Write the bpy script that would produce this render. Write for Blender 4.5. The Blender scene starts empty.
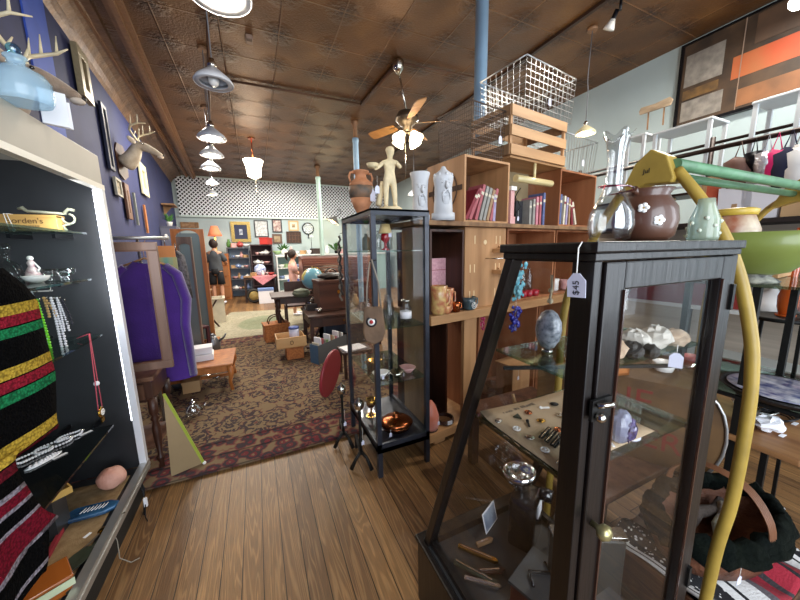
import bpy, bmesh, math, random
from mathutils import Vector, Matrix, Euler
random.seed(7)
SC = bpy.context.scene
COL = SC.collection
PI = math.pi
# ------------------------------------------------------------ camera
FPX, YAW, PITCH, ROLL, CAMZ = 311.0, math.radians(24.5), math.radians(-9.24), math.radians(1.05), 1.45
FW = Vector((math.sin(YAW)*math.cos(PITCH), math.cos(YAW)*math.cos(PITCH), math.sin(PITCH)))
RT0 = Vector((math.cos(YAW), -math.sin(YAW), 0)); UP0 = RT0.cross(FW)
RT = RT0*math.cos(ROLL) - UP0*math.sin(ROLL); UP = UP0*math.cos(ROLL) + RT0*math.sin(ROLL)
CAM = Vector((0, 0, CAMZ))
def ray(px, py): return FW + RT*((px-400)/FPX) + UP*((300-py)/FPX)
def PZ(px, py, z): r = ray(px, py); return CAM + r*((z-CAMZ)/r.z)
def PY(px, py, y): r = ray(px, py); return CAM + r*(y/r.y)
def PX(px, py, x): r = ray(px, py); return CAM + r*(x/r.x)
def VZ(px, py, p):
    r = ray(px, py); k = (r.x*p[0]+r.y*p[1])/(r.x**2+r.y**2); return CAMZ + k*r.z
cd = bpy.data.cameras.new('camera'); cam = bpy.data.objects.new('camera', cd); COL.objects.link(cam)
cd.sensor_width = 36; cd.lens = FPX/800*36; cd.clip_start = .02; cd.clip_end = 100
cam.matrix_world = Matrix.Translation(CAM) @ Matrix((RT, UP, -FW)).transposed().to_4x4()
SC.camera = cam
# ------------------------------------------------------------ materials
MATS = {}
def hexc(c):
    if isinstance(c, str):
        c = [int(c[i:i+2], 16)/255 for i in (0, 2, 4)]
        c = [((v+.055)/1.055)**2.4 if v > .04045 else v/12.92 for v in c]
    return (*c[:3], 1)
def mat(name, col, rough=.5, metal=0, var=.0, vs=8, bump=0, bs=40, col2=None, stretch=None, coat=0, emit=0, spec=.5, trans=0, sheen=0):
    if name in MATS: return MATS[name]
    m = bpy.data.materials.new(name); m.use_nodes = True; N = m.node_tree.nodes; L = m.node_tree.links
    b = N['Principled BSDF']; c = hexc(col)
    b.inputs['Base Color'].default_value = c; b.inputs['Roughness'].default_value = rough; b.inputs['Metallic'].default_value = metal
    b.inputs['Coat Weight'].default_value = coat; b.inputs['Specular IOR Level'].default_value = spec
    if trans: b.inputs['Transmission Weight'].default_value = trans
    if sheen: b.inputs['Sheen Weight'].default_value = sheen
    if emit: b.inputs['Emission Color'].default_value = c; b.inputs['Emission Strength'].default_value = emit
    tc = N.new('ShaderNodeTexCoord'); mp = N.new('ShaderNodeMapping'); L.new(tc.outputs['Object'], mp.inputs[0])
    if stretch: mp.inputs['Scale'].default_value = stretch
    n = N.new('ShaderNodeTexNoise'); n.inputs['Scale'].default_value = vs; n.inputs['Detail'].default_value = 5; L.new(mp.outputs[0], n.inputs['Vector'])
    if var or col2:
        r = N.new('ShaderNodeValToRGB'); r.color_ramp.elements[0].position = .33; r.color_ramp.elements[1].position = .67
        c2 = hexc(col2) if col2 else tuple(min(1, v*(1+var)) for v in c[:3])+(1,)
        c1 = c if col2 else tuple(v*(1-var) for v in c[:3])+(1,)
        r.color_ramp.elements[0].color = c1; r.color_ramp.elements[1].color = c2
        L.new(n.outputs[0], r.inputs[0]); L.new(r.outputs[0], b.inputs['Base Color'])
    if bump:
        n2 = N.new('ShaderNodeTexNoise'); n2.inputs['Scale'].default_value = bs; n2.inputs['Detail'].default_value = 4; L.new(mp.outputs[0], n2.inputs['Vector'])
        bp = N.new('ShaderNodeBump'); bp.inputs['Strength'].default_value = bump; bp.inputs['Distance'].default_value = .01
        L.new(n2.outputs[0], bp.inputs['Height']); L.new(bp.outputs[0], b.inputs['Normal'])
    MATS[name] = m; return m
def wood(name, a, b_, rough=.5, scale=14, axis='z', coat=0):
    st = {'x': (.08, 1, 1), 'y': (1, .08, 1), 'z': (1, 1, .08)}[axis]
    return mat(name, a, rough, 0, col2=b_, vs=scale, stretch=st, bump=.15, bs=scale*3, coat=coat)
def glassy(name, col=(1, 1, 1), refl=.08, tint=.93, rough=.02, boost=1.0):
    if name in MATS: return MATS[name]
    m = bpy.data.materials.new(name); m.use_nodes = True; N = m.node_tree.nodes; L = m.node_tree.links
    for n in list(N):
        if n.type != 'OUTPUT_MATERIAL': N.remove(n)
    out = [n for n in N if n.type == 'OUTPUT_MATERIAL'][0]
    t = N.new('ShaderNodeBsdfTransparent'); c = hexc(col); t.inputs[0].default_value = tuple(v*tint for v in c[:3])+(1,)
    g = N.new('ShaderNodeBsdfGlossy'); g.inputs['Roughness'].default_value = rough
    ge = N.new('ShaderNodeNewGeometry'); dt = N.new('ShaderNodeVectorMath'); dt.operation = 'DOT_PRODUCT'; L.new(ge.outputs['Normal'], dt.inputs[0]); L.new(ge.outputs['Incoming'], dt.inputs[1])
    def mth(op, a_, b_=0.0):
        n = N.new('ShaderNodeMath'); n.operation = op; n.use_clamp = op == 'SUBTRACT'
        for i, q_ in enumerate((a_, b_)):
            if hasattr(q_, 'links'): L.new(q_, n.inputs[i])
            else: n.inputs[i].default_value = q_
        return n.outputs[0]
    f5 = mth('POWER', mth('SUBTRACT', 1.0, mth('ABSOLUTE', dt.outputs['Value'])), 4.0)
    mr = N.new('ShaderNodeMapRange'); mr.inputs['To Min'].default_value = refl; mr.inputs['To Max'].default_value = min(1, .75*boost)
    L.new(f5, mr.inputs['Value']); mx = N.new('ShaderNodeMixShader'); L.new(mr.outputs[0], mx.inputs[0]); L.new(t.outputs[0], mx.inputs[1]); L.new(g.outputs[0], mx.inputs[2]); L.new(mx.outputs[0], out.inputs[0])
    MATS[name] = m; return m
# ------------------------------------------------------------ mesh builder
class M:
    def __init__(s): s.v = []; s.f = []; s.mi = []; s.sm = []; s.cur = 0; s.smooth = False
    def add(s, vs, fs, smooth=None):
        o = len(s.v); s.v += [tuple(v) for v in vs]
        for f in fs: s.f.append(tuple(o+i for i in f)); s.mi.append(s.cur); s.sm.append(s.smooth if smooth is None else smooth)
        return s
    def mat(s, i): s.cur = i; return s
    def box(s, x0, x1, y0, y1, z0, z1, mtx=None):
        vs = [Vector((x, y, z)) for z in (z0, z1) for y in (y0, y1) for x in (x0, x1)]
        if mtx: vs = [mtx @ v for v in vs]
        return s.add(vs, [(0, 2, 3, 1), (4, 5, 7, 6), (0, 1, 5, 4), (2, 6, 7, 3), (0, 4, 6, 2), (1, 3, 7, 5)], False)
    def bar(s, a, b, w, h=None, up=(0, 0, 1)):
        a, b = Vector(a), Vector(b); h = h or w; d = (b-a).normalized(); u = Vector(up)
        if abs(d.dot(u)) > .98: u = Vector((0, 1, 0))
        x = d.cross(u).normalized(); y = x.cross(d).normalized(); vs = []
        for p in (a, b):
            for i, j in ((-1, -1), (1, -1), (1, 1), (-1, 1)): vs.append(p+x*(i*w/2)+y*(j*h/2))
        return s.add(vs, [(0, 1, 2, 3), (7, 6, 5, 4), (0, 4, 5, 1), (1, 5, 6, 2), (2, 6, 7, 3), (3, 7, 4, 0)], False)
    def tube(s, pts, r, seg=8, caps=True, closed=False, flat=1.0):
        pts = [Vector(p) for p in pts]; n = len(pts); rs = r if isinstance(r, (list, tuple)) else [r]*n
        vs = []; prev = None
        for i, p in enumerate(pts):
            if closed: d = pts[(i+1) % n]-pts[i-1]
            else: d = pts[min(i+1, n-1)]-pts[max(i-1, 0)]
            d.normalize()
            if prev is None:
                u = Vector((0, 0, 1)) if abs(d.z) < .9 else Vector((1, 0, 0)); x = d.cross(u).normalized()
            else: x = (prev-d*prev.dot(d)).normalized()
            prev = x; y = d.cross(x)
            for k in range(seg):
                t = 2*PI*k/seg; vs.append(p+x*(math.cos(t)*rs[i])+y*(math.sin(t)*rs[i]*flat))
        fs = []
        for i in range(n if closed else n-1):
            j = (i+1) % n
            for k in range(seg): fs.append((i*seg+k, i*seg+(k+1) % seg, j*seg+(k+1) % seg, j*seg+k))
        s.add(vs, fs, True)
        if caps and not closed:
            o = len(s.v)-n*seg
            for base, rev in ((0, True), ((n-1)*seg, False)):
                f = [o+base+k for k in range(seg)]
                s.f.append(tuple(f[::-1] if rev else f)); s.mi.append(s.cur); s.sm.append(False)
        return s
    def cyl(s, a, b, r0, r1=None, seg=16): return s.tube([a, b], [r0, r0 if r1 is None else r1], seg)
    def lathe(s, prof, seg=24, c=(0, 0, 0), mtx=None, sx=1, sy=1):
        vs = []
        for r, z in prof:
            for k in range(seg):
                t = 2*PI*k/seg; v = Vector((r*math.cos(t)*sx, r*math.sin(t)*sy, z))
                if mtx: v = mtx @ v
                vs.append(v+Vector(c))
        n = len(prof); fs = [(i*seg+k, i*seg+(k+1) % seg, (i+1)*seg+(k+1) % seg, (i+1)*seg+k) for i in range(n-1) for k in range(seg)]
        s.add(vs, fs, True)
        o = len(s.v)-n*seg
        for base, rev, r in ((0, True, prof[0][0]), ((n-1)*seg, False, prof[-1][0])):
            if r > 1e-4:
                if getattr(s, 'nocap', False): continue
                f = [o+base+k for k in range(seg)]; s.f.append(tuple(f[::-1] if rev else f)); s.mi.append(s.cur); s.sm.append(False)
        return s
    def ball(s, c, r, seg=16, rings=10, sx=1, sy=1, sz=1, noise=0, mtx=None):
        rnd = random.Random(int(r*1e5)+seg)
        prof = [(math.sin(PI*i/rings)*r, -math.cos(PI*i/rings)*r) for i in range(rings+1)]
        vs = []
        for q, z in prof:
            for k in range(seg):
                t = 2*PI*k/seg; v = Vector((q*math.cos(t)*sx, q*math.sin(t)*sy, z*sz))
                if noise and q > 1e-4: v *= 1+noise*(rnd.random()-.5)
                if mtx: v = mtx @ v
                vs.append(v+Vector(c))
        fs = [(i*seg+k, i*seg+(k+1) % seg, (i+1)*seg+(k+1) % seg, (i+1)*seg+k) for i in range(rings) for k in range(seg)]
        return s.add(vs, fs, noise == 0)
    def prism(s, poly, d, mtx=None):          # poly in local xy, extruded along local z by d
        n = len(poly); vs = [Vector((x, y, 0)) for x, y in poly]+[Vector((x, y, d)) for x, y in poly]
        if mtx: vs = [mtx @ v for v in vs]
        return s.add(vs, [tuple(range(n))[::-1], tuple(range(n, 2*n))]+[(i, (i+1) % n, n+(i+1) % n, n+i) for i in range(n)], False)
    def frame(s, w, h, b, d, mtx=None):       # picture frame in local xz plane, y from 0 to -d, centred at origin
        s.box(-w/2, w/2, -d, 0, h/2-b, h/2, mtx); s.box(-w/2, w/2, -d, 0, -h/2, -h/2+b, mtx)
        s.box(-w/2, -w/2+b, -d, 0, -h/2+b, h/2-b, mtx); s.box(w/2-b, w/2, -d, 0, -h/2+b, h/2-b, mtx); return s
    def grid(s, nu, nv, fn, thick=0):
        vs = [Vector(fn(i/nu, j/nv)) for j in range(nv+1) for i in range(nu+1)]
        fs = [(j*(nu+1)+i, j*(nu+1)+i+1, (j+1)*(nu+1)+i+1, (j+1)*(nu+1)+i) for j in range(nv) for i in range(nu)]
        return s.add(vs, fs, True)
    def build(s, name, mats, parent=None, bevel=0, solid=0, loc=None, rotz=0, sub=0):
        me = bpy.data.meshes.new(name); me.from_pydata(s.v, [], s.f); me.validate()
        if not isinstance(mats, (list, tuple)): mats = [mats]
        for m in mats: me.materials.append(m)
        if len(me.polygons) == len(s.f):
            me.polygons.foreach_set('material_index', s.mi); me.polygons.foreach_set('use_smooth', s.sm)
        bm = bmesh.new(); bm.from_mesh(me); bmesh.ops.recalc_face_normals(bm, faces=bm.faces); bm.to_mesh(me); bm.free()
        o = bpy.data.objects.new(name, me); COL.objects.link(o); o.parent = parent
        if loc is not None: o.location = loc
        o.rotation_euler.z = rotz
        if bevel: q = o.modifiers.new('bevel', 'BEVEL'); q.width = bevel; q.segments = 2; q.limit_method = 'ANGLE'
        if solid: q = o.modifiers.new('solid', 'SOLIDIFY'); q.thickness = solid
        if sub: q = o.modifiers.new('sub', 'SUBSURF'); q.levels = sub; q.render_levels = sub
        return o
def tag(o, label, cat, group=None, kind=None):
    if label: o['label'] = label
    if cat: o['category'] = cat
    if group: o['group'] = group
    if kind: o['kind'] = kind
    return o
def thing(name, label, cat, loc=(0, 0, 0), rotz=0, group=None):
    o = bpy.data.objects.new(name, None); COL.objects.link(o); o.location = loc; o.rotation_euler = (0, 0, rotz); o.empty_display_size = .05
    return tag(o, label, cat, group)
def solo(name, label, cat, m, mats, loc=(0, 0, 0), rotz=0, group=None, **k):
    return tag(m.build(name, mats, None, loc=loc, rotz=rotz, **k), label, cat, group)
def struct(name, m, mats, **k): o = m.build(name, mats, None, **k); o['kind'] = 'structure'; return o
def skin(name, verts, edges, radii, m, parent=None, sub=2, extra=None, loc=None):
    me = bpy.data.meshes.new(name); me.from_pydata([tuple(v) for v in verts], edges, []); me.materials.append(m)
    o = bpy.data.objects.new(name, me); COL.objects.link(o); o.parent = parent
    if loc is not None: o.location = loc
    md = o.modifiers.new('skin', 'SKIN'); md.use_smooth_shade = True
    for i, r in enumerate(radii):
        sv = me.skin_vertices[0].data[i]; sv.radius = r if isinstance(r, tuple) else (r, r); sv.use_root = (i == 0)
    q = o.modifiers.new('sub', 'SUBSURF'); q.levels = sub; q.render_levels = sub
    dg = bpy.context.evaluated_depsgraph_get(); dg.update()
    nm = bpy.data.meshes.new_from_object(o.evaluated_get(dg)); nm.name = name
    o.modifiers.clear(); o.data = nm
    if not nm.materials: nm.materials.append(m)
    for p in nm.polygons: p.use_smooth = True; p.material_index = 0
    return o
def text(name, body, size, m, parent, mtx, ext=.0006, align='CENTER'):
    cu = bpy.data.curves.new(name, 'FONT'); cu.body = body; cu.size = size; cu.extrude = ext; cu.align_x = align; cu.align_y = 'CENTER'
    t = bpy.data.objects.new(name, cu); COL.objects.link(t)
    dg = bpy.context.evaluated_depsgraph_get(); dg.update()
    me = bpy.data.meshes.new_from_object(t.evaluated_get(dg)); bpy.data.objects.remove(t); me.materials.clear(); me.materials.append(m); me.transform(mtx)
    o = bpy.data.objects.new(name, me); COL.objects.link(o); o.parent = parent; return o
def copy_tree(o, parent=None):
    c = o.copy(); COL.objects.link(c); c.parent = parent
    for ch in [x for x in bpy.data.objects if x.parent == o]: copy_tree(ch, c)
    return c
T_ = Matrix.Translation
def RZ(a): return Matrix.Rotation(a, 4, 'Z')
def RX(a): return Matrix.Rotation(a, 4, 'X')
def RY(a): return Matrix.Rotation(a, 4, 'Y')
def arc(c, r, a0, a1, n, plane='xz'):
    out = []
    for i in range(n+1):
        t = a0+(a1-a0)*i/n; p = [0, 0, 0]
        ia, ib = {'xz': (0, 2), 'xy': (0, 1), 'yz': (1, 2)}[plane]
        p[ia] = math.cos(t)*r; p[ib] = math.sin(t)*r; out.append(Vector(c)+Vector(p))
    return out
# common materials
GL = glassy('clear_glass'); GLV = glassy('cabinet_glass', refl=.012, tint=.975, boost=.7)
GLD = glassy('vessel_glass', refl=.05, tint=.88, boost=1.3); GLG = glassy('green_edge_glass', (.72, .9, .84), refl=.1, tint=.9); GLB = glassy('blue_glass', (.45, .75, .95), refl=.15)
BLK = mat('black_metal', '15151a', .35, .6, var=.3, vs=20); IRON = mat('cast_iron', '1b1a19', .55, .5, bump=.3, bs=60)
CHR = mat('bright_metal', 'd8d8d8', .15, 1); ALU = mat('aluminium', 'b9b8b6', .35, .8, var=.12, vs=5); BRS = mat('brass', 'b58b3c', .25, 1, var=.2, vs=30)
WHT = mat('white_paint', 'e6e4de', .5, var=.06, vs=6); PAPER = mat('white_paper', 'efeef2', .8); TAGM = mat('tag_card', 'dcdcee', .8, var=.04); INK = mat('ink', '1c1a22', .8)
DKW = wood('dark_stained_wood', '0b0706', '150c09', .38, 20, coat=.05); DKW2 = wood('dark_walnut', '2b170f', '4a2a1c', .45, 16); MIDW = wood('brown_wood', '4d2f20', '75503a', .5, 16)
PINE = wood('pine_wood', '9c7048', 'c29264', .55, 10); PINEX = wood('pine_wood_across', 'a0744a', 'c89a6a', .55, 10, 'x'); REDP = wood('reddish_pine', '86502f', 'ac714b', .5, 9)
ORG = wood('orange_oak', '9a5526', 'c07a3e', .4, 14); OLDW = wood('weathered_wood', '6b4c34', '9a7650', .7, 12); SILV = mat('silver', 'c9c5bc', .2, 1, var=.2, vs=40)
COPR = mat('copper', 'b8683e', .25, 1, var=.15, vs=10); PORC = mat('white_porcelain', 'eceae6', .25, coat=.5); PLAST = mat('plaster', 'c4c5c8', .6, bump=.1, bs=30); CREAM = mat('cream_plaster', 'd9c59c', .6, var=.15, vs=25)
RED = mat('red_cloth', '8e1f2c', .8, var=.2, vs=20); PINKM = mat('pink_cloth', 'd98a8e', .8, var=.15, vs=30); LEAF = mat('leaf_green', '3c6b2e', .6, var=.4, vs=30); YEL = mat('yellow_paint', 'a08438', .45, var=.15, vs=12, bump=.1)
SKINM = mat('skin', 'c99476', .5); HAIR = mat('brown_hair', '2c1b13', .6, bump=.5, bs=80); ROPE = mat('string', 'e8e6e0', .8)
BOOKC = [mat('book_%s' % n, c, .65, var=.12, vs=20) for n, c in (('red', '7d2330'), ('rose', 'a2565c'), ('grey', '8d8a84'), ('tan', '9a7a5c'), ('brown', '5a3a2a'), ('cream', 'cfc5b0'), ('mauve', '9a8fae'), ('blue', '55608a'), ('pink', 'c07a86'))]
def milky(name, col, k):
    m = mat(name, col, .08, coat=.5); N = m.node_tree.nodes; L = m.node_tree.links; out = [n for n in N if n.type == 'OUTPUT_MATERIAL'][0]
    t = N.new('ShaderNodeBsdfTransparent'); t.inputs[0].default_value = (.8, .93, 1, 1); mx = N.new('ShaderNodeMixShader'); mx.inputs[0].default_value = k
    L.new(t.outputs[0], mx.inputs[1]); L.new(N['Principled BSDF'].outputs[0], mx.inputs[2]); L.new(mx.outputs[0], out.inputs[0]); return m
def price_tag(parent, p, w=.018, h=.03, string=.03, txt=None, yaw=0.0, tagm=None, name='price_tag'):
    "a small card tag hanging on a string below p"
    p = Vector(p); q = p-Vector((0, 0, string)); m = M()
    m.tube([p, q], .0008, 5); r = RZ(yaw)
    m2 = M().prism([(-w/2, -h), (w/2, -h), (w/2, -h*.25), (w*.2, 0), (-w*.2, 0), (-w/2, -h*.25)], .0008, T_(q) @ r @ RX(PI/2))
    t = m2.build(name, tagm or TAGM, parent); m.build('string', ROPE, t)
    return t
# ------------------------------------------------------------ room shell
YF, YB, XR, ZC = -1.7, 11.83, 4.85, 3.8
def xl(y): return -1.28-.088*(y-2)
def nodes(m):
    m.use_nodes = True; return m.node_tree.nodes, m.node_tree.links, m.node_tree.nodes['Principled BSDF']
def ramp(N, L, src, stops):
    r = N.new('ShaderNodeValToRGB'); e = r.color_ramp.elements
    while len(e) < len(stops): e.new(.5)
    for i, (p, c) in enumerate(stops): e[i].position = p; e[i].color = hexc(c)
    L.new(src, r.inputs[0]); return r.outputs[0]
def mix(N, L, f, a, b, t='MIX'):
    m = N.new('ShaderNodeMix'); m.data_type = 'RGBA'; m.blend_type = t
    for i, v in ((0, f), (6, a), (7, b)):
        if hasattr(v, 'links'): L.new(v, m.inputs[i])
        elif i == 0: m.inputs[0].default_value = v
        else: m.inputs[i].default_value = hexc(v)
    return m.outputs[2]
def tex(N, L, kind, vec, **k):
    n = N.new('ShaderNodeTex'+kind)
    for a, b in k.items():
        if a in ('feature', 'distance', 'wave_type', 'bands_direction', 'offset'): setattr(n, a, b)
        else: n.inputs[a].default_value = b
    L.new(vec, n.inputs['Vector']); return n
def mapping(N, L, sc=(1, 1, 1), rot=(0, 0, 0), loc=(0, 0, 0)):
    tc = N.new('ShaderNodeTexCoord'); mp = N.new('ShaderNodeMapping'); L.new(tc.outputs['Object'], mp.inputs[0])
    mp.inputs['Scale'].default_value = sc; mp.inputs['Rotation'].default_value = rot; mp.inputs['Location'].default_value = loc; return mp.outputs[0]
def math_(N, L, op, a, b=0.0, c=None):
    n = N.new('ShaderNodeMath'); n.operation = op
    for i, v in enumerate((a, b, c)):
        if v is None: continue
        if hasattr(v, 'links'): L.new(v, n.inputs[i])
        else: n.inputs[i].default_value = v
    return n.outputs[0]
# plank floor
FL = bpy.data.materials.new('plank_floor'); N, L, B = nodes(FL)
v = mapping(N, L, rot=(0, 0, PI/2))
br = N.new('ShaderNodeTexBrick'); L.new(v, br.inputs['Vector']); br.inputs['Scale'].default_value = 1; br.inputs['Brick Width'].default_value = 2.3; br.inputs['Row Height'].default_value = .088
br.inputs['Mortar Size'].default_value = .0022; br.inputs['Mortar Smooth'].default_value = .3; br.offset = .37; br.inputs['Color1'].default_value = (0, 0, 0, 1); br.inputs['Color2'].default_value = (1, 1, 1, 1); br.inputs['Mortar'].default_value = (.5, .5, .5, 1); br.inputs['Bias'].default_value = 0
sep = N.new('ShaderNodeSeparateColor'); L.new(br.outputs['Color'], sep.inputs[0])
ofs = N.new('ShaderNodeCombineXYZ'); L.new(math_(N, L, 'MULTIPLY', sep.outputs[0], 13.0), ofs.inputs[2])
va = N.new('ShaderNodeVectorMath'); va.operation = 'ADD'; L.new(mapping(N, L, sc=(9, .5, 1)), va.inputs[0]); L.new(ofs.outputs[0], va.inputs[1])
gr = tex(N, L, 'Noise', va.outputs[0], Scale=1.6, Detail=2.0, Distortion=.7)
rings = math_(N, L, 'SINE', math_(N, L, 'MULTIPLY', gr.outputs[0], 75.0))
ringc = ramp(N, L, rings, [(.2, '765736'), (.62, 'a88254'), (.95, 'cba673')])
base = ramp(N, L, sep.outputs[0], [(0, '6a5037'), (.45, '8d6d48'), (1, 'ab885a')])
c = mix(N, L, .33, base, ringc)
st = tex(N, L, 'Noise', mapping(N, L, sc=(1.1, .5, 1)), Scale=1.3, Detail=4.0)
c = mix(N, L, ramp(N, L, st.outputs[0], [(.38, '000000'), (.66, 'a0a0a0')]), c, '5c4633')
fine = tex(N, L, 'Noise', mapping(N, L, sc=(60, 4, 1)), Scale=3.0, Detail=4.0)
c = mix(N, L, .45, c, ramp(N, L, fine.outputs[0], [(.3, '4b3726'), (.7, 'a88459')]), 'OVERLAY')
c = mix(N, L, br.outputs['Fac'], c, '1e130b')
L.new(c, B.inputs['Base Color'])
B.inputs['Roughness'].default_value = .42
bp = N.new('ShaderNodeBump'); bp.inputs['Strength'].default_value = .5; bp.inputs['Distance'].default_value = .004
h = math_(N, L, 'SUBTRACT', math_(N, L, 'MULTIPLY', fine.outputs[0], .6), br.outputs['Fac']); L.new(h, bp.inputs['Height']); L.new(bp.outputs[0], B.inputs['Normal'])
struct('floor', M().box(-2.6, XR+.1, YF, YB+.1, -.1, 0), FL)
# pressed tin ceiling
CE = bpy.data.materials.new('pressed_tin'); N, L, B = nodes(CE)
v = mapping(N, L, loc=(-.43+.58*10, -3.42+.6*20, 0))
sx = N.new('ShaderNodeSeparateXYZ'); L.new(v, sx.inputs[0])
fx = math_(N, L, 'PINGPONG', sx.outputs[0], .29); fy = math_(N, L, 'PINGPONG', sx.outputs[1], .30)   # 0 at seams
dx = math_(N, L, 'MINIMUM', fx, fy)
seam = ramp(N, L, dx, [(.0, 'ffffff'), (.012, '000000')])
cx = N.new('ShaderNodeCombineXYZ'); L.new(fx, cx.inputs[0]); L.new(fy, cx.inputs[1])
ln = N.new('ShaderNodeVectorMath'); ln.operation = 'LENGTH'; L.new(cx.outputs[0], ln.inputs[0])
vo = tex(N, L, 'Voronoi', cx.outputs[0], Scale=28.0, feature='SMOOTH_F1')
wv = tex(N, L, 'Noise', cx.outputs[0], Scale=16.0, Detail=2.0, Distortion=3.0)
med = math_(N, L, 'MULTIPLY', ramp(N, L, ln.outputs['Value'], [(.02, 'ffffff'), (.2, '303030'), (.27, '101010')]), math_(N, L, 'ADD', vo.outputs[0], wv.outputs[0]))
ht = math_(N, L, 'ADD', math_(N, L, 'MULTIPLY', seam, .6), math_(N, L, 'MULTIPLY', med, 1.6))
dn = tex(N, L, 'Noise', mapping(N, L), Scale=45.0, Detail=4.0)
ht = math_(N, L, 'ADD', ht, math_(N, L, 'MULTIPLY', dn.outputs[0], .35))
bp = N.new('ShaderNodeBump'); bp.inputs['Strength'].default_value = .95; bp.inputs['Distance'].default_value = .02; L.new(ht, bp.inputs['Height']); L.new(bp.outputs[0], B.inputs['Normal'])
pt = tex(N, L, 'Noise', mapping(N, L), Scale=2.2, Detail=6.0)
c = ramp(N, L, pt.outputs[0], [(.3, '543519'), (.55, '694524'), (.8, '80592f')])
c = mix(N, L, math_(N, L, 'MULTIPLY', math_(N, L, 'MULTIPLY', med, dn.outputs[0]), 1.5), c, '2c1910')
c = mix(N, L, math_(N, L, 'MULTIPLY', seam, .5), c, '9a714c')
L.new(c, B.inputs['Base Color']); B.inputs['Roughness'].default_value = .42; B.inputs['Metallic'].default_value = .25
struct('ceiling', M().box(-2.6, XR+.1, YF, YB+.1, ZC, ZC+.1), CE)
NAVY = mat('navy_wall', '1a2250', .8, var=.12, vs=3); BLUEB = mat('blue_band', '2f4ba6', .75, var=.08, vs=6); TEAL = mat('teal_wall', 'a4b3b6', .8, var=.05, vs=2)
def wallquad(m, pts, d):
    a, b_ = Vector(pts[0]), Vector(pts[1]); n = Vector(d); m.add([a, b_, b_+n, a+n, a+Vector((0, 0, ZC)), b_+Vector((0, 0, ZC)), b_+n+Vector((0, 0, ZC)), a+n+Vector((0, 0, ZC))],
      [(0, 1, 2, 3), (4, 7, 6, 5), (0, 4, 5, 1), (1, 5, 6, 2), (2, 6, 7, 3), (3, 7, 4, 0)], False); return m
struct('wall_left', wallquad(M(), [(xl(YF), YF, 0), (xl(YB), YB, 0)], (-.1, 0, 0)), NAVY)
struct('wall_right', M().box(XR, XR+.1, YF, YB, 0, ZC), TEAL)
struct('wall_back', M().box(xl(YB)-.1, XR+.1, YB, YB+.1, 0, ZC), TEAL)
# shop front behind the camera: two large windows beside a glazed door
m = M(); m.box(-1.1, XR, YF-.12, YF, 0, .5).box(-1.1, XR, YF-.12, YF, 3.3, ZC)
for x0, x1 in ((-1.1, -.98), (1.2, 1.4), (2.4, 2.6), (XR-.1, XR)): m.box(x0, x1, YF-.12, YF, .5, 3.3)
struct('wall_front', m, mat('front_wall_paint', '6b6f74', .7))
m = M().mat(0)
# band and cove on the left wall
m = M()
n0_ = Vector((1, .088, 0)).normalized()
def yw_(px): r_ = ray(px, 30); return (r_*(n0_.dot(Vector((xl(2), 2, 0))-CAM)/n0_.dot(r_))).y
for a, b_ in ((yw_(25), yw_(46)),): m.add([(xl(a)+.012, a, 1.9), (xl(b_)+.012, b_, 1.9), (xl(b_)+.012, b_, 3.66), (xl(a)+.012, a, 3.66), (xl(a)-.01, a, 1.9), (xl(b_)-.01, b_, 1.9), (xl(b_)-.01, b_, 3.66), (xl(a)-.01, a, 3.66)], [(0, 1, 2, 3), (7, 6, 5, 4), (0, 4, 5, 1), (1, 5, 6, 2), (2, 6, 7, 3), (3, 7, 4, 0)])
struct('trim_1', m, BLUEB)
COVE = mat('cove_tin', '5b3f2b', .45, .3, col2='7a5a3e', vs=9, bump=.7, bs=26)
m = M(); prof = [(0, 3.56), (.03, 3.6), (.06, 3.66), (.12, 3.72), (.2, 3.76), (.27, 3.765), (.28, 3.8), (0, 3.81)]
vs = [(xl(y)+dx_, y, z) for y in (YF, YB) for dx_, z in prof]; n = len(prof)
m.add(vs, [(i, (i+1) % n, n+(i+1) % n, n+i) for i in range(n)], False)
struct('trim_2', m, COVE)
MLD = mat('ceiling_moulding', '8a6547', .5, .2, var=.15, vs=20)
def strip(name, a, b_, w, h, mm, n=3):
    m = M(); a = Vector(a); b_ = Vector(b_)
    for k in range(n): m.bar(a+Vector(((k-(n-1)/2)*w/n, 0, -h*(.3 if k % 2 == 0 else .55))), b_+Vector(((k-(n-1)/2)*w/n, 0, -h*(.3 if k % 2 == 0 else .55))), w/n*.95, h*(.6 if k % 2 == 0 else 1.1))
    return struct(name, m, mm)
strip('trim_3', (-.98, YF, ZC), (-1.72, 11.8, ZC), .08, .06, MLD)
strip('trim_4', (-.60, YF, ZC), (-1.56, 11.8, ZC), .16, .09, MLD)
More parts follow.
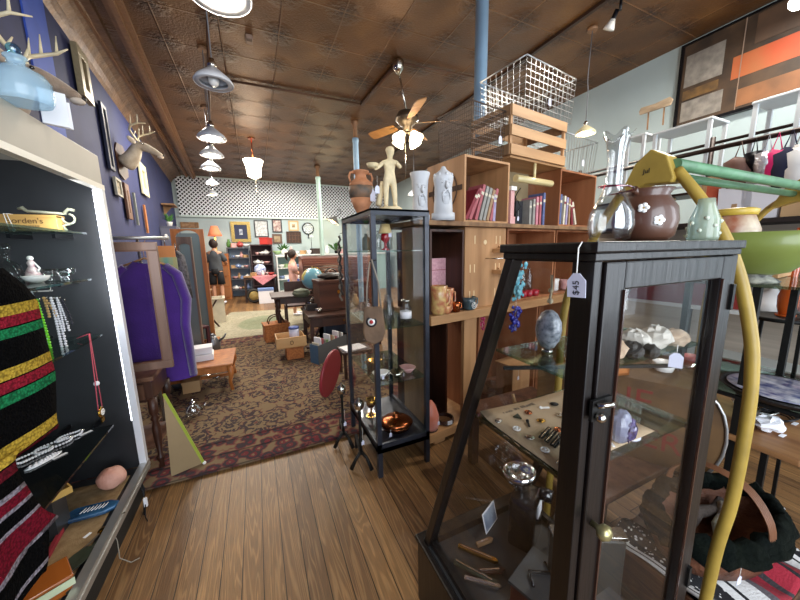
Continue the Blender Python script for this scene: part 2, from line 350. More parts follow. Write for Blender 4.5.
# lattice strip along the top of the back wall, over a dark void
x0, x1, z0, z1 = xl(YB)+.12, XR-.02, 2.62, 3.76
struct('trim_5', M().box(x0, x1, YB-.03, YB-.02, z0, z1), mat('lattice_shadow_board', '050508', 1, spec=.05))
m = M(); dpx = .118
def seg_clip(xs, sgn):
    a = max(z0, z0); pts = []
    # line x = xs + sgn*(z-z0)
    za, zb = z0, z1
    if sgn > 0: za = max(za, z0+(x0-xs)); zb = min(zb, z0+(x1-xs))
    else: za = max(za, z0+(xs-x1)); zb = min(zb, z0+(xs-x0))
    if zb-za > .02: return (xs+sgn*(za-z0), za), (xs+sgn*(zb-z0), zb)
k = int((x1-x0+2*(z1-z0))/dpx)+1
for i in range(k):
    for sgn in (1, -1):
        xs = (x0-(z1-z0)+i*dpx) if sgn > 0 else (x0+i*dpx)
        s_ = seg_clip(xs, sgn)
        if s_: m.bar((s_[0][0], YB-.045-(.006 if sgn > 0 else 0), s_[0][1]), (s_[1][0], YB-.045-(.006 if sgn > 0 else 0), s_[1][1]), .006, .047, up=(0, 1, 0)) if False else m.bar((s_[0][0], YB-.045-(.006 if sgn > 0 else 0), s_[0][1]), (s_[1][0], YB-.045-(.006 if sgn > 0 else 0), s_[1][1]), .031, .006, up=(0, 1, 0))
struct('trim_6', m, mat('lattice_paint', 'e8eef4', .6))
struct('trim_7', M().box(x0-.02, x1, YB-.07, YB-.01, z0-.05, z0).box(x0-.02, x1, YB-.07, YB-.01, z1, ZC), mat('lattice_rail_paint', 'c8d8d4', .6))
# baseboard and pipe runs
struct('baseboard_back', M().box(xl(YB), XR, YB-.02, YB, 0, .15), mat('base_paint', 'b5c4c0', .5))
PIPE = mat('painted_pipe', '5a3d2a', .5, .2)
m = M(); pz = ZC-.03
m.tube([(-.35, 5.2, pz), (1.76, 5.2, pz)], .017).tube([(1.76, 5.2, pz), (1.83, 3.96, pz)], .028).tube([(1.83, 3.93, pz), (3.2, 3.82, pz)], .013)
tag(m.build('ceiling_conduit', PIPE), 'thin brown conduit turning a corner across the tin ceiling above the fan', 'pipe')
m = M().tube([(-.08, 2.4, pz), (-.75, 8.9, pz)], .013); tag(m.build('ceiling_conduit', PIPE), 'thin dark conduit along the ceiling beside the row of cone lamps', 'pipe')
m = M().bar((3.27, .6, ZC-.02), (3.27, 7.5, ZC-.02), .04, .03)
tag(m.build('lighting_track', mat('track_bronze', '3a2519', .5, .3)), 'long dark lighting track on the ceiling above the wire basket', 'lighting track')
# smoke detector
t = thing('smoke_alarm', 'small beige smoke alarm box on the ceiling near the nearest lamp', 'smoke alarm', (PZ(249, 37, ZC)))
M().box(-.035, .035, -.06, .06, -.045, 0).build('housing', mat('alarm_beige', '8a7060', .5), t, bevel=.01); M().box(-.028, .028, -.05, -.01, -.05, -.044).build('grille', mat('alarm_dark', '5b463a', .6), t)
# iron columns painted blue
PB = mat('pale_blue_paint', '8fb0cc', .35, var=.08, vs=5, coat=.3); PG = mat('pale_green_paint', 'a9c2b8', .4, var=.08, vs=5)
for (x, y, r, top, mm, lab) in ((2.02, 2.55, .058, False, PB, 'pale blue round column rising behind the crate shelf, nearest of the columns'), (1.86, 5.95, .052, True, PB, 'pale blue slim column behind the terracotta vase'), (1.77, 9.3, .06, True, PG, 'pale green slim column near the lattice wall, farthest of the columns')):
    t = thing('column', lab, 'column', (x, y, 0))
    M().lathe([(r*1.1, 0), (r*1.1, .1), (r, .14), (r, 3.42), (r*1.15, 3.44), (r*1.15, 3.5), (r*.8, 3.5)] if top else [(r*1.3, 0), (r*1.3, .1), (r, .14), (r, ZC)], 24).build('shaft', mm, t)
    if top: M().lathe([(r*.75, 3.49), (r*.75, 3.72), (r*1.3, 3.76), (r*1.3, ZC)], 20).build('capital', MLD, t)
# ------------------------------------------------------------ world and lights
w = bpy.data.worlds.new('world'); SC.world = w; w.use_nodes = True
bg = w.node_tree.nodes['Background']; bg.inputs[0].default_value = (.75, .87, 1, 1); bg.inputs[1].default_value = 2.0
def area(name, loc, rot, sx_, sy_, e, col=(1, 1, 1)):
    l = bpy.data.lights.new(name, 'AREA'); l.shape = 'RECTANGLE'; l.size = sx_; l.size_y = sy_; l.energy = e; l.color = col
    o = bpy.data.objects.new(name, l); COL.objects.link(o); o.location = loc; o.rotation_euler = rot; return o
def point(name, loc, e, col=(1, .78, .5), r=.04):
    l = bpy.data.lights.new(name, 'POINT'); l.energy = e; l.color = col; l.shadow_soft_size = r
    o = bpy.data.objects.new(name, l); COL.objects.link(o); o.location = loc; return o
area('window_daylight', (.1, YF-.2, 1.9), (PI/2, 0, 0), 2.2, 2.7, 120, (.86, .93, 1))
area('window_daylight', (3.6, YF-.2, 1.9), (PI/2, 0, 0), 2.2, 2.7, 95, (.86, .93, 1))
SC.view_settings.view_transform = 'Standard'; SC.view_settings.look = 'None'; SC.view_settings.exposure = 0.0; SC.view_settings.gamma = 1
SC.cycles.max_bounces = 10; SC.cycles.transparent_max_bounces = 24; SC.cycles.diffuse_bounces = 4; SC.cycles.sample_clamp_indirect = 4
# ------------------------------------------------------------ cone pendant lamps
SHW = mat('lamp_shade_white', 'b9bdc6', .4, coat=.3); BULB = mat('bulb_glow', 'fff0d8', emit=14); BULBC = mat('bulb_glow_cool', 'fffaf0', emit=12); BULBO = mat('bulb_off', 'd8d8d8', .2); BULBW = mat('bulb_glow_warm', 'ffc070', emit=10)
def cone_lamp(x, y, z, r, label, bulb=BULB, e=6, group=None, shade=SHW, col=(1, .85, .65), cord=None):
    t = thing('pendant_lamp', label, 'lamp', (x, y, z), group=group)
    m = M(); m.nocap = True
    m.lathe([(r, 0), (r*1.03, .008), (r*.9, r*.28), (r*.22, r*.85), (r*.2, r*.85), (r*.86, r*.26), (r*.97, .004), (r, 0)], 32); m.build('shade', shade, t)
    m = M(); m.nocap = True
    m.lathe([(r*.72, 0.005), (r*.97, 0.002), (r*.97, .006), (r*.74, .03), (r*.72, 0.005)], 32).build('rim_ring', shade, t)
    M().lathe([(r*.2, r*.83), (r*.24, r*.9), (r*.24, r*1.1), (r*.14, r*1.2), (r*.14, r*1.3), (.004, r*1.32)], 16).build('socket', SILV, t)
    M().ball((0, 0, r*.22), r*.3, sz=1.25).build('bulb', bulb, t)
    top = ZC-z
    M().tube([(0, 0, r*1.3), (0, 0, top)] if not cord else [(0, 0, r*1.3)]+cord, .005, 6).build('cord', mat('lamp_cord', '6b6b70', .5), t)
    M().lathe([(.05, top-.03), (.055, top)], 16).build('ceiling_rose', MLD, t)
    if e: point('pendant_light', (x, y, z+r*.05-.03), e, col, r*.3)
    return t
L1 = PY(214, 84, 3.0); zl = L1.z
names = ['unlit white cone pendant lamp hanging large below the lit row', 'lit warm cone pendant lamp just beyond the unlit one', 'bright cool cone pendant lamp third along the left row', 'bright cone pendant lamp fourth along the left row', 'small amber cone pendant lamp fifth along the left row', 'small amber cone pendant lamp farthest along the left row']
for (px, py, y, r), lab, b_, e in zip([(214, 84, 3.0, .135), (212, 139, 4.6, .155), (212, 156, 5.45, .15), (211, 169, 6.3, .15), (212, 184, 7.9, .13), (212, 195, 9.4, .13)], names, (BULBO, BULB, BULBC, BULBC, BULBW, BULBW), (0, 26, 22, 22, 14, 14)):
    p = PY(px, py, y); cone_lamp(p.x, y, p.z, r, lab, b_, e)
p = PY(219, -4, 2.0); cone_lamp(p.x, 2.0, p.z, .15, 'lit cone pendant lamp cut off at the top edge, nearest of the left row', BULB, 18)
p = PZ(585, 134, 2.72); cone_lamp(p.x, p.y, p.z, .105, 'lit cream cone pendant lamp in front of the right wall, right of the wire basket', BULB, 22, shade=mat('cream_shade', 'cfc39c', .4, coat=.3), cord=[(0, 0, .45), (.02, .03, ZC-p.z-.5), (0, 0, ZC-p.z)])
p = PY(414, 195, 7.0); cone_lamp(p.x, p.y, p.z, .15, 'lit cone pendant lamp far behind the white carved heads', BULB, 16)
# glowing glass lantern
p = PZ(251, 138, ZC); t = thing('lantern_pendant', 'glowing frosted glass lantern on a rod with a pull chain, right of the lamp row', 'lamp', p)
zz = PY(252, 170, p.y).z-p.z
M().tube([(0, 0, 0), (0, 0, zz+.2)], .012).lathe([(.07, -.02), (.07, 0)], 16).build('rod', COPR, t)
M().lathe([(.05, zz-.17), (.13, zz-.13), (.15, zz+.05), (.2, zz+.2), (.08, zz+.22)], 8).build('glass_shade', mat('lantern_glow', 'fff2d8', emit=9), t)
M().tube([(.02, 0, zz-.1), (.02, 0, zz-.75)], .004, 5).build('pull_chain', SILV, t)
point('lantern_light', p+Vector((0, 0, zz-.4)), 30, (1, .8, .55), .12)
# fan
p = Vector((1.83, 3.94, ZC)); t = thing('ceiling_fan', 'ceiling fan with wooden blades and a lit glass shade cluster', 'ceiling fan', p)
zf = PY(407, 122, 3.94).z-ZC; P0 = PY(407, 122, 3.94); hx = P0.x-p.x
FM = mat('fan_motor_bronze', '6a5c4c', .35, .7)
M().lathe([(.02, -.16), (.07, -.1), (.075, -.02), (.055, 0)], 20).build('canopy', SILV, t)
M().tube([(0, 0, -.1), (hx, 0, zf+.1)], .013).build('downrod', SILV, t)
M().lathe([(.03, .12), (.12, .11), (.15, .05), (.15, .02), (.1, -.03), (.06, -.06), (.05, -.12)], 28, c=(hx, 0, zf)).build('motor', FM, t)
for i, a in enumerate((258, 330, 42, 114)):
    a = math.radians(a); mt = T_((hx, 0, zf-.02)) @ RZ(a)
    b_ = M().prism([(.2, -.05), (.3, -.065), (.62, -.075), (.68, -.06), (.69, 0), (.68, .06), (.62, .075), (.3, .065), (.2, .05)], .008, mt @ RX(.35)).build('blade', wood('fan_blade_wood', '8a5a30', 'b98a52', .45, 8, 'x'), t)
    M().bar(mt @ Vector((.08, 0, 0)), mt @ Vector((.3, 0, .004)), .03, .006).build('blade_bracket', FM, t)
SHG = mat('frosted_shade_glow', 'fff0cc', emit=7)
for i in range(4):
    a = i*PI/2+.4; c = Vector((hx+math.cos(a)*.13, math.sin(a)*.13, zf-.2)); mt = RZ(a) @ RY(-.7)
    g = M().lathe([(.02, .07), (.045, .04), (.06, -.01), (.085, -.07), (.08, -.07), (.05, -.01)], 18, c=c, mtx=mt).build('lamp_shade', SHG, t)
    M().tube([Vector((hx, 0, zf-.12)), c+mt @ Vector((0, 0, .07))], .01).build('lamp_arm', FM, t)
M().tube([(hx-.03, 0, zf-.15), (hx-.03, 0, zf-.75)], .003, 5).build('pull_chain', SILV, t)
point('fan_light', p+Vector((hx, 0, zf-.42)), 38, (1, .82, .58), .1)
# spot heads on the track; added fill lights
def spot(px, py, label):
    q = PZ(px, py, ZC-.04); t = thing('track_spotlight', label, 'spotlight', q)
    M().cyl((0, 0, .02), (0, 0, -.08), .012).build('stem', BLK, t)
    M().lathe([(.02, -.06), (.022, -.13), (.03, -.15)], 16, mtx=RX(.5)).build('holder', BLK, t)
    M().lathe([(.022, -.13), (.05, -.2), (.052, -.215), (.01, -.22)], 20, mtx=RX(.5)).build('reflector_bulb', mat('reflector_white', 'd9d4cc', .3, coat=.5), t)
spot(621, 1, 'unlit white reflector bulb in a black socket hanging from the ceiling')
area('right_track_lamp', (3.9, 1.3, 3.7), (0, .15, 0), .25, .25, 60, (1, .95, .85))  # added fill without a lamp body, brightens the right side
for k_, (x_, y_) in enumerate(((.6, 9.9), (2.6, 8.2), (3.4, 5.6), (-.6, 6.6))): area('rear_ceiling_lamp', (x_, y_, 3.72), (0, 0, 0), .5, .5, 135, (1, .95, .86))  # added fills below the ceiling, no fixtures, to brighten the rear
# ------------------------------------------------------------ tall display case on the left
cx0, cx1, cy0, cy1 = -1.16, -.70, .55, 2.2
t = thing('display_case', 'tall black-lined glass display case with beige header and white end post at the left edge', 'display case', ((cx0+cx1)/2, (cy0+cy1)/2, 0))
def loc_(m, t): m.v = [(a-t.location.x, b-t.location.y, c-t.location.z) for a, b, c in m.v]; return m
CBLK = mat('case_lining', '27282b', .4, var=.2, vs=4)
loc_(M().box(cx0, cx1-.02, cy1-.02, cy1, .2, 1.95), t).build('end_panel', CBLK, t)
loc_(M().box(cx0, cx0+.02, cy0, cy1-.02, .2, 1.95), t).build('back_panel', CBLK, t)
loc_(M().box(cx0, cx1-.04, cy0, cy1-.001, 0, .17), t).build('plinth', mat('plinth_black', '0e0d0d', .6), t)
loc_(M().box(cx0, cx1-.02, cy0, cy1, 1.9, 1.95), t).build('top_panel', mat('case_header', 'a8a297', .5, var=.05, vs=4), t)
loc_(M().box(cx1-.02, cx1+.0, cy0, cy1+.002, 1.81, 1.955), t).build('header', MATS['case_header'], t, bevel=.004)
loc_(M().box(cx1-.03, cx1+.006, cy0, cy1+.002, 1.785, 1.81), t).build('header_trim', mat('header_trim_white', 'd8d4c8', .35), t)
loc_(M().box(cx1-.03, cx1+.004, cy1-.035, cy1+.006, .2, 1.8), t).build('end_post', mat('post_white', 'e4e4ea', .25, .2), t, bevel=.003)
loc_(M().box(cx1-.028, cx1+.008, cy0, cy1+.006, .17, .225).box(cx1-.01, cx1+.012, cy0, cy1, .19, .205), t).build('bottom_rail', ALU, t)
loc_(M().box(cx1-.034, cx1-.03, cy1-.033, cy1-.024, .5, 1.78), t).build('added_glow_strip', mat('led_glow', 'f2f4ff', emit=6), t)  # added glowing strip, stands in for daylight on the end panel
l_ = area('case_fill_light', (cx1-.04, cy1-.28, 1.45), (PI/2, 0, .25), .05, .6, 2.6, (.9, .94, 1))  # added fill inside the case, imitates daylight falling on the end panel
loc_(M().box(cx0+.02, cx1-.03, cy0, cy1-.02, .17, .195), t).build('floor_panel', CBLK, t)
BUR = mat('burlap', '8f7450', .95, col2='a98d66', vs=30, bump=.6, bs=300)
loc_(M().grid(30, 30, lambda u, v_: (cx1-.06-u*.30, cy0+.4+v_*(1.16), .199+.004*math.sin(u*9+v_*7)*math.sin(v_*13))), t).build('burlap_cloth', BUR, t, solid=.003)
SHY = [(1.56, -1.10, -.75, 2.07), (1.335, -1.10, -.755, 2.05), (1.05, -1.10, -.75, 2.05), (.55, -1.10, -.77, 2.05)]
for z, a, b_, e in SHY:
    s_ = loc_(M().box(a, b_, cy0+.05, e, z-.009, z), t).build('glass_shelf', GLG if z > .6 else glassy('smoked_glass', (.25, .27, .28), refl=.25, tint=.8), t)
    loc_(M().bar((a+.1, e-.05, z-.02), (a+.1, cy1-.02, z-.02), .012, .02).bar((b_-.1, e-.05, z-.02), (b_-.1, cy1-.02, z-.02), .012, .02), t).build('shelf_bracket', BLK, s_)
# Borden's box on shelf one
q = PZ(62, 226, 1.56); BX = wood('box_yellow_pine', 'b98a48', 'd9ab62', .6, 12, 'x')
t = thing('cheese_box', 'long slim wooden cheese box with faint script lettering tied with white string', 'box', (-.93, 2.03, 1.561))
p0 = PZ(58, 228, 1.565); y0 = 1.985; xr = PY(58, 228, y0).x
xr -= t.location.x; yy = y0-2.03
M().box(xr-.42, xr, yy, yy+.07, 0, .07).build('body', BX, t, bevel=.002)
M().box(xr-.42, xr+.0, yy-.003, yy+.073, .062, .072).build('lid', BX, t)
text('lettering', "Borden's", .034, mat('stamp_ink', '6a4a28', .8), t, T_((xr-.105, yy-.0015, .044)) @ RX(PI/2) , .0004)
text('lettering', "CURED  CHEESE", .017, MATS['stamp_ink'], t, T_((xr-.12, yy-.0015, .019)) @ RX(PI/2), .0004)
M().tube([(xr-.155, yy-.004, .0), (xr-.165, yy-.004, .074), (xr-.165, yy+.075, .075)], .0015, 5).tube([(xr-.14, yy-.004, .0), (xr-.155, yy-.004, .074), (xr-.15, yy+.075, .075)], .0015, 5).ball((xr-.14, yy-.008, .005), .007).build('string', ROPE, t)
t = thing('iron_bracket', 'pale painted iron shelf bracket with scrolled ends lying on the long wooden box', 'bracket', (t.location.x+xr-.02, 2.0, 1.561))
PI_ = mat('pale_iron', '9a9a84', .5, .3, var=.2, vs=30)
M().tube([(-.12, .03, .10), (-.105, .03, .105), (-.09, .03, .09), (.04, .03, .083)], [.005, .009, .007, .006], 8).build('bar', PI_, t)
M().tube([(.03, .03, .083), (.05, .03, .105), (.07, .03, .10)], .007).tube(arc((.045, .03, .06), .022, 1.4, -3.4, 14), .005).tube([(.045, .03, .035), (.02, .03, .03), (.03, .03, .005)], .006).build('scroll', PI_, t)
# glassware on shelf two
z2 = 1.336
def bottle(name, label, cat, x, y, z, prof, mm, group=None, sx=1, sy=1, rotz=0, stop=None, stopm=None):
    t = thing(name, label, cat, (x, y, z), rotz, group)
    m = M(); m.nocap = False; m.lathe(prof, 24, sx=sx, sy=sy).build('body', mm, t)
    if stop: M().lathe(stop, 16).build('stopper', stopm or mm, t)
    return t
q = PZ(14, 288, z2); q = PY(12, 290, 1.93)
bottle('decanter', 'clear cut-glass decanter with a round stopper on the upper left glass shelf', 'decanter', q.x, 1.93, z2, [(.0, 0), (.045, 0), (.05, .03), (.04, .08), (.015, .1), (.014, .12), (.022, .125)], GLD, stop=[(.01, .12), (.012, .13), (.022, .14), (.024, .155), (.015, .17), (.0, .172)])
q = PY(36, 288, 1.95); t = thing('figurine', 'small pink and white porcelain lady figurine between the glassware', 'figurine', (q.x, 1.95, z2))
FP = mat('figurine_rose', 'a07078', .3, coat=.5, col2='e0d2cc', vs=60)
M().lathe([(.028, 0), (.03, .01), (.02, .05), (.01, .07), (.014, .085), (.006, .098)], 18).build('gown', FP, t); M().ball((0, 0, .105), .011).build('head', PORC, t)
M().tube([(.01, 0, .085), (.025, 0, .06), (.02, -.01, .045)], .004).build('arm', PORC, t)
for i, (px, lab) in enumerate(((50, 'pressed clear glass cream jug shining on the second glass shelf'), (66, 'clear pressed glass boat dish rightmost on the second glass shelf'))):
    q = PY(px, 284, 1.97); t = thing('glass_dish', lab, 'glass dish', (q.x, 1.97, z2), .2)
    m = M(); m.nocap = True
    m.lathe([(.018, 0), (.02, .008), (.012, .014), (.03, .03), (.034, .055), (.032, .055), (.026, .032), (.004, .018)], 24, sx=1.25 if i else 1, sy=.8).build('bowl', GLD, t)
    M().tube([(-.03, 0, .05), (-.05, 0, .045), (-.045, 0, .025), (-.028, 0, .022)], .003).build('handle', GLD, t)
q = PY(40, 296, 1.88); t = solo('glass_dish', 'shallow white glass dish in front of the figurine on the second shelf', 'glass dish', M().lathe([(.015, 0), (.035, .012), (.045, .03), (.042, .03), (.03, .014), (0, .006)], 24), PORC, (q.x, 1.88, z2))
# necklaces hanging from a rail under shelf two
M().bar((-1.10, 1.9, 1.29), (-.80, 1.9, 1.29), .008)
t = thing('necklace_rail', 'slim metal rail under the second glass shelf carrying necklaces', 'rail', (-.93, 1.86, 1.3)); M().bar((-.14, 0, 0), (.11, 0, 0), .006).build('bar', SILV, t); M().bar((-.13, 0, 0), (-.13, .02, .03), .005).bar((.10, 0, 0), (.10, .02, .03), .005).build('hook', SILV, t)
def necklace(px, py, pb, colr, label, bead=.005, y=1.85, w=.018, pend=None):
    a = PY(px, py, y); b_ = PY(px, pb, y); h = a.z-b_.z; t = thing('bead_necklace', label, 'necklace', a, 0, 'necklaces hanging in the left case')
    n = int(2*h/(bead*1.9)); m = M()
    for k in range(n):
        u = k/n*2; zz = -h*(u if u < 1 else 2-u); xx = w*math.sin(PI*(k/n))*(1 if k % 2 else .9)*(1 if u < 1 else .2)
        m.ball((xx-.01, 0, zz), bead, 8, 5)
    m.build('beads', colr, t)
    m = M(); m.tube([(0, 0, .008), (0, 0, -.004)], .002, 5).build('clasp', SILV, t)
    if pend: M().ball((0, -.004, -h-.01), .012, 10, 6, sy=.5).build('pendant', pend, t)
NB = [mat('bead_lime', '7be01e', .3, coat=.4), mat('bead_white', 'f0ecf2', .25, coat=.4), mat('bead_mauve', 'b9a4b6', .3), mat('bead_amber', 'cfa66a', .3), mat('bead_clear', 'c9ccd6', .15, .3), mat('bead_dark', '2f2d38', .25)]
necklace(30, 300, 340, NB[2], 'mauve beaded necklace hanging left of the lime one', .004)
necklace(40, 300, 352, NB[0], 'long lime green bead necklace hanging in the left case', .0065, w=.012)
necklace(35, 292, 346, NB[4], 'grey crystal necklace hanging behind the lime one', .004)
necklace(47, 298, 318, NB[3], 'short amber bead loop hanging right of the lime necklace', .006, w=.03)
necklace(54, 298, 350, NB[1], 'long white bead necklace right of the lime one', .006, w=.02)
necklace(60, 298, 332, NB[1], 'medium white shell necklace nearest the case end', .005, w=.02)
necklace(65, 300, 326, NB[5], 'dark bead necklace rightmost on the rail', .004, w=.02)
# pink cord medallion hanging off shelf three
a = PX(90, 340, -.752); b_ = PX(101, 412, -.745); y = a.y
t = thing('medallion_necklace', 'brass flower medallion on a long pink cord hung over the third glass shelf', 'necklace', b_)
d = a-b_
M().tube([d+Vector((0, 0, .03)), d*.45+Vector((0, -.012, .0)), Vector((0, -.022, .02))], .002, 6).tube([d+Vector((0, .006, .03)), d*.45+Vector((0, .012, 0)), Vector((0, .02, .02))], .002, 6).tube([d+Vector((0, 0, .03)), d+Vector((-.05, .01, .012))], .002, 6).build('cord', mat('pink_cord', 'd05868', .7), t)
M().ball(d*.4, .012, 10, 8).build('cord_bead', PAPER, t)
mt = RY(PI/2)
M().lathe([(.0, -.004), (.026, -.003), (.027, .003), (.02, .005), (0, .006)], 24, mtx=mt).build('medallion', BRS, t)
m = M()
for k in range(12): m.ball((.007, math.cos(k*PI/6)*.012, math.sin(k*PI/6)*.012), .004, 6, 4)
m.ball((.008, 0, 0), .005, 8, 5).build('petal_ring', PORC, t); M().prism([(-.012, -.05), (.012, -.05), (.014, -.028), (-.014, -.028)], .004, RZ(PI/2) @ RX(PI/2)).build('pendant_drop', BRS, t)
# jewellery on the fourth shelf
z4 = .552
def S4(px, py): return PZ(px, py, z4)
for i, (px, py, r, lab, bm_, flat) in enumerate([(34, 456, .06, 'white pearl necklace coiled nearest the blanket on the low dark shelf', NB[1], 0), (54, 446, .065, 'long double strand of white pearls in the middle of the low dark shelf', NB[1], 0), (70, 437, .05, 'single strand of pearls coiled on the right of the low dark shelf', NB[1], 0), (66, 414, .04, 'silver chain necklace at the back of the low dark shelf', NB[4], 0), (80, 412, .03, 'small grey bead bracelet near the medallion', NB[4], 0)]):
    q = S4(px, py); m = M(); n = 34
    for k in range(n):
        a_ = 2*PI*k/n; m.ball((math.cos(a_)*r, math.sin(a_)*r*.5+math.sin(a_*3+i)*.006, .006), .0055, 8, 5)
    t = thing('pearl_necklace', lab, 'necklace', q, math.radians(50)); m.build('beads', bm_, t); M().ball((r, 0, .006), .007, 8, 5, sx=1.6).build('clasp', SILV, t)
q = S4(44, 461); t = thing('shell_card', 'pale oval card of shell beads lying on the low dark shelf', 'jewellery card', q, math.radians(60)); M().lathe([(0, 0), (.06, 0), (.062, .003), (0, .004)], 24, sx=1.1, sy=.35).build('card', PAPER, t)
m = M()
for k in range(16): m.ball((-.05+.1*k/15, math.sin(k*2)*.006, .007), .005, 6, 4)
m.build('beads', NB[1], t)
for px, py, lab in ((60, 456, 'small white price slip flat on the low dark shelf beside the pearls'), (86, 433, 'white price slip at the front right of the low dark shelf')):
    q = S4(px, py); solo('price_slip', lab, 'price tag', M().box(-.025, .025, -.008, .008, 0, .001), PAPER, q, math.radians(50))
# yellow tray box and red card
YB_ = mat('tray_yellow_wood', 'd3ab5c', .55, var=.08, vs=14)
q = PZ(48, 494, .40); t = thing('trinket_tray', 'shallow yellow wooden tray of trinkets sloping under the low shelf', 'tray', q+Vector((0, 0, 0)), math.radians(38))
M().box(-.15, .05, -.08, .08, 0, .006).build('base', YB_, t)
m = M().box(-.15, .05, -.086, -.08, 0, .03).box(-.15, .05, .08, .086, 0, .03).box(.05, .056, -.086, .086, 0, .03).box(-.156, -.15, -.086, .086, 0, .03).build('rim', YB_, t)
t2 = solo('trinket', 'white shell trinket with a metal ring lying in the yellow wooden tray', 'trinket', M().ball((0, 0, .006), .022, 10, 6, sz=.3).tube(arc((0, .0, .012), .014, 0, 2*PI, 16, 'xy'), .0015), PORC, q+Vector((-.03, 0, .007)))
rd = thing('tray_stand', 'dark box supporting the yellow wooden tray inside the display case', 'box', (q.x-.02, q.y, .2)); M().box(-.07, .05, -.05, .05, 0, q.z-.2-.001).build('body', CBLK, rd)
M().box(-.072, .052, -.052, .052, q.z-.215, q.z-.203).build('lid', BLK, rd)
zb = .204
q = PZ(113, 486, zb); t = solo('quartz_rock', 'rough pink quartz rock on the burlap at the far end of the case', 'rock', M().ball((0, 0, .052), .058, 12, 9, sz=1.0, sx=1.15, noise=.22), mat('rose_quartz', 'c58a76', .55, col2='dba896', vs=12, bump=.5, bs=20), q, sub=1)
t['label'] = 'rough pink quartz rock on the burlap at the far end of the case'
BG = mat('blue_glass_slab', '1d3f63', .08, .2, col2='3c6a94', vs=14, coat=1)
a, b_ = PZ(66, 520, zb), PZ(121, 505, zb); c_ = (a+b_)/2; an = math.atan2(b_.y-a.y, b_.x-a.x)
t = thing('blue_glass_dish', 'long rounded dark blue glass slab with white swirls on the burlap', 'glass dish', c_, an); L_ = (b_-a).length
pl = [(-L_/2+.02, -.032), (-L_/2, -.01), (-L_/2, .015), (-L_/2+.02, .032), (L_/2-.05, .03), (L_/2-.01, .014), (L_/2, 0), (L_/2-.01, -.014), (L_/2-.05, -.03)]
pl = [(a_, b_*1.35) for a_, b_ in pl]; M().prism(pl, .022).build('slab', BG, t, bevel=.007)
m = M()
for k in range(7): m.tube([(-.045+k*.014, -.016, .0225), (-.036+k*.014, .0, .0235), (-.045+k*.014+.012, .018, .0225)], .0018, 5)
m.build('white_swirl', PORC, t)
OLV = mat('olive_pottery', '2e3528', .45, var=.2, vs=20)
q = PZ(78, 562, zb); t = thing('leaf_spoon_rest', 'dark olive leaf-shaped spoon rest on the burlap near the rail', 'spoon rest', q, 1.1); m = M(); m.nocap = False
m.lathe([(0, .002), (.04, .004), (.048, .014), (.045, .014), (.0, .008)], 20, sx=1.25, sy=.8).build('leaf', OLV, t); M().tube([(.05, 0, .01), (.08, .0, .008), (.1, .012, .01)], [.01, .007, .003], flat=.5).build('stem', OLV, t)
q = PZ(76, 586, zb); solo('leaf_spoon_rest', 'smaller dark leaf-shaped spoon rest beside the amber box', 'spoon rest', M().ball((0, 0, .008), .03, 14, 8, sx=1.2, sy=.5, sz=.25), OLV, q, 1.2)
q = PZ(104, 532, zb); t = thing('ladle', 'brass ladle with a silver handle lying on the burlap', 'ladle', q, math.radians(60)); m = M(); m.nocap = True
M().ball((0, 0, .01), .022, 14, 8, sz=.4).build('bowl', BRS, t); M().tube([(.02, 0, .012), (.07, .01, .012), (.1, .0, .008)], [.004, .003, .005], flat=.6).build('handle', SILV, t)
M().tube([(-.02, 0, .012), (-.06, -.006, .01), (-.12, .0, .006)], [.004, .004, .006]).build('handle_end', mat('horn_handle', '4a3b2c', .4), t)
q = PZ(88, 571, zb); solo('price_slip', 'white price slip on the burlap close to the metal rail', 'price tag', M().box(-.03, .03, -.008, .008, 0, .001), PAPER, q, 1.0)
q = PZ(88, 538, zb); solo('price_slip', 'white price slip at the neck of the ladle on the burlap', 'price tag', M().box(-.014, .014, -.007, .007, .014, .015), PAPER, q, 1.0)
a, b_ = PZ(47, 557, .215), PZ(62, 530, .215); m = M().bar(a, b_, .014, .02); solo('red_pencil_box', 'slim red stick-shaped box beside the blue glass slab', 'box', m, RED)
q = PZ(52, 592, zb); t = thing('amber_tray', 'glossy amber wooden box with a green and white strip at the bottom left', 'box', q, math.radians(30))
AMB = mat('amber_wood', '8a4418', .25, col2='b0662a', vs=6, coat=.6, stretch=(1, .2, 1)); M().box(-.08, .05, -.06, .05, 0, .06).build('body', AMB, t, bevel=.003); M().box(-.085, .056, -.066, .056, .06, .072).build('lid', AMB, t, bevel=.003); M().box(-.085, .057, -.0685, -.066, .03, .058).build('strip', mat('strip_green_white', 'b9c2a0', .6), t)
# cables at the foot of the case
q = PZ(152, 520, 0); m = M().tube([(-.735, 2.08, .17), (-.70, 2.06, .12), (-.69, 2.04, .05), (-.68, 1.98, .006), (-.66, 1.94, .006)], .003, 6).tube([(-.735, 2.14, .17), (-.715, 2.13, .08), (-.71, 2.08, .02), (-.69, 2.0, .006)], .004, 6)
t = thing('power_cable', 'tangled thin power cables with a white plug hanging at the case corner', 'cable', (0, 0, 0)); m.build('cord', BLK, t); M().box(-.695, -.68, 2.03, 2.045, .03, .08).build('plug', PAPER, t)
m = M().tube([(-.735, 1.75, .17), (-.715, 1.74, .1), (-.71, 1.72, .02), (-.66, 1.69, .004), (-.63, 1.7, .004)], .0022, 6); t = thing('power_cable', 'single thin pale cable dropping from the rail to the floor boards', 'cable', (0, 0, 0)); m.build('cord', mat('pale_cable', '8d8577', .5), t)
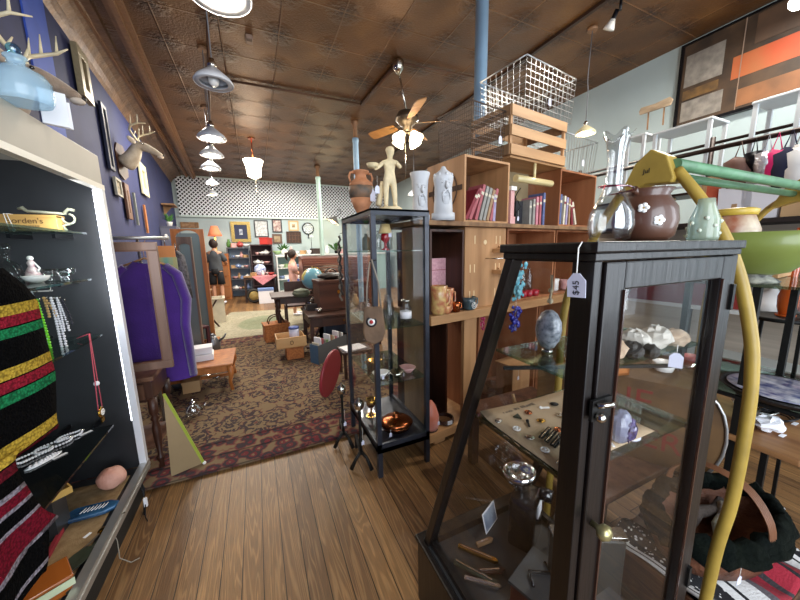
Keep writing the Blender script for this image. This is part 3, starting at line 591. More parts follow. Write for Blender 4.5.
# items on top of the case
q = PX(21, 132, -.78); yb = q.y
t = thing('blue_glass_bottle', 'large pale blue glass bottle on top of the display case', 'bottle', (*PZ(24, 104, 1.955).xy, 1.956)); t.scale = (.92, .92, .95)
ww = .08
M().lathe([(ww*.95, 0), (ww*1.05, .015), (ww*1.05, .075), (ww*.85, .1), (.035, .118), (.024, .125), (.024, .14), (.032, .145), (.032, .152), (.022, .155)], 28, sy=.8).build('body', milky('blue_bottle_glass', 'c4e2f4', .36), t)  # pale opaque mix stands in for window light glowing in the blue glass
M().ball((0, 0, .172), .02, 14, 8).build('stopper', GLB, t)
t = thing('paper_stack', 'folded white papers standing beside the blue glass bottle on the display case', 'papers', (*PZ(56, 126, 1.955).xy, 1.956), .5); M().box(-.035, .04, -.01, .0, 0, .125).build('card_front', PAPER, t, bevel=.001); M().box(-.03, .05, .004, .012, 0, .10).build('card_back', PAPER, t)
# ------------------------------------------------------------ striped blanket hanging in the foreground
BL = bpy.data.materials.new('striped_blanket'); N, L, B = nodes(BL)
tc = N.new('ShaderNodeTexCoord'); sx = N.new('ShaderNodeSeparateXYZ'); L.new(tc.outputs['UV'], sx.inputs[0])
r = N.new('ShaderNodeValToRGB'); r.color_ramp.interpolation = 'CONSTANT'; L.new(sx.outputs[1], r.inputs[0])
KB, GO, RE, GR, WHs = '040405', 'b89a3a', '8c1f30', '1f7a4c', '8a8490'
KB0 = [(0, KB), (.07, WHs), (.09, KB), (.20, WHs), (.225, '6e1426'), (.32, WHs), (.34, KB), (.375, WHs), (.39, '6e1426'), (.415, RE), (.445, KB), (.45, RE), (.472, GO), (.51, KB), (.585, KB), (.61, GR), (.645, KB), (.65, RE), (.69, KB), (.695, GO), (.73, KB), (.83, GR), (.862, KB), (.867, RE), (.90, KB), (.905, GO), (.94, KB)]
zq = lambda y_: PX(12, y_, -.63).z
ZT_, ZB_ = PX(12, 262, -.63).z, PX(12, 655, -.63).z
bands = [(262, KB), (303, GO), (314, KB), (315, RE), (326, KB), (327, GR), (337, KB), (367, GO), (379, KB), (380, RE), (392, KB), (393, GR), (405, KB), (445, GO), (458, KB), (459, '5e1522'), (470, KB), (488, WHs), (494, '6e1426'), (506, WHs), (511, KB), (528, WHs), (533, '6e1426'), (566, WHs), (572, KB), (600, WHs), (606, KB)]
ys_ = [b_[0] for b_ in bands]+[655]
stops = [((zq(ys_[i+1])-ZB_)/(ZT_-ZB_), bands[i][1]) for i in range(len(bands))][::-1]
stops[0] = (0, stops[0][1])
e = r.color_ramp.elements
while len(e) < len(stops): e.new(.999)
for i, (p_, c_) in enumerate(stops): e[i].position = p_; e[i].color = hexc(c_)
vz = tex(N, L, 'Voronoi', mapping(N, L, sc=(1, 1, 1)), Scale=130.0)
c = mix(N, L, ramp(N, L, vz.outputs[0], [(.35, '000000'), (.75, 'c0c0c0')]), r.outputs[0], '0c0c0e')
L.new(c, B.inputs['Base Color']); B.inputs['Roughness'].default_value = 1; B.inputs['Specular IOR Level'].default_value = .05
bp = N.new('ShaderNodeBump'); bp.inputs['Strength'].default_value = .8; bp.inputs['Distance'].default_value = .004; L.new(vz.outputs[0], bp.inputs['Height']); L.new(bp.outputs[0], B.inputs['Normal'])
# edge follows the photograph: right edge pixels (x, y) top to bottom on a vertical sheet at x ~ -.62
prof = [(0, 268), (22, 285), (35, 300), (44, 340), (53, 372), (54, 400), (54, 418), (57, 428), (38, 438), (20, 448), (12, 458), (15, 472), (31, 497), (41, 510), (58, 517), (47, 526), (46, 560), (44, 572), (20, 600), (0, 640)]
xsheet = -.62
E_ = [PX(px, py, xsheet) for px, py in prof]
def sh(u, v_):
    k = v_*(len(E_)-1); i = min(int(k), len(E_)-2); p_ = E_[i].lerp(E_[i+1], k-i)
    z_ = p_.z-u*.0; y_ = p_.y-u*(p_.y-.55)
    return (xsheet-.05*u+.012*math.sin(u*14+v_*4)*min(1, u*4), y_, z_-.10*u*(0 if v_ < .3 else (v_-.3)))
m = M().grid(24, 56, sh); t = thing('striped_blanket', 'black wool blanket with gold, red and green woven bands hanging at the left edge', 'blanket', (0, 0, 0))
o = m.build('cloth', BL, t, solid=.006); uv = o.data.uv_layers.new(name='UVMap')
zt, zb_ = E_[0].z, E_[-1].z
for l in o.data.loops: co = o.data.vertices[l.vertex_index].co; uv.data[l.index].uv = (co.y, (co.z-ZB_)/(ZT_-ZB_))
M().bar((xsheet-.02, .2, zt+.0), (xsheet-.02, E_[0].y+.0, zt+.0), .01).build('hanging_rod', BLK, t)
# ------------------------------------------------------------ left wall: frames, deer heads
def WL(px, py, off=.02):
    n_ = Vector((1, .088, 0)).normalized(); p0_ = Vector((xl(2)+off, 2, 0)); r_ = ray(px, py); return CAM+r_*(n_.dot(p0_-CAM)/n_.dot(r_))
AW = math.atan2(1, -.088)                       # heading of the wall
def wall_frame(px0, py0, px1, py1, fm, pic, label, b=.04, d=.03, cat='picture', mid=None):
    "frame hung on the left wall between two opposite pixel corners (near-top, far-bottom)"
    a_, b2 = WL(px0, py0), WL(px1, py1); w_ = math.hypot(b2.x-a_.x, b2.y-a_.y); h_ = abs(b2.z-a_.z); c_ = (a_+b2)/2
    t = thing('framed_picture', label, cat, c_, AW)
    M().frame(w_, h_, b, d).build('frame', fm, t, bevel=.004)
    M().box(-w_/2+b, w_/2-b, -d*.4, -d*.2, -h_/2+b, h_/2-b).build('picture', pic, t)
    if mid: M().frame(w_-2*b+.002, h_-2*b+.002, mid, .004, T_((0, -d*.4, 0))).build('mat_board', mat('mount_cream', 'cfc8b8', .8), t)
    return t
GOLDF = mat('old_gilt', '86705a', .45, .4, var=.2, vs=30); ART = lambda n, a, b_, s=6: mat(n, a, .7, col2=b_, vs=s)
wall_frame(69, 40, 89, 106, mat('pale_gilt', '8f8164', .45, .3, var=.15, vs=20), ART('art_brown', '6a5540', '8f7a60'), 'large pale gilt empty frame behind the near deer head', .09, .05)
wall_frame(97, 100, 113, 172, mat('frame_navy', '1b2038', .4), ART('art_map', '6b685e', '9c9788', 14), 'tall narrow map picture with dark frame above the case end', .05)
wall_frame(112, 176, 121, 198, mat('frame_pale', '9a978c', .5), ART('art_cane', '9c8d74', '5e564a', 40), 'woven cane panel with pale rim on the left wall', .03)
wall_frame(121.5, 182, 131, 220, MIDW, ART('art_tall', '77706a', 'b0a8a0', 9), 'brown double wooden frame in the middle of the left wall', .09, mid=.03)
wall_frame(132.5, 193, 136.5, 225, mat('frame_silver', '8d9088', .4, .5), ART('art_green', '4c5a44', '8a8f78', 12), 'narrow silver framed green picture right of the brown frame', .05)
wall_frame(137, 160, 148, 198, mat('frame_white', 'cfcaa8', .45), ART('art_ivory', 'b7b18f', '8f8a6c', 8), 'ivory tall frame under the far deer head', .12)
wall_frame(143, 205, 146.5, 233, ORG, ART('art_orange', 'a0674a', '7c4a34', 10), 'thin orange wooden frame near the corner plant', .07)
FUR = mat('deer_fur', '7a6452', .9, col2='a89684', vs=9, bump=.6, bs=120, sheen=.3); FURW = mat('deer_muzzle', 'c4b6a8', .85); ANT = mat('antler', 'cfc3a4', .5, var=.15, vs=20)
def deer(loc, rot, s, label, tint=FUR, nseed=0):
    t = thing('deer_head', label, 'deer head', loc, rot)
    S = lambda *p: Vector(p)*s
    M().prism([(-.13*s, -.2*s), (0, -.27*s), (.13*s, -.2*s), (.15*s, .1*s), (.08*s, .2*s), (-.08*s, .2*s), (-.15*s, .1*s)], .02, RY(PI/2) @ RZ(PI/2)).build('plaque', DKW2, t)
    V_ = [S(.02, 0, -.08), S(.1, 0, -.02), S(.17, 0, .08), S(.21, 0, .18), S(.28, 0, .2), S(.38, 0, .15), S(.46, 0, .1), S(.5, 0, .075)]
    skin('head_and_neck', V_, [(i, i+1) for i in range(7)], [(.15*s, .12*s), (.125*s, .11*s), (.095*s, .09*s), (.078*s, .075*s), (.07*s, .072*s), (.045*s, .05*s), (.034*s, .038*s), (.026*s, .028*s)], tint, t)
    M().ball(S(.475, 0, .068), .032*s, 14, 10, sx=1.3, sy=.95, sz=.75).build('muzzle', FURW, t); M().ball(S(.512, 0, .085), .015*s, 12, 8, sx=.8, sy=1.2).build('nose', mat('deer_nose', '1d1715', .3), t)
    for sg in (1, -1):
        M().ball(S(.3, .052*sg, .215), .013*s, 10, 8).build('eye', mat('deer_eye', '120b08', .1, coat=1), t)
        M().ball((0, 0, 0), .07*s, 14, 8, sx=.35, sy=1, sz=.55, mtx=T_(S(.2, .12*sg, .235)) @ RX(.35*sg) @ RZ(.3*sg)).build('ear', tint, t)
        base = S(.235, .035*sg, .25)
        A = [base, S(.21, .07*sg, .31), S(.2, .14*sg, .36), S(.24, .19*sg, .40), S(.32, .2*sg, .43), S(.4, .16*sg, .45)]
        M().tube(A, [.016*s, .013*s, .013*s, .012*s, .01*s, .004*s]).tube([A[1], S(.24, .06*sg, .37)], [.01*s, .004*s]).tube([A[2], S(.22, .13*sg, .47)], [.011*s, .003*s]).tube([A[3], S(.25, .19*sg, .53)], [.011*s, .003*s]).tube([A[4], S(.33, .2*sg, .54)], [.01*s, .003*s]).build('antler', ANT, t)
    return t
q = WL(120, 158); deer((q.x, q.y, q.z-.02), -.09, 1.0, 'pale deer head mount with antlers above the far left frames', mat('deer_fur_pale', '9a8d7c', .9, col2='bdb2a2', vs=9, bump=.5, bs=100))
q = PX(69, 96, -.93); deer((xl(q.y+.03)+.02, q.y+.03, q.z-.085), -.08, .9, 'brown deer head mount with antlers behind the blue glass bottle')
# ------------------------------------------------------------ rugs
def rug_mat(name, field, ground, accent, border, cw=7.0, bord=None):
    m = bpy.data.materials.new(name); N, L, B = nodes(m)
    tc = N.new('ShaderNodeTexCoord'); g = tc.outputs['Generated']
    v = mapping(N, L); vo = tex(N, L, 'Voronoi', v, Scale=cw, Randomness=.55); ns = tex(N, L, 'Noise', v, Scale=cw*2.6, Detail=2.0, Distortion=1.4)
    a_ = math_(N, L, 'MULTIPLY', math_(N, L, 'ADD', vo.outputs[0], math_(N, L, 'MULTIPLY', ns.outputs[0], .9)), .8)
    c = ramp(N, L, a_, [(.36, accent), (.41, ground), (.45, field), (.55, field), (.565, ground), (.68, ground), (.70, field), (.77, field), (.79, accent), (.83, ground)])
    sx = N.new('ShaderNodeSeparateXYZ'); L.new(v, sx.inputs[0])
    f2 = tex(N, L, 'Voronoi', v, Scale=cw*2, Randomness=.8); c2 = ramp(N, L, math_(N, L, 'ADD', f2.outputs[0], math_(N, L, 'MULTIPLY', ns.outputs[0], .5)), [(.3, ground), (.38, border), (.5, border), (.54, field), (.70, field), (.74, border), (.9, ground)])
    if bord is not None:
        y0_, y1_, x1_ = bord
        dy = math_(N, L, 'MINIMUM', math_(N, L, 'SUBTRACT', sx.outputs[1], y0_), math_(N, L, 'SUBTRACT', y1_, sx.outputs[1])); dd = math_(N, L, 'MINIMUM', dy, math_(N, L, 'SUBTRACT', x1_, sx.outputs[0]))
        k = ramp(N, L, dd, [(.0, 'ffffff'), (.36, 'ffffff'), (.37, '000000')]); k.node.color_ramp.interpolation = 'CONSTANT'
        c = mix(N, L, k, c, c2)
        ln_ = ramp(N, L, math_(N, L, 'PINGPONG', dd, .085), [(.0, 'ffffff'), (.014, '000000')]); k2 = math_(N, L, 'MULTIPLY', math_(N, L, 'MULTIPLY', ln_, k), .8)
        c = mix(N, L, k2, c, '1c1518')
    wear = tex(N, L, 'Noise', v, Scale=1.7, Detail=5.0); c = mix(N, L, ramp(N, L, wear.outputs[0], [(.45, '000000'), (.75, '707070')]), c, '6d5f55')
    L.new(c, B.inputs['Base Color']); B.inputs['Roughness'].default_value = 1; B.inputs['Specular IOR Level'].default_value = .1
    f3 = tex(N, L, 'Noise', v, Scale=220.0); bp = N.new('ShaderNodeBump'); bp.inputs['Strength'].default_value = .5; bp.inputs['Distance'].default_value = .003; L.new(f3.outputs[0], bp.inputs['Height']); L.new(bp.outputs[0], B.inputs['Normal'])
    return m
RG = rug_mat('persian_wool', '3f3638', '7b6850', '6b4038', '6a3034', 5.2, (2.22, 5.8, 1.5))
def rs(u, v_): return (-1.25+2.75*u, 2.21+3.6*v_, .011+.003*math.sin(u*17+v_*5)*math.sin(v_*11))
solo('persian_rug', 'large worn dark persian rug with red patterned border on the plank floor', 'rug', M().grid(40, 40, rs), RG, solid=.008)
RG2 = rug_mat('green_wool', '8f8a74', 'a39b86', '968e78', '8f8a70', 6.0)
m = M(); m.lathe([(0, .006), (1, .006), (1.0, .001)], 40, sx=1.0, sy=1.45)
q = PZ(256, 325, 0); N, L, B = nodes(RG2); src = B.inputs['Base Color'].links[0].from_socket; v9 = mapping(N, L, sc=(1.25, .8, 0)); ln9 = N.new('ShaderNodeVectorMath'); ln9.operation = 'LENGTH'; L.new(v9, ln9.inputs[0]); L.new(mix(N, L, ramp(N, L, ln9.outputs['Value'], [(.50, 'b0b0b0'), (.56, '000000')]), src, '55704f'), B.inputs['Base Color'])
solo('area_rug', 'faded green and beige rug on the floor before the cloth-covered table', 'rug', M().box(-.95, .95, -1.35, 1.35, .001, .008), RG2, (-.0, 7.0, .0), -.2)
# ------------------------------------------------------------ left: cabinet, leaning frame, sweater
t = thing('side_cabinet', 'small dark wooden cabinet with turned front leg beyond the display case', 'cabinet', (-.87, 2.6, 0))
zc_ = VZ(160, 374, (-.70, 2.42)); 
M().box(-.26, .2, -.2, .2, zc_-.03, zc_).build('top', MIDW, t, bevel=.006); M().box(-.24, .18, -.18, .18, zc_-.17, zc_-.03).build('body', DKW2, t)
d_ = M().box(-.22, .14, -.19, -.18, zc_-.15, zc_-.05).build('drawer', MIDW, t); M().ball((-.04, -.2, zc_-.1), .012, 10, 8).build('knob', BRS, d_)
def turned(x, y, h, r=.022, n='leg', mm=DKW2, par=None):
    p_ = [(r*.5, 0), (r*.8, .02*h), (r*.6, .1*h), (r*1.1, .16*h), (r*1.1, .19*h), (r*.6, .22*h), (r*1.05, .45*h), (r*1.15, .6*h), (r*.7, .68*h), (r*1.2, .72*h), (r*.7, .76*h), (r*1.2, .80*h), (r*1.2, h)]
    return M().lathe(p_, 16, c=(x, y, 0)).build(n, mm, par)
for sx_ in (-.23, .17):
    for sy_ in (-.17, .17): turned(sx_, sy_, zc_-.15, par=t)
M().box(-.23, .17, -.17, .17, .16, .18).build('lower_shelf', MIDW, t)
# leaning panel
a, b_, c_ = PY(163, 394, 2.36), PY(203, 463, 2.33), PY(171, 474, 2.28); a.y = 2.36
tb = thing('folded_table_leaf', 'tan triangular board with a lime edge leaning against the cabinet leg', 'board', (0, 0, 0))
b_.z = max(b_.z, .02); c_.z = .018
fa = mat('tan_board', '8a7350', .6, var=.08, vs=6)
n_ = Vector((0, .012, 0)); m = M(); m.add([a, b_, c_, a+n_, b_+n_, c_+n_], [(0, 1, 2), (5, 4, 3), (0, 3, 4, 1), (1, 4, 5, 2), (2, 5, 3, 0)], False).build('board', fa, tb)
M().bar(a+Vector((.004, 0, 0)), b_+Vector((.004, 0, 0)), .006, .016).build('edge_strip', mat('lime_edge', '9aa83c', .5), tb)
M().ball(b_+Vector((.008, 0, .0)), .012, 8, 6).build('corner_foot', PORC, tb)
# big wooden frame in front of the sweater
q0, q1 = PY(160, 242, 2.5), PY(172, 366, 2.5); hh = q0.z-q1.z
t = thing('glazed_picture_frame', 'large empty brown wooden glazed frame leaning upright in front of the purple sweater', 'picture frame', ((q0.x+q1.x)/2-.2, 2.5, (q0.z+q1.z)/2))
FRW = wood('greyish_brown_wood', '5e4438', '846656', .45, 12)
M().frame(.40, hh, .052, .03).build('frame', FRW, t, bevel=.004); M().frame(.30, hh-.1, .008, .006, T_((0, -.024, 0))).build('inner_bead', MIDW, t); M().box(-.15, .15, -.012, -.008, -hh/2+.052, hh/2-.052).build('pane', GLV, t)
# sweater
PUR = mat('purple_wool', '45217c', .95, var=.15, vs=6, bump=.35, bs=90, sheen=.4)
yS = 2.95; A0 = PY(153, 262, yS); B0 = PY(196, 378, yS)
t = thing('purple_sweater', 'long purple knit sweater hanging on a clothes rail', 'sweater', (A0.x-.05, yS, 0))
zt, zb_ = A0.z-.0, B0.z+.02; H_ = zt-zb_
def torso(u, v_):
    ang = 2*PI*u; z = zb_+H_*v_; w_ = (.20+.03*(1-v_)) if v_ < .86 else .20-(v_-.86)/.14*.13; d_ = .05*(1 if v_ < .86 else 1-(v_-.86)/.14*.4)
    f = 1+.06*math.sin(ang*5+v_*3)*(1-v_); return (math.cos(ang)*w_*f, math.sin(ang)*d_*f, z+.012*math.cos(ang*2)*(v_ > .9))
M().grid(48, 24, torso).build('body', PUR, t)
xe = B0.x-t.location.x
M().tube([(.12, 0, zt-.03), (.19, 0, zt-.1), (.23, 0, zt-.3), (xe-.02, -.01, zt-.5), (xe-.01, -.01, zb_+.02)], [.045, .06, .06, .055, .045], 14, flat=.6).build('sleeve', PUR, t)
M().tube([(-.12, 0, zt-.03), (-.19, 0, zt-.1), (-.23, 0, zt-.3), (-.24, -.01, zt-.5), (-.25, -.01, zb_+.05)], [.045, .06, .06, .055, .045], 14, flat=.6).build('sleeve', PUR, t)
zr = VZ(150, 238, (A0.x, yS))
M().tube([(-.17, 0, zt-.04), (0, 0, zt+.03), (.17, 0, zt-.04)], .008).tube([(0, 0, zt+.03), (0, 0, zr-.03)]+arc((.0, 0, zr-.012), .022, -PI/2, PI*.9, 10), .002, 5).build('hanger', PINE, t)
# clothes rail
t = thing('clothes_rail', 'white clothes rail holding the purple sweater behind the brown frame', 'clothes rail', (A0.x-.2, yS, 0))
M().tube([(-.25, 0, zr), (.32, 0, zr)], .012).build('top_bar', ALU, t)
for x in (-.25, .1): M().tube([(x, .09, .02), (x, .09, zr), (x, 0, zr)], .01).build('post', ALU, t); M().bar((x, -.1, .015), (x, .25, .015), .025).build('foot', ALU, t)
q = PY(166, 256, 3.05); t = thing('folded_textile', 'orange panel with yellow and teal striped cloth hanging behind the sweater shoulder', 'textile', q)
M().box(-.06, .06, 0, .02, -.1, .08).build('panel', mat('orange_cloth', 'c9824c', .8), t); M().box(-.05, .07, -.012, 0, -.12, -.01).build('striped_cloth', mat('stripe_cloth', 'd2a428', .8, col2='3f9b9a', vs=9, stretch=(1, 1, .05)), t); M().tube([(0, .01, .08), (0, 0, zr-q.z+.01)], .004).build('hook', SILV, t)
# hanging dark garment behind
q = PY(177, 262, 3.5); t = thing('dark_jacket', 'black patterned jacket hanging at the end of the rail', 'jacket', q)
M().tube([(0, 0, .1), (.02, 0, .05), (.03, 0, -.1), (.05, 0, -.35)], [.03, .07, .08, .07], 14, flat=.6).build('body', mat('dark_pattern', '1e1c22', .8, col2='6b6870', vs=30), t); M().tube([(0, 0, .1), (0, 0, .17)], .004).build('hanger', SILV, t)
# white wire stool / table beside case (bench with white boxes)
G0 = PZ(234, 391, 0); zt_ = VZ(232, 362, G0)
t = thing('wooden_bench', 'low orange oak bench table with curved cabriole legs on the rug', 'bench', (G0.x-.30, G0.y+.22, 0), 0.0)
M().box(-.36, .32, -.26, .34, zt_-.025, zt_).build('top', ORG, t, bevel=.008)
M().box(-.32, .28, -.22, .30, zt_-.09, zt_-.025).build('apron', ORG, t)
for sx_ in (-1, 1):
    for sy_ in (-1, 1):
        x, y = (.28 if sx_ > 0 else -.31), (.29 if sy_ > 0 else -.21)
        M().tube([(x, y, zt_-.03), (x+.015*sx_, y+.01*sy_, zt_-.12), (x-.005*sx_, y, zt_*.4), (x+.01*sx_, y, .0)], [.028, .026, .015, .018], 10).build('leg', ORG, t)
M().bar((-.3, .04, zt_*.33), (.28, .04, zt_*.33), .02, .03).bar((.28, -.2, zt_*.33), (.28, .28, zt_*.33), .02, .03).bar((-.31, -.2, zt_*.33), (-.31, .28, zt_*.33), .02, .03).build('stretcher', ORG, t)
bx, by = t.location.x, t.location.y
for i, (x, y, w_, h_, z_, lab) in enumerate(((bx+.0, by+.04, .24, .06, 0, 'flat white box at the bottom of the pair on the oak bench'), (bx+.01, by+.06, .2, .07, .064, 'smaller white box stacked on top of the flat one on the bench'))):
    u = thing('white_box', lab, 'box', (x, y, zt_+.002+z_), .1); M().box(-w_/2, w_/2, -w_/2.4, w_/2.4, 0, h_*.7).build('body', PAPER, u, bevel=.003); M().box(-w_/2-.003, w_/2+.003, -w_/2.4-.003, w_/2.4+.003, h_*.7, h_).build('lid', PAPER, u, bevel=.003)
# crock or glass jar on the rug
q = PZ(194, 416, .015); t = thing('glass_teapot', 'round cut-glass jar with spout standing on the rug by the cabinet', 'jar', q); M().lathe([(.03, 0), (.06, .03), (.065, .06), (.045, .1), (.03, .11), (.035, .12)], 20).build('body', glassy('cut_glass', refl=.35, tint=.8, boost=1.3), t); M().tube([(.06, 0, .05), (.09, 0, .08), (.1, 0, .1)], [.014, .01, .008]).build('spout', SILV, t); M().lathe([(.03, .12), (.02, .135), (.006, .14), (.01, .155), (0, .16)], 16).build('lid', SILV, t)
# mid-left clutter tables
def simple_table(name, label, x, y, w_, d_, h_, top, legm, rot=0, legs=.03, apron=.06, cat='table'):
    t = thing(name, label, cat, (x, y, 0), rot)
    M().box(-w_/2, w_/2, -d_/2, d_/2, h_-.025, h_).build('tabletop', top, t, bevel=.005)
    if apron: M().box(-w_/2+.03, w_/2-.03, -d_/2+.03, d_/2-.03, h_-.025-apron, h_-.025).build('apron', legm, t)
    for sx_ in (-1, 1):
        for sy_ in (-1, 1): M().bar((sx_*(w_/2-.04), sy_*(d_/2-.04), 0), (sx_*(w_/2-.04), sy_*(d_/2-.04), h_-.03), legs).build('leg', legm, t)
    return t
q = PZ(205, 290, .72); simple_table('lamp_table', 'narrow wooden table with white dishes behind the purple sweater', q.x-.2, q.y, .6, .45, .72, OLDW, DKW2)
tx, ty = q.x-.2, q.y
for dx_, r_, h_, lab in ((.10, .06, .05, 'white bowl at the left of the table behind the sweater'), (.25, .08, .03, 'flat white dish at the right of the table behind the sweater')):
    m = M(); m.nocap = True; t = thing('white_dish', lab, 'dish', (tx+dx_-.05, ty-.05, .722)); m.lathe([(r_*.4, 0), (r_*.5, .005), (r_, h_), (r_*.94, h_), (0, .008)], 20).build('bowl', PORC, t); M().lathe([(r_*.38, 0), (r_*.42, .004)], 16).build('foot', PORC, t)
q = PZ(212, 335, .25); t = thing('metal_coffee_pot', 'grey metal coffee pot lying among clutter behind the bench', 'pot', (q.x, q.y, 0)); M().lathe([(.09, 0), (.1, .12), (.06, .2), (.05, .24)], 18).build('body', mat('pewter', '8a8c92', .35, .8), t); M().tube([(.07, 0, .14), (.15, 0, .2), (.18, 0, .25)], [.02, .014, .01]).build('spout', MATS['pewter'], t); M().tube([(-.08, 0, .18), (-.14, 0, .14), (-.1, 0, .06)], .008).build('handle', BLK, t); M().lathe([(.05, .24), (.02, .27), (0, .28)], 14).build('lid', MATS['pewter'], t)
G1 = PZ(222, 322, 0); zt2 = VZ(216, 299, G1); t = thing('wooden_bin', 'cream open-topped wooden bin standing on the floor beside the man', 'bin', (G1.x-.15, G1.y+.1, 0), .1)
CRM = mat('cream_paint', 'c9bfa8', .5, var=.08); m = M(); m.box(-.22, .22, -.2, -.17, 0, zt2).box(-.22, .22, .17, .2, 0, zt2).box(-.22, -.19, -.17, .17, 0, zt2).box(.19, .22, -.17, .17, 0, zt2).build('side_panel', CRM, t); M().box(-.19, .19, -.17, .17, 0, .02).build('base', CRM, t); M().frame(.48, .44, .04, .02, T_((0, 0, zt2+.001)) @ RX(-PI/2)).build('rim', CRM, t)
q = PZ(207, 330, .0); t = thing('folded_stand', 'dark folding wooden stand leaning beside the cream bin', 'stand', (q.x, q.y+.1, 0)); M().bar((-.15, 0, .0), (.2, 0, .55), .03).build('leg', DKW2, t); M().bar((.2, .06, .0), (-.15, .06, .55), .03).build('leg', DKW2, t); M().bar((-.15, -.03, .55), (-.15, .12, .55), .02).build('rail', DKW2, t)
# cheval mirror frames
def arch_mirror(px0, px1, pytop, y, label, fm, name='arched_mirror', z0=.05, arch=True):
    a_, b2 = PY(px0, pytop, y), PY(px1, pytop, y); w_ = b2.x-a_.x; h_ = a_.z-z0
    t = thing(name, label, 'mirror', ((a_.x+b2.x)/2, y, z0)); b = w_*.14
    m = M().box(-w_/2, -w_/2+b, -.03, .03, 0, h_-.1).box(w_/2-b, w_/2, -.03, .03, 0, h_-.1).box(-w_/2+b, w_/2-b, -.03, .03, 0, b*1.3)
    out = [(-w_/2, h_-.1), (-w_/2, h_), (w_/2, h_), (w_/2, h_-.1), (w_/2-b, h_-.1)]+[(math.cos(PI*k/12)*(w_/2-b), h_-.1-b*.3+math.sin(PI*k/12)*(.1 if arch else .03)) for k in range(0, 13)]+[(-w_/2+b, h_-.1)]
    m.prism(out, .06, T_((0, .03, 0)) @ RX(PI/2)); m.build('frame', fm, t)
    M().box(-w_/2+b*.8, w_/2-b*.8, .0, .006, b, h_-.06).build('mirror_glass', mat('mirror_silver', '93a3a4', .2, .35), t)  # grey-teal colour stands in for the pale wall reflected in the mirror
    M().bar((-w_/2, 0, 0), (-w_/2, .3, 0), .05).bar((w_/2, 0, 0), (w_/2, .3, 0), .05).build('foot', fm, t)
    return t
for a__ in ((170, 203, 229, 5.6, 'tall arched oak cheval mirror left of the man', ORG, 'arched_mirror', .03),): arch_mirror(*a__)
arch_mirror(176, 191, 237, 4.4, 'dark framed tall mirror in front of the arched oak one', FRW, 'tall_mirror', .03, False)
# corner shelf with plant
q = WL(163, 206); t = thing('wall_shelf', 'small wooden bracket shelf with carved front high in the left corner', 'shelf', (q.x, q.y, q.z), AW); M().box(-.3, .3, -.25, 0, 0, .03).build('board', OLDW, t); M().prism([(0, 0), (0, -.22), (-.18, 0)], .03, RZ(PI/2) @ RX(PI/2)).build('bracket', OLDW, t)
def plant(name, label, loc, r, h, pot=PORC, seed=1, n=26, ph=.1, leafm=None, pr=.06):
    rnd = random.Random(seed); t = thing(name, label, 'plant', loc)
    M().lathe([(pr*.7, 0), (pr, ph*.9), (pr*1.08, ph), (pr*.9, ph), (0, ph*.8)], 18).build('pot', pot, t); m = M()
    for k in range(n):
        a_ = rnd.random()*6.28; e_ = rnd.random()**.7; d_ = Vector((math.cos(a_)*r*e_, math.sin(a_)*r*e_, ph+h*(.3+.7*rnd.random())))
        s_ = Vector((0, 0, ph*.8)); mid = s_.lerp(d_, .55)+Vector((0, 0, h*.15)); w_ = Vector((-math.sin(a_), math.cos(a_), .3)).normalized()*r*.16
        m.add([s_, mid-w_, d_, mid+w_], [(0, 1, 2, 3)])
    m.build('foliage', leafm or LEAF, t, solid=.001); return t
q = WL(161, 221); plant('potted_plant', 'trailing green plant in a white pot in the corner by the lattice', (q.x+.15, q.y, q.z-.12), .14, .2, seed=4)
t = thing('grey_cabinet', 'tall grey painted cabinet in the left corner under the trailing plant', 'cabinet', (q.x+.15, q.y, 0)); zz = q.z-.122
GRC = mat('grey_cabinet_paint', '4b4c5c', .6); M().box(-.15, .15, -.2, .2, 0, zz).build('body', GRC, t); M().box(-.14, .14, -.212, -.2, .05, zz-.05).build('door', mat('grey_door', '5a5b6c', .6), t); M().ball((-.05, -.22, zz-.2), .03, 12, 8, sy=.4).build('medallion', PORC, t)
# ------------------------------------------------------------ back of the shop
def BK(px, py, y=YB-.03): return PY(px, py, y)
def back_frame(px0, py0, px1, py1, fm, pic, label, b=.05, d=.03, mid=0, midm=None, cat='picture', name='framed_picture'):
    a_, b2 = BK(px0, py0), BK(px1, py1); w_, h_ = b2.x-a_.x, a_.z-b2.z; t = thing(name, label, cat, ((a_.x+b2.x)/2, YB-.005, (a_.z+b2.z)/2))
    M().frame(w_, h_, b, d).build('frame', fm, t); M().box(-w_/2+b, w_/2-b, -d*.5, -.004, -h_/2+b, h_/2-b).build('picture', pic, t)
    if mid: M().frame(w_-2*b+.002, h_-2*b+.002, mid, .004, T_((0, -d*.5, 0))).build('mat_board', midm, t)
    return t
GILT = mat('gilt_frame', '94804c', .35, .7, var=.3, vs=40); NVM = mat('navy_mount', '2d3550', .7); KF = mat('black_frame', '24242a', .4)
back_frame(230, 221.5, 251.5, 242, GILT, ART('art_sketch', 'cfd6df', '5a6480', 12), 'gilt framed picture with navy mount, largest on the back wall', .1, .05, .14, NVM)
back_frame(253.5, 220, 269, 237, KF, ART('art_poster', 'd5d8d6', '9a9fa2', 18), 'white poster in a thin black frame right of the gilt picture', .035)
back_frame(271.5, 219, 282.5, 232.5, KF, ART('art_red', 'd3c6bd', '6e3f3f', 10), 'cream portrait print with dark red hat in a black frame', .04)
back_frame(272, 234, 282.5, 243.5, mat('brown_frame', '5b4438', .5), ART('art_sepia', 'b7a384', '7a6248', 6), 'small sepia print hanging below the portrait print', .06)
back_frame(288, 220.5, 299, 231, mat('tan_frame', 'b59a72', .5), ART('art_gold', 'd1b184', '5d5548', 7), 'tan framed landscape above the dark printer tray', .05, .03, .07, MATS['mount_cream'])
back_frame(180, 222, 199, 228, OLDW, ART('art_sign', 'a9896a', '7a5a40', 10), 'narrow wooden plaque picture above the arched oak mirror', .04)
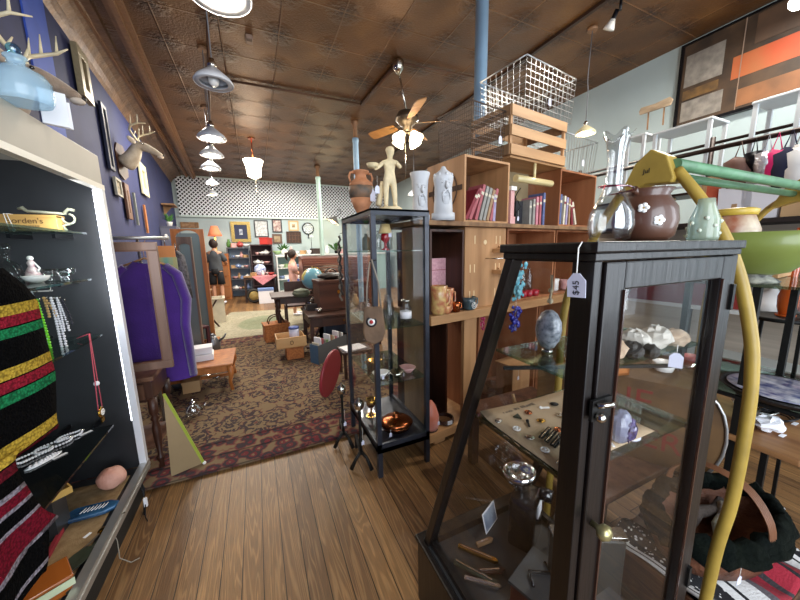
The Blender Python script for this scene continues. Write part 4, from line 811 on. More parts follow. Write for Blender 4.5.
t = back_frame(286, 231.5, 301.5, 243, DKW2, mat('tray_inner', '3a231a', .6), 'dark wooden printer type tray on the back wall', .03, .04, 0, None, 'tray', 'type_tray')
a_, b2 = BK(286, 231.5), BK(301.5, 243); w_, h_ = b2.x-a_.x, a_.z-b2.z; m = M()
for k in range(1, 5): m.box(-w_/2+w_*k/5-.006, -w_/2+w_*k/5+.006, -.035, -.015, -h_/2, h_/2)
for k in range(1, 3): m.box(-w_/2, w_/2, -.035, -.015, -h_/2+h_*k/3-.006, -h_/2+h_*k/3+.006)
m.build('divider', MIDW, t)
q = BK(308, 228.5); t = thing('round_sieve', 'round wire sieve with dark rim hanging on the back wall', 'sieve', (q.x, YB-.02, q.z)); r_ = (BK(313.5, 228).x-BK(302.5, 228).x)/2
M().tube([(math.cos(2*PI*k/32)*r_, -.01, math.sin(2*PI*k/32)*r_) for k in range(32)], .018, 8, closed=True).build('rim', BLK, t)
m = M()
for k in range(-7, 8):
    hw = math.sqrt(max(0, r_*r_-(k*r_/8)**2)); m.bar((k*r_/8, -.01, -hw), (k*r_/8, -.01, hw), .004); m.bar((-hw, -.012, k*r_/8), (hw, -.012, k*r_/8), .004)
m.build('mesh', SILV, t); M().bar((0, -.01, -r_), (0, -.01, -r_-.16), .03).build('handle', BLK, t)
# orange table lamp
q = PY(215, 236, 11.2); t = thing('table_lamp', 'lit table lamp with a coral shade left of the gilt picture', 'lamp', (q.x, 11.2, 0))
zz = q.z
M().lathe([(.2, zz), (.17, zz+.08), (.09, zz+.3), (.07, zz+.3), (.15, zz+.08), (.19, zz)], 24).build('lamp_shade', mat('coral_shade', 'e0825a', .7, emit=.45), t); M().lathe([(.1, 1.42), (.06, 1.46), (.02, 1.5), (.018, zz), (.02, zz+.1)], 16).build('base', BRS, t); M().ball((0, 0, zz+.1), .05).build('bulb', BULB, t)
t.location.z = 0; point('table_lamp_light', (q.x, 11.15, zz-.08), 14, (1, .72, .42), .08)
# chest of drawers supporting the lamp
M1 = thing('tall_dresser', 'tall narrow wooden dresser under the coral table lamp', 'dresser', (q.x, 11.3, 0)); M().box(-.3, .3, -.25, .25, 0, 1.42).build('body', ORG, M1)
for k in range(4): d_ = M().box(-.27, .27, -.27, -.25, .08+k*.33, .36+k*.33).build('drawer', mat('dresser_front', 'a2683c', .5), M1); M().ball((0, -.28, .22+k*.33), .02, 8, 6).build('knob', BRS, d_)
# shelving units
def shelf_unit(px0, px1, pytop, y, depth, tiers, body, back, label, name='shelf_unit', thick=.035, zt=None):
    a_, b2 = PY(px0, pytop, y), PY(px1, pytop, y); w_ = b2.x-a_.x; h_ = zt or a_.z; t = thing(name, label, 'shelves', ((a_.x+b2.x)/2, y, 0))
    M().box(-w_/2, -w_/2+thick, 0, depth, 0, h_-thick).build('side_panel', body, t); M().box(w_/2-thick, w_/2, 0, depth, 0, h_-thick).build('side_panel', body, t)
    M().box(-w_/2, w_/2, 0, depth, h_-thick, h_).build('top', body, t); M().box(-w_/2+thick, w_/2-thick, depth-.015, depth, .0, h_-thick).build('back_panel', back, t)
    for z in tiers: M().box(-w_/2+thick, w_/2-thick, .01, depth-.015, z-thick*.7, z).build('shelf', body, t)
    return t, (a_.x+b2.x)/2, w_, h_
def crockery(x, y, z, kind, label, group, mm, s=1.0):
    t = thing(kind, label, kind.replace('_', ' '), (x, y, z+.001), random.random()*2, group)
    if kind == 'teapot':
        M().lathe([(.04*s, 0), (.075*s, .03*s), (.08*s, .06*s), (.05*s, .1*s), (.02*s, .115*s), (.012*s, .13*s), (0, .14*s)], 14).build('body', mm, t); M().tube([(.07*s, 0, .04*s), (.11*s, 0, .07*s), (.125*s, 0, .1*s)], [.014*s, .01*s, .008*s], 6).build('spout', mm, t); M().tube([(-.07*s, 0, .085*s), (-.115*s, 0, .08*s), (-.11*s, 0, .04*s), (-.075*s, 0, .03*s)], .007*s, 6).build('handle', mm, t)
    elif kind == 'cup':
        M().lathe([(.02*s, 0), (.035*s, .02*s), (.045*s, .06*s), (.04*s, .06*s), (0, .01)], 12).build('bowl', mm, t); M().tube([(.04*s, 0, .05*s), (.065*s, 0, .04*s), (.04*s, 0, .015*s)], .005*s, 6).build('handle', mm, t)
    elif kind == 'bowl':
        M().lathe([(.03*s, 0), (.06*s, .03*s), (.085*s, .07*s), (.08*s, .07*s), (0, .015)], 16).build('body', mm, t)
    elif kind == 'box': M().box(-.08*s, .08*s, -.05*s, .05*s, 0, .07*s).build('body', mm, t); M().box(-.083*s, .083*s, -.053*s, .053*s, .07*s, .085*s).build('lid', mm, t)
    else: M().lathe([(.03*s, 0), (.05*s, .04*s), (.045*s, .1*s), (.02*s, .14*s), (.028*s, .17*s)], 14).build('body', mm, t)
    return t
CK = [PORC, mat('china_rose', 'd7a3a0', .3, coat=.4), mat('china_blue', '7f93bd', .3, coat=.4), mat('china_tan', 'b48f63', .5), mat('china_green', '8ea978', .4), mat('china_red', 'a5403c', .4)]
kinds = ['teapot', 'cup', 'bowl', 'vase', 'box']
posw = ['far left', 'left', 'centre', 'right', 'far right']
BLUS = mat('blue_shelf_back', '8c9fb6', .7); DKS = mat('dark_plum_wood', '3a2528', .5, var=.15)
t, X0, W0, H0 = shelf_unit(226, 249, 247.5, 11.3, .4, (.25, .6, .95, 1.28), mat('shelf_grey', '4f535c', .6), BLUS, 'blue-backed shelf unit with crockery behind the man'); 
for zi, (z, nm) in enumerate(((.25, 'bottom'), (.6, 'third'), (.95, 'second'), (1.28, 'top'))):
    for k in range(4):
        x = X0-W0/2+.17+k*(W0-.3)/3; crockery(x, 11.45, z, kinds[(k+zi*2) % 5], '%s %s in the %s place on the %s tier of the blue-backed shelves' % (['white', 'rose', 'tan', 'blue'][(k+zi) % 4], kinds[(k+zi*2) % 5], posw[k], nm), 'crockery on the blue-backed shelves', [CK[0], CK[1], CK[3], CK[2]][(k+zi) % 4], 1.1)
for k, (px, kd, mm, lab) in enumerate(((229, 'vase', LEAF, 'green vase on top of the blue-backed shelves at the left'), (233, 'box', CK[1], 'pink box on top of the blue-backed shelves'), (240, 'teapot', CK[5], 'red and white cottage teapot on top of the blue-backed shelves'), (246, 'bowl', PORC, 'white bowl at the right end on the blue-backed shelves'))):
    q = PY(px, 246, 11.5); crockery(q.x, 11.5, H0, kd, lab, 'crockery on the blue-backed shelves', mm, 1.5)
t, X0, W0, H0 = shelf_unit(249.5, 272, 244.5, 11.25, .42, (.35, .7, 1.05, 1.36), DKS, mat('plum_back', '4a3036', .7), 'dark plum hutch with white teapots beside the blue-backed shelves', 'hutch')
for zi, (z, nm) in enumerate(((.7, 'third'), (1.05, 'second'), (1.36, 'top'))):
    for k in range(3):
        x = X0-W0/2+.2+k*(W0-.4)/2; kd = ['bowl', 'teapot', 'cup'][(k+zi) % 3]; crockery(x, 11.4, z, kd, '%s %s in the %s place on the %s tier of the dark plum hutch' % (['white', 'rose', 'white'][(k+zi*2) % 3], kd, ['left', 'middle', 'right'][k], nm), 'china in the dark plum hutch', [CK[0], CK[1], CK[0]][(k+zi*2) % 3], 1.25)
q = PY(266, 242, 11.4); crockery(q.x, 11.4, H0, 'box', 'bright red box on top of the dark plum hutch', None, mat('bright_red', 'c03a34', .5), 2.6)
# blue and white platter
q = PY(260, 268, 10.9); 
# cloth-covered table
G0 = PZ(247, 303, 0); zt_ = VZ(250, 277, G0); q1 = PZ(279, 276, zt_); wT = q1.x-G0.x+.05
simple_table('side_table', 'brown wooden table with a pink cloth before the dark plum hutch', G0.x+wT/2-.04, G0.y+.3, wT, .6, zt_, OLDW, DKW2, 0, .05)
TX, TY = G0.x+wT/2-.04, G0.y+.3
m = M(); zt_ += .0015
m.add([(TX-.25, TY-.302, zt_+.003), (TX+.42, TY-.302, zt_+.003), (TX+.42, TY+.2, zt_+.003), (TX-.25, TY+.2, zt_+.003), (TX+.02, TY-.312, zt_-.25)], [(0, 1, 2, 3), (0, 4, 1)], False); solo('table_cloth', 'pink cloth with a pointed corner draped over the brown table', 'tablecloth', m, PINKM, solid=.003)
zt_ += .006
q = PY(260, 269, TY+.1); t = thing('blue_platter', 'blue and white patterned china platter propped on the cloth-covered table', 'platter', (q.x, TY+.12, zt_+.17)); mt = RX(PI/2-.2)
M().lathe([(0, 0), (.1, .002), (.165, .02), (.165, .026), (0, .006)], 28, mtx=mt).build('plate', mat('blue_transfer', 'dfe5ee', .2, col2='4a66a6', vs=16, coat=.6), t); M().bar((-.06, -.02, -.17), (.06, -.02, -.17), .02).bar((0, .0, -.16), (0, .1, -.165), .012).build('plate_stand', BLK, t)
crockery(TX-.2, TY-.1, zt_, 'box', 'brown lidded box at the left of the cloth-covered table', None, CK[3], 1.2); crockery(TX+.28, TY-.05, zt_, 'bowl', 'red bowl at the right of the cloth-covered table', None, CK[5], 1.2); crockery(TX+.05, TY-.12, zt_, 'vase', 'white vase in the middle of the cloth-covered table', None, PORC, .9)
# wheel toy and white box under it
q = PZ(255, 303, 0); t = thing('spoked_cartwheel', 'yellow spoked wheel standing on the floor under the cloth-covered table', 'wheel', (q.x, q.y, .21)); M().tube([(math.cos(2*PI*k/28)*.17, 0, math.sin(2*PI*k/28)*.17) for k in range(28)], .035, 8, closed=True).build('rim', mat('wheel_black', '2a2622', .7), t); M().lathe([(0, -.02), (.13, -.015), (.13, .015), (0, .02)], 24, mtx=RX(PI/2)).build('hub_disc', mat('wheel_yellow', 'b59c5c', .6, var=.2), t)
q = PZ(267, 303, 0); t = thing('white_carton', 'white printed carton with a blue lid under the cloth-covered table', 'carton', (q.x, q.y+.1, 0)); M().box(-.2, .2, -.15, .15, 0, .36).build('body', PAPER, t); M().box(-.21, .21, -.16, .16, .36, .42).build('lid', mat('lid_blue', '6f88b8', .5), t)
# white shelf unit and counter
WSH = mat('white_shelf', 'd5dad8', .5)
t, X0, W0, H0 = shelf_unit(276, 302, 256, 9.7, .38, (.3, .65, .98), WSH, mat('shelf_teal_back', '8fa9a8', .7), 'white open shelf unit behind the girl')
for zi, z in enumerate((.65, .98)):
    for k in range(4): x = X0-W0/2+.15+k*(W0-.3)/3; crockery(x, 9.85, z, ['bowl', 'box', 'cup', 'bowl'][k], '%s %s in the %s place on the %s tier of the white shelf unit' % (['blue', 'white', 'green', 'white'][(k+zi) % 4], ['bowl', 'box', 'cup', 'bowl'][k], posw[k], ['lower', 'upper'][zi]), 'goods on the white shelf unit', [CK[2], CK[0], CK[4], CK[0]][(k+zi) % 4], 1.3)
a_ = PY(303, 250, 10.6); b2 = PY(350, 250, 10.6); zc2 = 1.35
t = thing('counter', 'long white counter along the back wall under the sieve', 'counter', (0, 0, 0)); M().box(BK(273, 250).x, min(BK(420, 250).x, 4.6), 10.9, 11.5, zc2-.04, zc2).build('worktop', WSH, t); M().box(BK(273, 250).x+.05, min(BK(420, 250).x, 4.6), 10.95, 11.5, 0, zc2-.04).build('front_panel', MATS['shelf_teal_back'], t)
its = [(277, 'bowl', CK[4], 'green glass bowl at the left end of the back counter', 1.8), (284, 'teapot', PORC, 'white teapot near the left of the back counter', 1.5), (291, 'vase', CK[1], 'pink vase on the back counter under the type tray', 1.5), (296, 'bowl', PORC, 'white bowl on the back counter under the type tray', 1.4), (303, 'box', CK[3], 'tan box on the back counter below the sieve', 1.5), (309, 'cup', PORC, 'large white cup on the back counter below the sieve', 2.0), (315, 'box', mat('dark_box', '3b2b26', .6), 'dark box on the back counter left of the green column', 2.2), (327, 'vase', PORC, 'white vase on the back counter right of the green column', 1.6), (341, 'box', CK[1], 'rose box on the back counter right of the potted fern', 1.8)]
for px, kd, mm, lab, s_ in its: q = PY(px, 248, 11.1); crockery(q.x, 11.1, zc2, kd, lab, None, mm, s_)
q = PY(283, 244, 11.2); plant('potted_plant', 'bushy green plant on the left of the back counter', (q.x, 11.3, zc2), .25, .3, seed=8)
q = PY(335, 244, 11.1); plant('potted_fern', 'green fern in a black pot on the back counter under the work lamp', (q.x, 11.0, zc2), .3, .35, seed=9, pot=BLK)
q = PY(333, 222, 10.9); t = thing('work_lamp', 'grey metal reflector lamp lighting the back counter', 'lamp', (q.x, 10.9, q.z)); m = M(); m.nocap = True; m.lathe([(.24, 0), (.08, .16), (.05, .2), (.045, .2), (.22, 0)], 24, mtx=RY(.5)).build('shade', ALU, t); M().tube([(.1, 0, .17), (.3, 0, .3), (.4, .5, .5), (.4, .9, .5)], .015).build('arm', BLK, t); M().ball((.02, 0, .03), .06).build('bulb', BULBW, t)
point('work_lamp_light', (q.x-.03, 10.85, q.z-.1), 30, (1, .85, .5), .06)
# vertical goods over the counter
q = PY(311, 236, 11.2); t = thing('task_lamp', 'white desk lamp with a thin black stem on the back counter', 'lamp', (q.x, 11.2, zc2)); zz = q.z-zc2; M().lathe([(.08, 0), (.08, .015), (.01, .02), (.008, zz)], 16).build('base', BLK, t); M().lathe([(.02, zz+.04), (.09, zz-.04), (.085, zz-.04)], 16).build('shade', WSH, t)
# ------------------------------------------------------------ people
def person(label, x, y, rot, H, parts, shirt, pants, arms, legs_skin, hair_long, female=False):
    t = thing('person', label, 'person', (x, y, 0), rot); s = H/1.75
    S = lambda a, b_, c_: (a*s, b_*s, c_*s)
    # facing -y by default
    V_ = [S(0, .01, .95), S(0, .01, 1.12), S(0, .0, 1.3), S(0, .01, 1.43), S(0, .0, 1.5), S(0, -.015, 1.57)]
    Ed = [(0, 1), (1, 2), (2, 3), (3, 4), (4, 5)]; R_ = [(.155*s, .1*s), (.135*s, .095*s), (.16*s, .105*s), (.13*s, .08*s), (.055*s, .055*s), (.055*s, .06*s)]
    if female: R_[0] = (.14*s, .1*s); R_[2] = (.135*s, .095*s); R_[3] = (.11*s, .07*s)
    for sg, A in zip((1, -1), arms):
        o = len(V_); V_ += [S(sg*.165, .01, 1.41)]+[S(*p_) for p_ in A]; Ed += [(3, o)]+[(o+i, o+i+1) for i in range(len(A))]; R_ += [.052*s]+[(.042*s)]*1+[.033*s]+[.026*s, .022*s][:len(A)-2]
        hand = len(V_)-1; d_ = (Vector(V_[-1])-Vector(V_[-2])).normalized(); b0 = Vector(V_[-1])
        side = d_.cross(Vector((0, 1, .2))).normalized()
    for sg in (1, -1):
        o = len(V_); V_ += [S(sg*.09, .01, .88), S(sg*.1, -.0, .5), S(sg*.1, .02, .28), S(sg*.1, .03, .08), S(sg*.11, -.04, .045), S(sg*.115, -.12, .035)]
        Ed += [(0, o)]+[(o+i, o+i+1) for i in range(5)]; R_ += [.088*s, .058*s, .052*s, .036*s, .038*s, .03*s]
    skin('body', V_, Ed, R_, SKINM, t, 2)
    for (sg, A) in zip((1, -1), arms):
        w_ = Vector(S(*A[-1])); d_ = (w_-Vector(S(*A[-2]))).normalized(); sd = d_.cross(Vector((0, 0, 1)) if abs(d_.z) < .8 else Vector((0, 1, 0))).normalized()
        m = M(); m.ball(w_+d_*.04*s, .038*s, 10, 8, sx=1, sy=.7)
        for k, L_ in enumerate((.07, .08, .075, .06)): m.tube([w_+d_*.05*s+sd*(k-1.5)*.017*s, w_+d_*(.06+L_*.6)*s+sd*(k-1.5)*.019*s, w_+d_*(.055+L_)*s+sd*(k-1.5)*.018*s+Vector((0, 0, -.012*s))], [.009*s, .008*s, .006*s], 6)
        m.tube([w_+d_*.02*s+sd*.02*s, w_+d_*.05*s+sd*.05*s, w_+d_*.08*s+sd*.055*s], [.011*s, .009*s, .007*s], 6); m.build('hand', SKINM, t)
    hd = Vector(S(0, -.02, 1.645)); m = M().ball(hd, .098*s, 18, 12, sx=.8, sy=.98, sz=1.18); m.tube([hd+Vector(S(0, -.09, .01)), hd+Vector(S(0, -.115, -.02)), hd+Vector(S(0, -.095, -.03))], [.006*s, .013*s, .008*s], 6)
    for sg in (1, -1): m.ball(hd+Vector(S(sg*.08, .0, -.01)), .022*s, 8, 6, sx=.5)
    m.build('head', SKINM, t)
    m = M()
    for sg in (1, -1): m.ball(hd+Vector(S(sg*.03, -.089, .008)), .009*s, 8, 6)
    m.build('eye', INK, t); M().ball(hd+Vector(S(0, -.09, -.055)), .02*s, 8, 6, sz=.3, sy=.3).build('mouth', mat('lip', '9c5a50', .5), t)
    m = M().ball(hd+Vector(S(0, .022, .028)), .118*s, 20, 14, sx=.92, sy=.95, sz=1.08, noise=.07)
    if hair_long: m.tube([hd+Vector(S(0, .1, .06)), hd+Vector(S(0, .17, .04)), hd+Vector(S(0, .18, -.06)), hd+Vector(S(0, .15, -.15))], [.03*s, .04*s, .035*s, .012*s], 10)
    m.build('hair', HAIR, t)
    # clothes: shirt shell and shorts
    m = M(); zb_, zt2 = (.93, 1.49)
    def sh_(u, v_):
        a__ = 2*PI*u; z = zb_+(zt2-zb_)*v_; prof_ = [(0, .17, .125), (.45, .165, .12), (.75, .19, .12), (.9, .17, .095), (1, .075, .07)] if not female else [(0, .16, .125), (.4, .145, .11), (.72, .165, .12), (.9, .14, .09), (1, .06, .06)]
        for (a0, w0, d0), (a1, w1, d1) in zip(prof_, prof_[1:]):
            if v_ <= a1+1e-6: f = (v_-a0)/(a1-a0); w_ = w0+(w1-w0)*f; d_ = d0+(d1-d0)*f; break
        k = 1+.035*math.sin(a__*4+v_*9); return S(math.cos(a__)*w_*k, math.sin(a__)*d_*k+.005, z)
    m.grid(36, 18, sh_)
    for sg, A in zip((1, -1), arms): a__ = Vector(S(sg*.15, .01, 1.42)); b__ = Vector(S(*A[0])); m.tube([a__, a__.lerp(b__, .5), a__.lerp(b__, .93)], [.07*s, .068*s, .066*s], 14, caps=False)
    m.build('shirt', shirt, t, solid=.006)
    m = M(); m.tube([S(0, .01, 1.0), S(0, .01, .9), S(0, .01, .84)], [.15*s, .158*s, .14*s], 20, flat=.78)
    for sg in (1, -1): m.tube([S(sg*.085, .01, .9), S(sg*.1, .01, .7), S(sg*.105, .01, .56 if not female else .66)], [.086*s, .09*s, .094*s], 16)
    m.build('shorts', pants, t)
    for sg in (1, -1): M().tube([S(sg*.1, .06, .045), S(sg*.105, 0, .05), S(sg*.11, -.09, .04), S(sg*.115, -.17, .03)], [.045*s, .05*s, .046*s, .03*s], 12, flat=.8).build('shoe', PAPER, t)
    return t
G0 = PZ(220, 304, 0)
person('person in a grey t-shirt and black shorts seen from behind at the shelves', G0.x, G0.y, math.radians(170), 1.78, None, mat('grey_tshirt', '4b4f54', .9, var=.08), mat('black_shorts', '141418', .9), [[(.25, -.02, 1.16), (.26, -.12, .98), (.25, -.16, .9)], [(-.24, -.06, 1.18), (-.2, -.25, 1.1), (-.17, -.33, 1.12)]], True, False)
q = PY(292, 255, 7.4)
person('girl-sized person in a pink top and blue shorts with a dark ponytail facing right', q.x, 7.4, math.radians(80), 1.46, None, mat('pink_top', 'd9a79a', .9, var=.06), mat('blue_shorts', '4a5a9e', .9), [[(.2, -.06, 1.18), (.15, -.26, 1.12), (.14, -.34, 1.13)], [(-.2, -.06, 1.18), (-.15, -.26, 1.12), (-.14, -.34, 1.13)]], True, True, True)
# ------------------------------------------------------------ dark furniture in the middle
G0 = PZ(314, 354, 0); zd = VZ(314, 316, G0)
t = thing('writing_desk', 'dark wooden desk with a drawer carrying the wooden box and lamp parts', 'desk', (G0.x+.45, G0.y+.38, 0))
M().box(-.5, .6, -.42, .42, zd-.03, zd).build('desktop', DKW2, t, bevel=.005); M().box(-.46, .56, -.38, .38, zd-.17, zd-.03).build('apron', DKW2, t)
d_ = M().box(-.3, .3, -.39, -.38, zd-.15, zd-.05).build('drawer', mat('drawer_front', '3a2117', .45), t); M().ball((0, -.4, zd-.1), .014, 8, 6).build('knob', BRS, d_)
for sx_, sy_ in ((-.45, -.37), (.55, -.37), (-.45, .37), (.55, .37)): M().bar((sx_, sy_, 0), (sx_, sy_, zd-.05), .05).build('leg', DKW2, t)
DX, DY = t.location.x, t.location.y
q0, q1 = PY(313, 312, DY-.15), PY(345, 276, DY-.15); hb = q1.z-zd
q0 = PZ(321, 312, zd)
t = thing('wooden_case', 'large dark brown wooden box with a brass plate standing on the desk', 'case', (q0.x+.22, q0.y+.22, zd+.002), .08); hb = VZ(321, 281, q0)-zd
BXW = wood('case_brown', '3a1f16', '5b3527', .45, 9, 'x'); M().box(-.24, .24, -.2, .2, .03, hb-.05).build('body', BXW, t, bevel=.004); M().box(-.25, .25, -.21, .21, hb-.05, hb).build('lid', BXW, t, bevel=.006); M().box(-.26, .26, -.22, .22, 0, .03).build('plinth', DKW2, t, bevel=.004); M().box(.03, .1, -.204, -.2, hb*.55, hb*.66).build('plate', BRS, t)
q = PZ(332, 277, zd+hb+.002); t2 = thing('dark_bag', 'dark crumpled leather bag lying on top of the brown wooden box', 'bag', (t.location.x, t.location.y, zd+hb+.003), .2)
M().ball((0, 0, .05), .2, 18, 12, sx=1.1, sy=.7, sz=.26, noise=.12).build('body', mat('dark_leather', '241d1b', .5, var=.3, vs=12), t2); M().tube(arc((0, 0, .06), .1, .2, PI-.2, 10), .01).build('handle', BLK, t2)
q = PZ(311, 308, zd); t = thing('metal_press', 'silver and black metal hand press on the left of the desk', 'press', (q.x, q.y, zd+.002)); M().box(-.1, .08, -.06, .06, 0, .03).build('base', ALU, t); M().bar((-.08, 0, .03), (.04, 0, .17), .03).build('arm', SILV, t); M().lathe([(.05, .03), (.05, .1), (.02, .12)], 14).build('cylinder', SILV, t)
for i, (px, py) in enumerate(((300, 312), (306, 311))):
    q = PZ(px, py, zd)
# left table with globe
zl2 = .74; a_ = PZ(272, 300, zl2); q = PZ(275, 335, 0)
t = thing('drop_leaf_table', 'dark drop-leaf table under the globe', 'table', (a_.x+.5, a_.y+.62, 0)); M().box(-.5, .55, -.35, .35, zl2-.03, zl2).build('tabletop', DKW2, t, bevel=.006); M().box(-.42, .45, -.28, .28, zl2-.13, zl2-.03).build('apron', DKW2, t)
for sx_, sy_ in ((-.4, -.26), (.42, -.26), (-.4, .26), (.42, .26)): turned(sx_, sy_, zl2-.05, .03, 'leg', DKW2, t)
LX, LY = t.location.x, t.location.y
q = PY(313, 284, LY-.15); rg = .235*.0+(PY(324.5, 284, LY-.15).x-PY(302.5, 284, LY-.15).x)/2
GM = bpy.data.materials.new('globe_map'); N, L, B = nodes(GM); ns = tex(N, L, 'Noise', mapping(N, L), Scale=4.2, Detail=4.0); L.new(ramp(N, L, ns.outputs[0], [(.5, '6fa3b4'), (.53, 'c4a545'), (.62, '8fa06a'), (.7, 'b07c5a')]), B.inputs['Base Color']); B.inputs['Roughness'].default_value = .3
t = thing('globe', 'pale blue world globe on the dark drop-leaf table', 'globe', (q.x, LY-.15, zl2+.002)); zg = max(q.z-zl2, rg+.06)
M().ball((0, 0, zg), rg, 32, 20).build('sphere', GM, t); M().lathe([(.1, 0), (.1, .02), (.03, .04), (.02, zg-rg)], 20).build('base', DKW2, t); M().tube(arc((0, 0, zg), rg+.012, -PI/2, PI/2, 20), .008).build('meridian', BRS, t)
q = PZ(302, 297, zl2); t = thing('lidded_dish', 'grey green lidded dish below the globe on the drop-leaf table', 'dish', (q.x, q.y+.05, zl2+.002)); M().lathe([(.1, 0), (.14, .05), (.13, .08)], 20).build('body', mat('grey_green', '5d6350', .6, var=.2), t); M().lathe([(.13, .08), (.1, .11), (.02, .13), (0, .14)], 20).build('lid', MATS['grey_green'], t)
# roll-top trunk behind
a_ = PY(302, 262, 6.3); b2 = PY(352, 262, 6.3); t = thing('roll_top_desk', 'dark reddish brown roll-top desk with curved slatted lid behind the globe', 'desk', ((a_.x+b2.x)/2+.25, 6.5, 0)); w_ = b2.x-a_.x+.5
RT_ = wood('mahogany', '3a1a14', '66382c', .35, 12, 'x', coat=.3); zr1 = VZ(320, 256, (a_.x+.3, 6.3)); M().box(-w_/2, w_/2, -.25, .35, 0, zr1-.42).build('body', RT_, t)
pf = [(-.27, zr1-.42), (-.27, zr1-.3), (-.22, zr1-.16), (-.1, zr1-.05), (.08, zr1), (.35, zr1), (.35, zr1-.42)]; M().prism(pf, w_, T_((-w_/2, 0, 0)) @ Matrix(((0, 0, 1, 0), (1, 0, 0, 0), (0, 1, 0, 0), (0, 0, 0, 1)))).build('roll_top', RT_, t)
m = M(); 
for k in range(9):
    f = k/8*(len(pf)-4); i = int(f); i = min(i, 3); g = f-i; y_ = pf[i][0]+(pf[i+1][0]-pf[i][0])*g; z_ = pf[i][1]+(pf[i+1][1]-pf[i][1])*g; m.bar((-w_/2+.03, y_, z_), (w_/2-.03, y_, z_), .02)
m.build('slat_ridge', mat('ridge', '8a5a48', .4), t); M().box(-.1, -.04, -.262, -.25, zr1-.52, zr1-.46).build('key_plate', PORC, t)
# boxes on the floor
G0 = PZ(265, 344, 0); z1 = VZ(265, 326, G0); t = thing('wicker_hamper', 'orange woven picnic hamper with handles on the floor', 'hamper', (G0.x+.19, G0.y+.14, .012), .12)
WK = mat('orange_wicker', '9c5526', .6, col2='c27a3e', vs=40, bump=.6, bs=70); M().box(-.19, .19, -.14, .14, 0, z1-.03).build('body', WK, t, bevel=.01); M().box(-.2, .2, -.15, .15, z1-.03, z1).build('lid', WK, t, bevel=.01)
for y_ in (-.07, .07): M().tube([(-.12, y_, z1)]+arc((0, y_, z1), .12, PI, 0, 8)[1:-1]+[(.12, y_, z1)], .009).build('handle', DKW2, t)
G0 = PZ(288, 362, 0); z1 = VZ(288, 349, G0); t = thing('woven_basket', 'small square woven orange basket on the rug under the open drawer', 'basket', (G0.x+.1, G0.y+.12, .013), .05); M().box(-.11, .11, -.1, .1, 0, z1-.02).build('body', WK, t, bevel=.01); M().box(-.12, .12, -.11, .11, z1-.02, z1).build('rim', ORG, t, bevel=.004)
t2 = thing('open_wooden_box', 'loose pale pine drawer with a ring pull resting on the small basket', 'drawer', (G0.x+.06, G0.y+.14, z1+.016), .03); wd = .19; hd_ = .14
LP = wood('pale_drawer', 'b88a55', 'd6ad78', .5, 8, 'x'); M().box(-wd, wd, -.16, -.145, 0, hd_).build('front', LP, t2, bevel=.003); M().box(-wd+.01, -wd+.02, -.145, .2, 0, hd_-.01).build('side', LP, t2); M().box(wd-.02, wd-.01, -.145, .2, 0, hd_-.01).build('side', LP, t2); M().box(-wd+.01, wd-.01, .19, .2, 0, hd_-.01).build('back', LP, t2); M().box(-wd+.01, wd-.01, -.145, .2, 0, .008).build('base', LP, t2); M().tube([(math.cos(2*PI*k/16)*.02, -.167, hd_/2+math.sin(2*PI*k/16)*.025) for k in range(16)], .003, 6, closed=True).build('ring_pull', IRON, t2)
t3 = thing('detergent_tub', 'white tub with a blue lid standing in the pine drawer', 'tub', (G0.x+.12, G0.y+.18, z1+.026)); M().lathe([(.06, 0), (.065, .12), (.065, .2)], 20).build('body', mat('tub_white', 'cdd2ea', .4), t3); M().lathe([(.068, .2), (.068, .225), (.0, .23)], 20).build('lid', mat('tub_lid_blue', '4d5f9e', .4), t3)
# blue paper box of ephemera
G0 = PZ(319, 366, 0); G1 = PZ(303, 361, 0); z1 = VZ(319, 347, G0); t = thing('record_box', 'blue and grey cardboard box filled with papers on the rug', 'box', (G0.x, G0.y, .013), 0)
a_ = Vector((G1.x-G0.x, G1.y-G0.y, 0)); d1 = PZ(349, 351, 0)-G0; d1.z = 0; d1 *= .92; a_ = a_.normalized()*.16
def quad_box(m, o, u, v_, z0_, z1_, th):
    o, u, v_ = Vector(o), Vector(u), Vector(v_)
    for p_, q_ in ((o, o+u), (o+u, o+u+v_), (o+u+v_, o+v_), (o+v_, o)): m.bar(p_+Vector((0, 0, (z0_+z1_)/2)), q_+Vector((0, 0, (z0_+z1_)/2)), th, z1_-z0_)
    return m
BLC = mat('blue_card', '4f6c86', .7); GYC = mat('grey_card', '55585c', .8)
M().bar((0, 0, z1/2), a_+Vector((0, 0, z1/2)), .006, z1).build('front', BLC, t); M().bar((0, 0, z1/2), d1+Vector((0, 0, z1/2)), .006, z1).bar(a_+Vector((0, 0, z1/2)), a_+d1+Vector((0, 0, z1/2)), .006, z1).bar(d1+Vector((0, 0, z1/2)), a_+d1+Vector((0, 0, z1/2)), .006, z1).build('side', GYC, t)
m = M(); m.add([(0, 0, .003), a_+Vector((0, 0, .003)), a_+d1+Vector((0, 0, .003)), d1+Vector((0, 0, .003))], [(0, 1, 2, 3)]).build('base', GYC, t, solid=.003)
for k in range(12):
    f = (k+.7)/13; o_ = Vector((G0.x, G0.y, .018))+d1*f+a_*.5; lab = '%s card filed %s in the blue record box' % (['cream', 'white', 'rose', 'grey', 'pale green', 'white', 'tan', 'cream', 'rose', 'white', 'grey', 'white'][k], ['first from the front', 'second from the front', 'third from the front', 'fourth from the front', 'fifth from the front', 'sixth from the front', 'seventh from the front', 'eighth from the front', 'fourth from the back', 'third from the back', 'second from the back', 'at the very back'][k])
    solo('paper_card', lab, 'card', M().box(-.062, .062, -.008, .006, 0, z1+.015+.02*((k*7) % 4)), [BOOKC[5], PAPER, BOOKC[1], BOOKC[2], CK[4], PAPER, BOOKC[3], BOOKC[5], BOOKC[8], PAPER, BOOKC[2], PAPER][k], o_, math.atan2(a_.y, a_.x)+PI+.05*((k*5) % 3-1), 'paper cards in the blue record box')
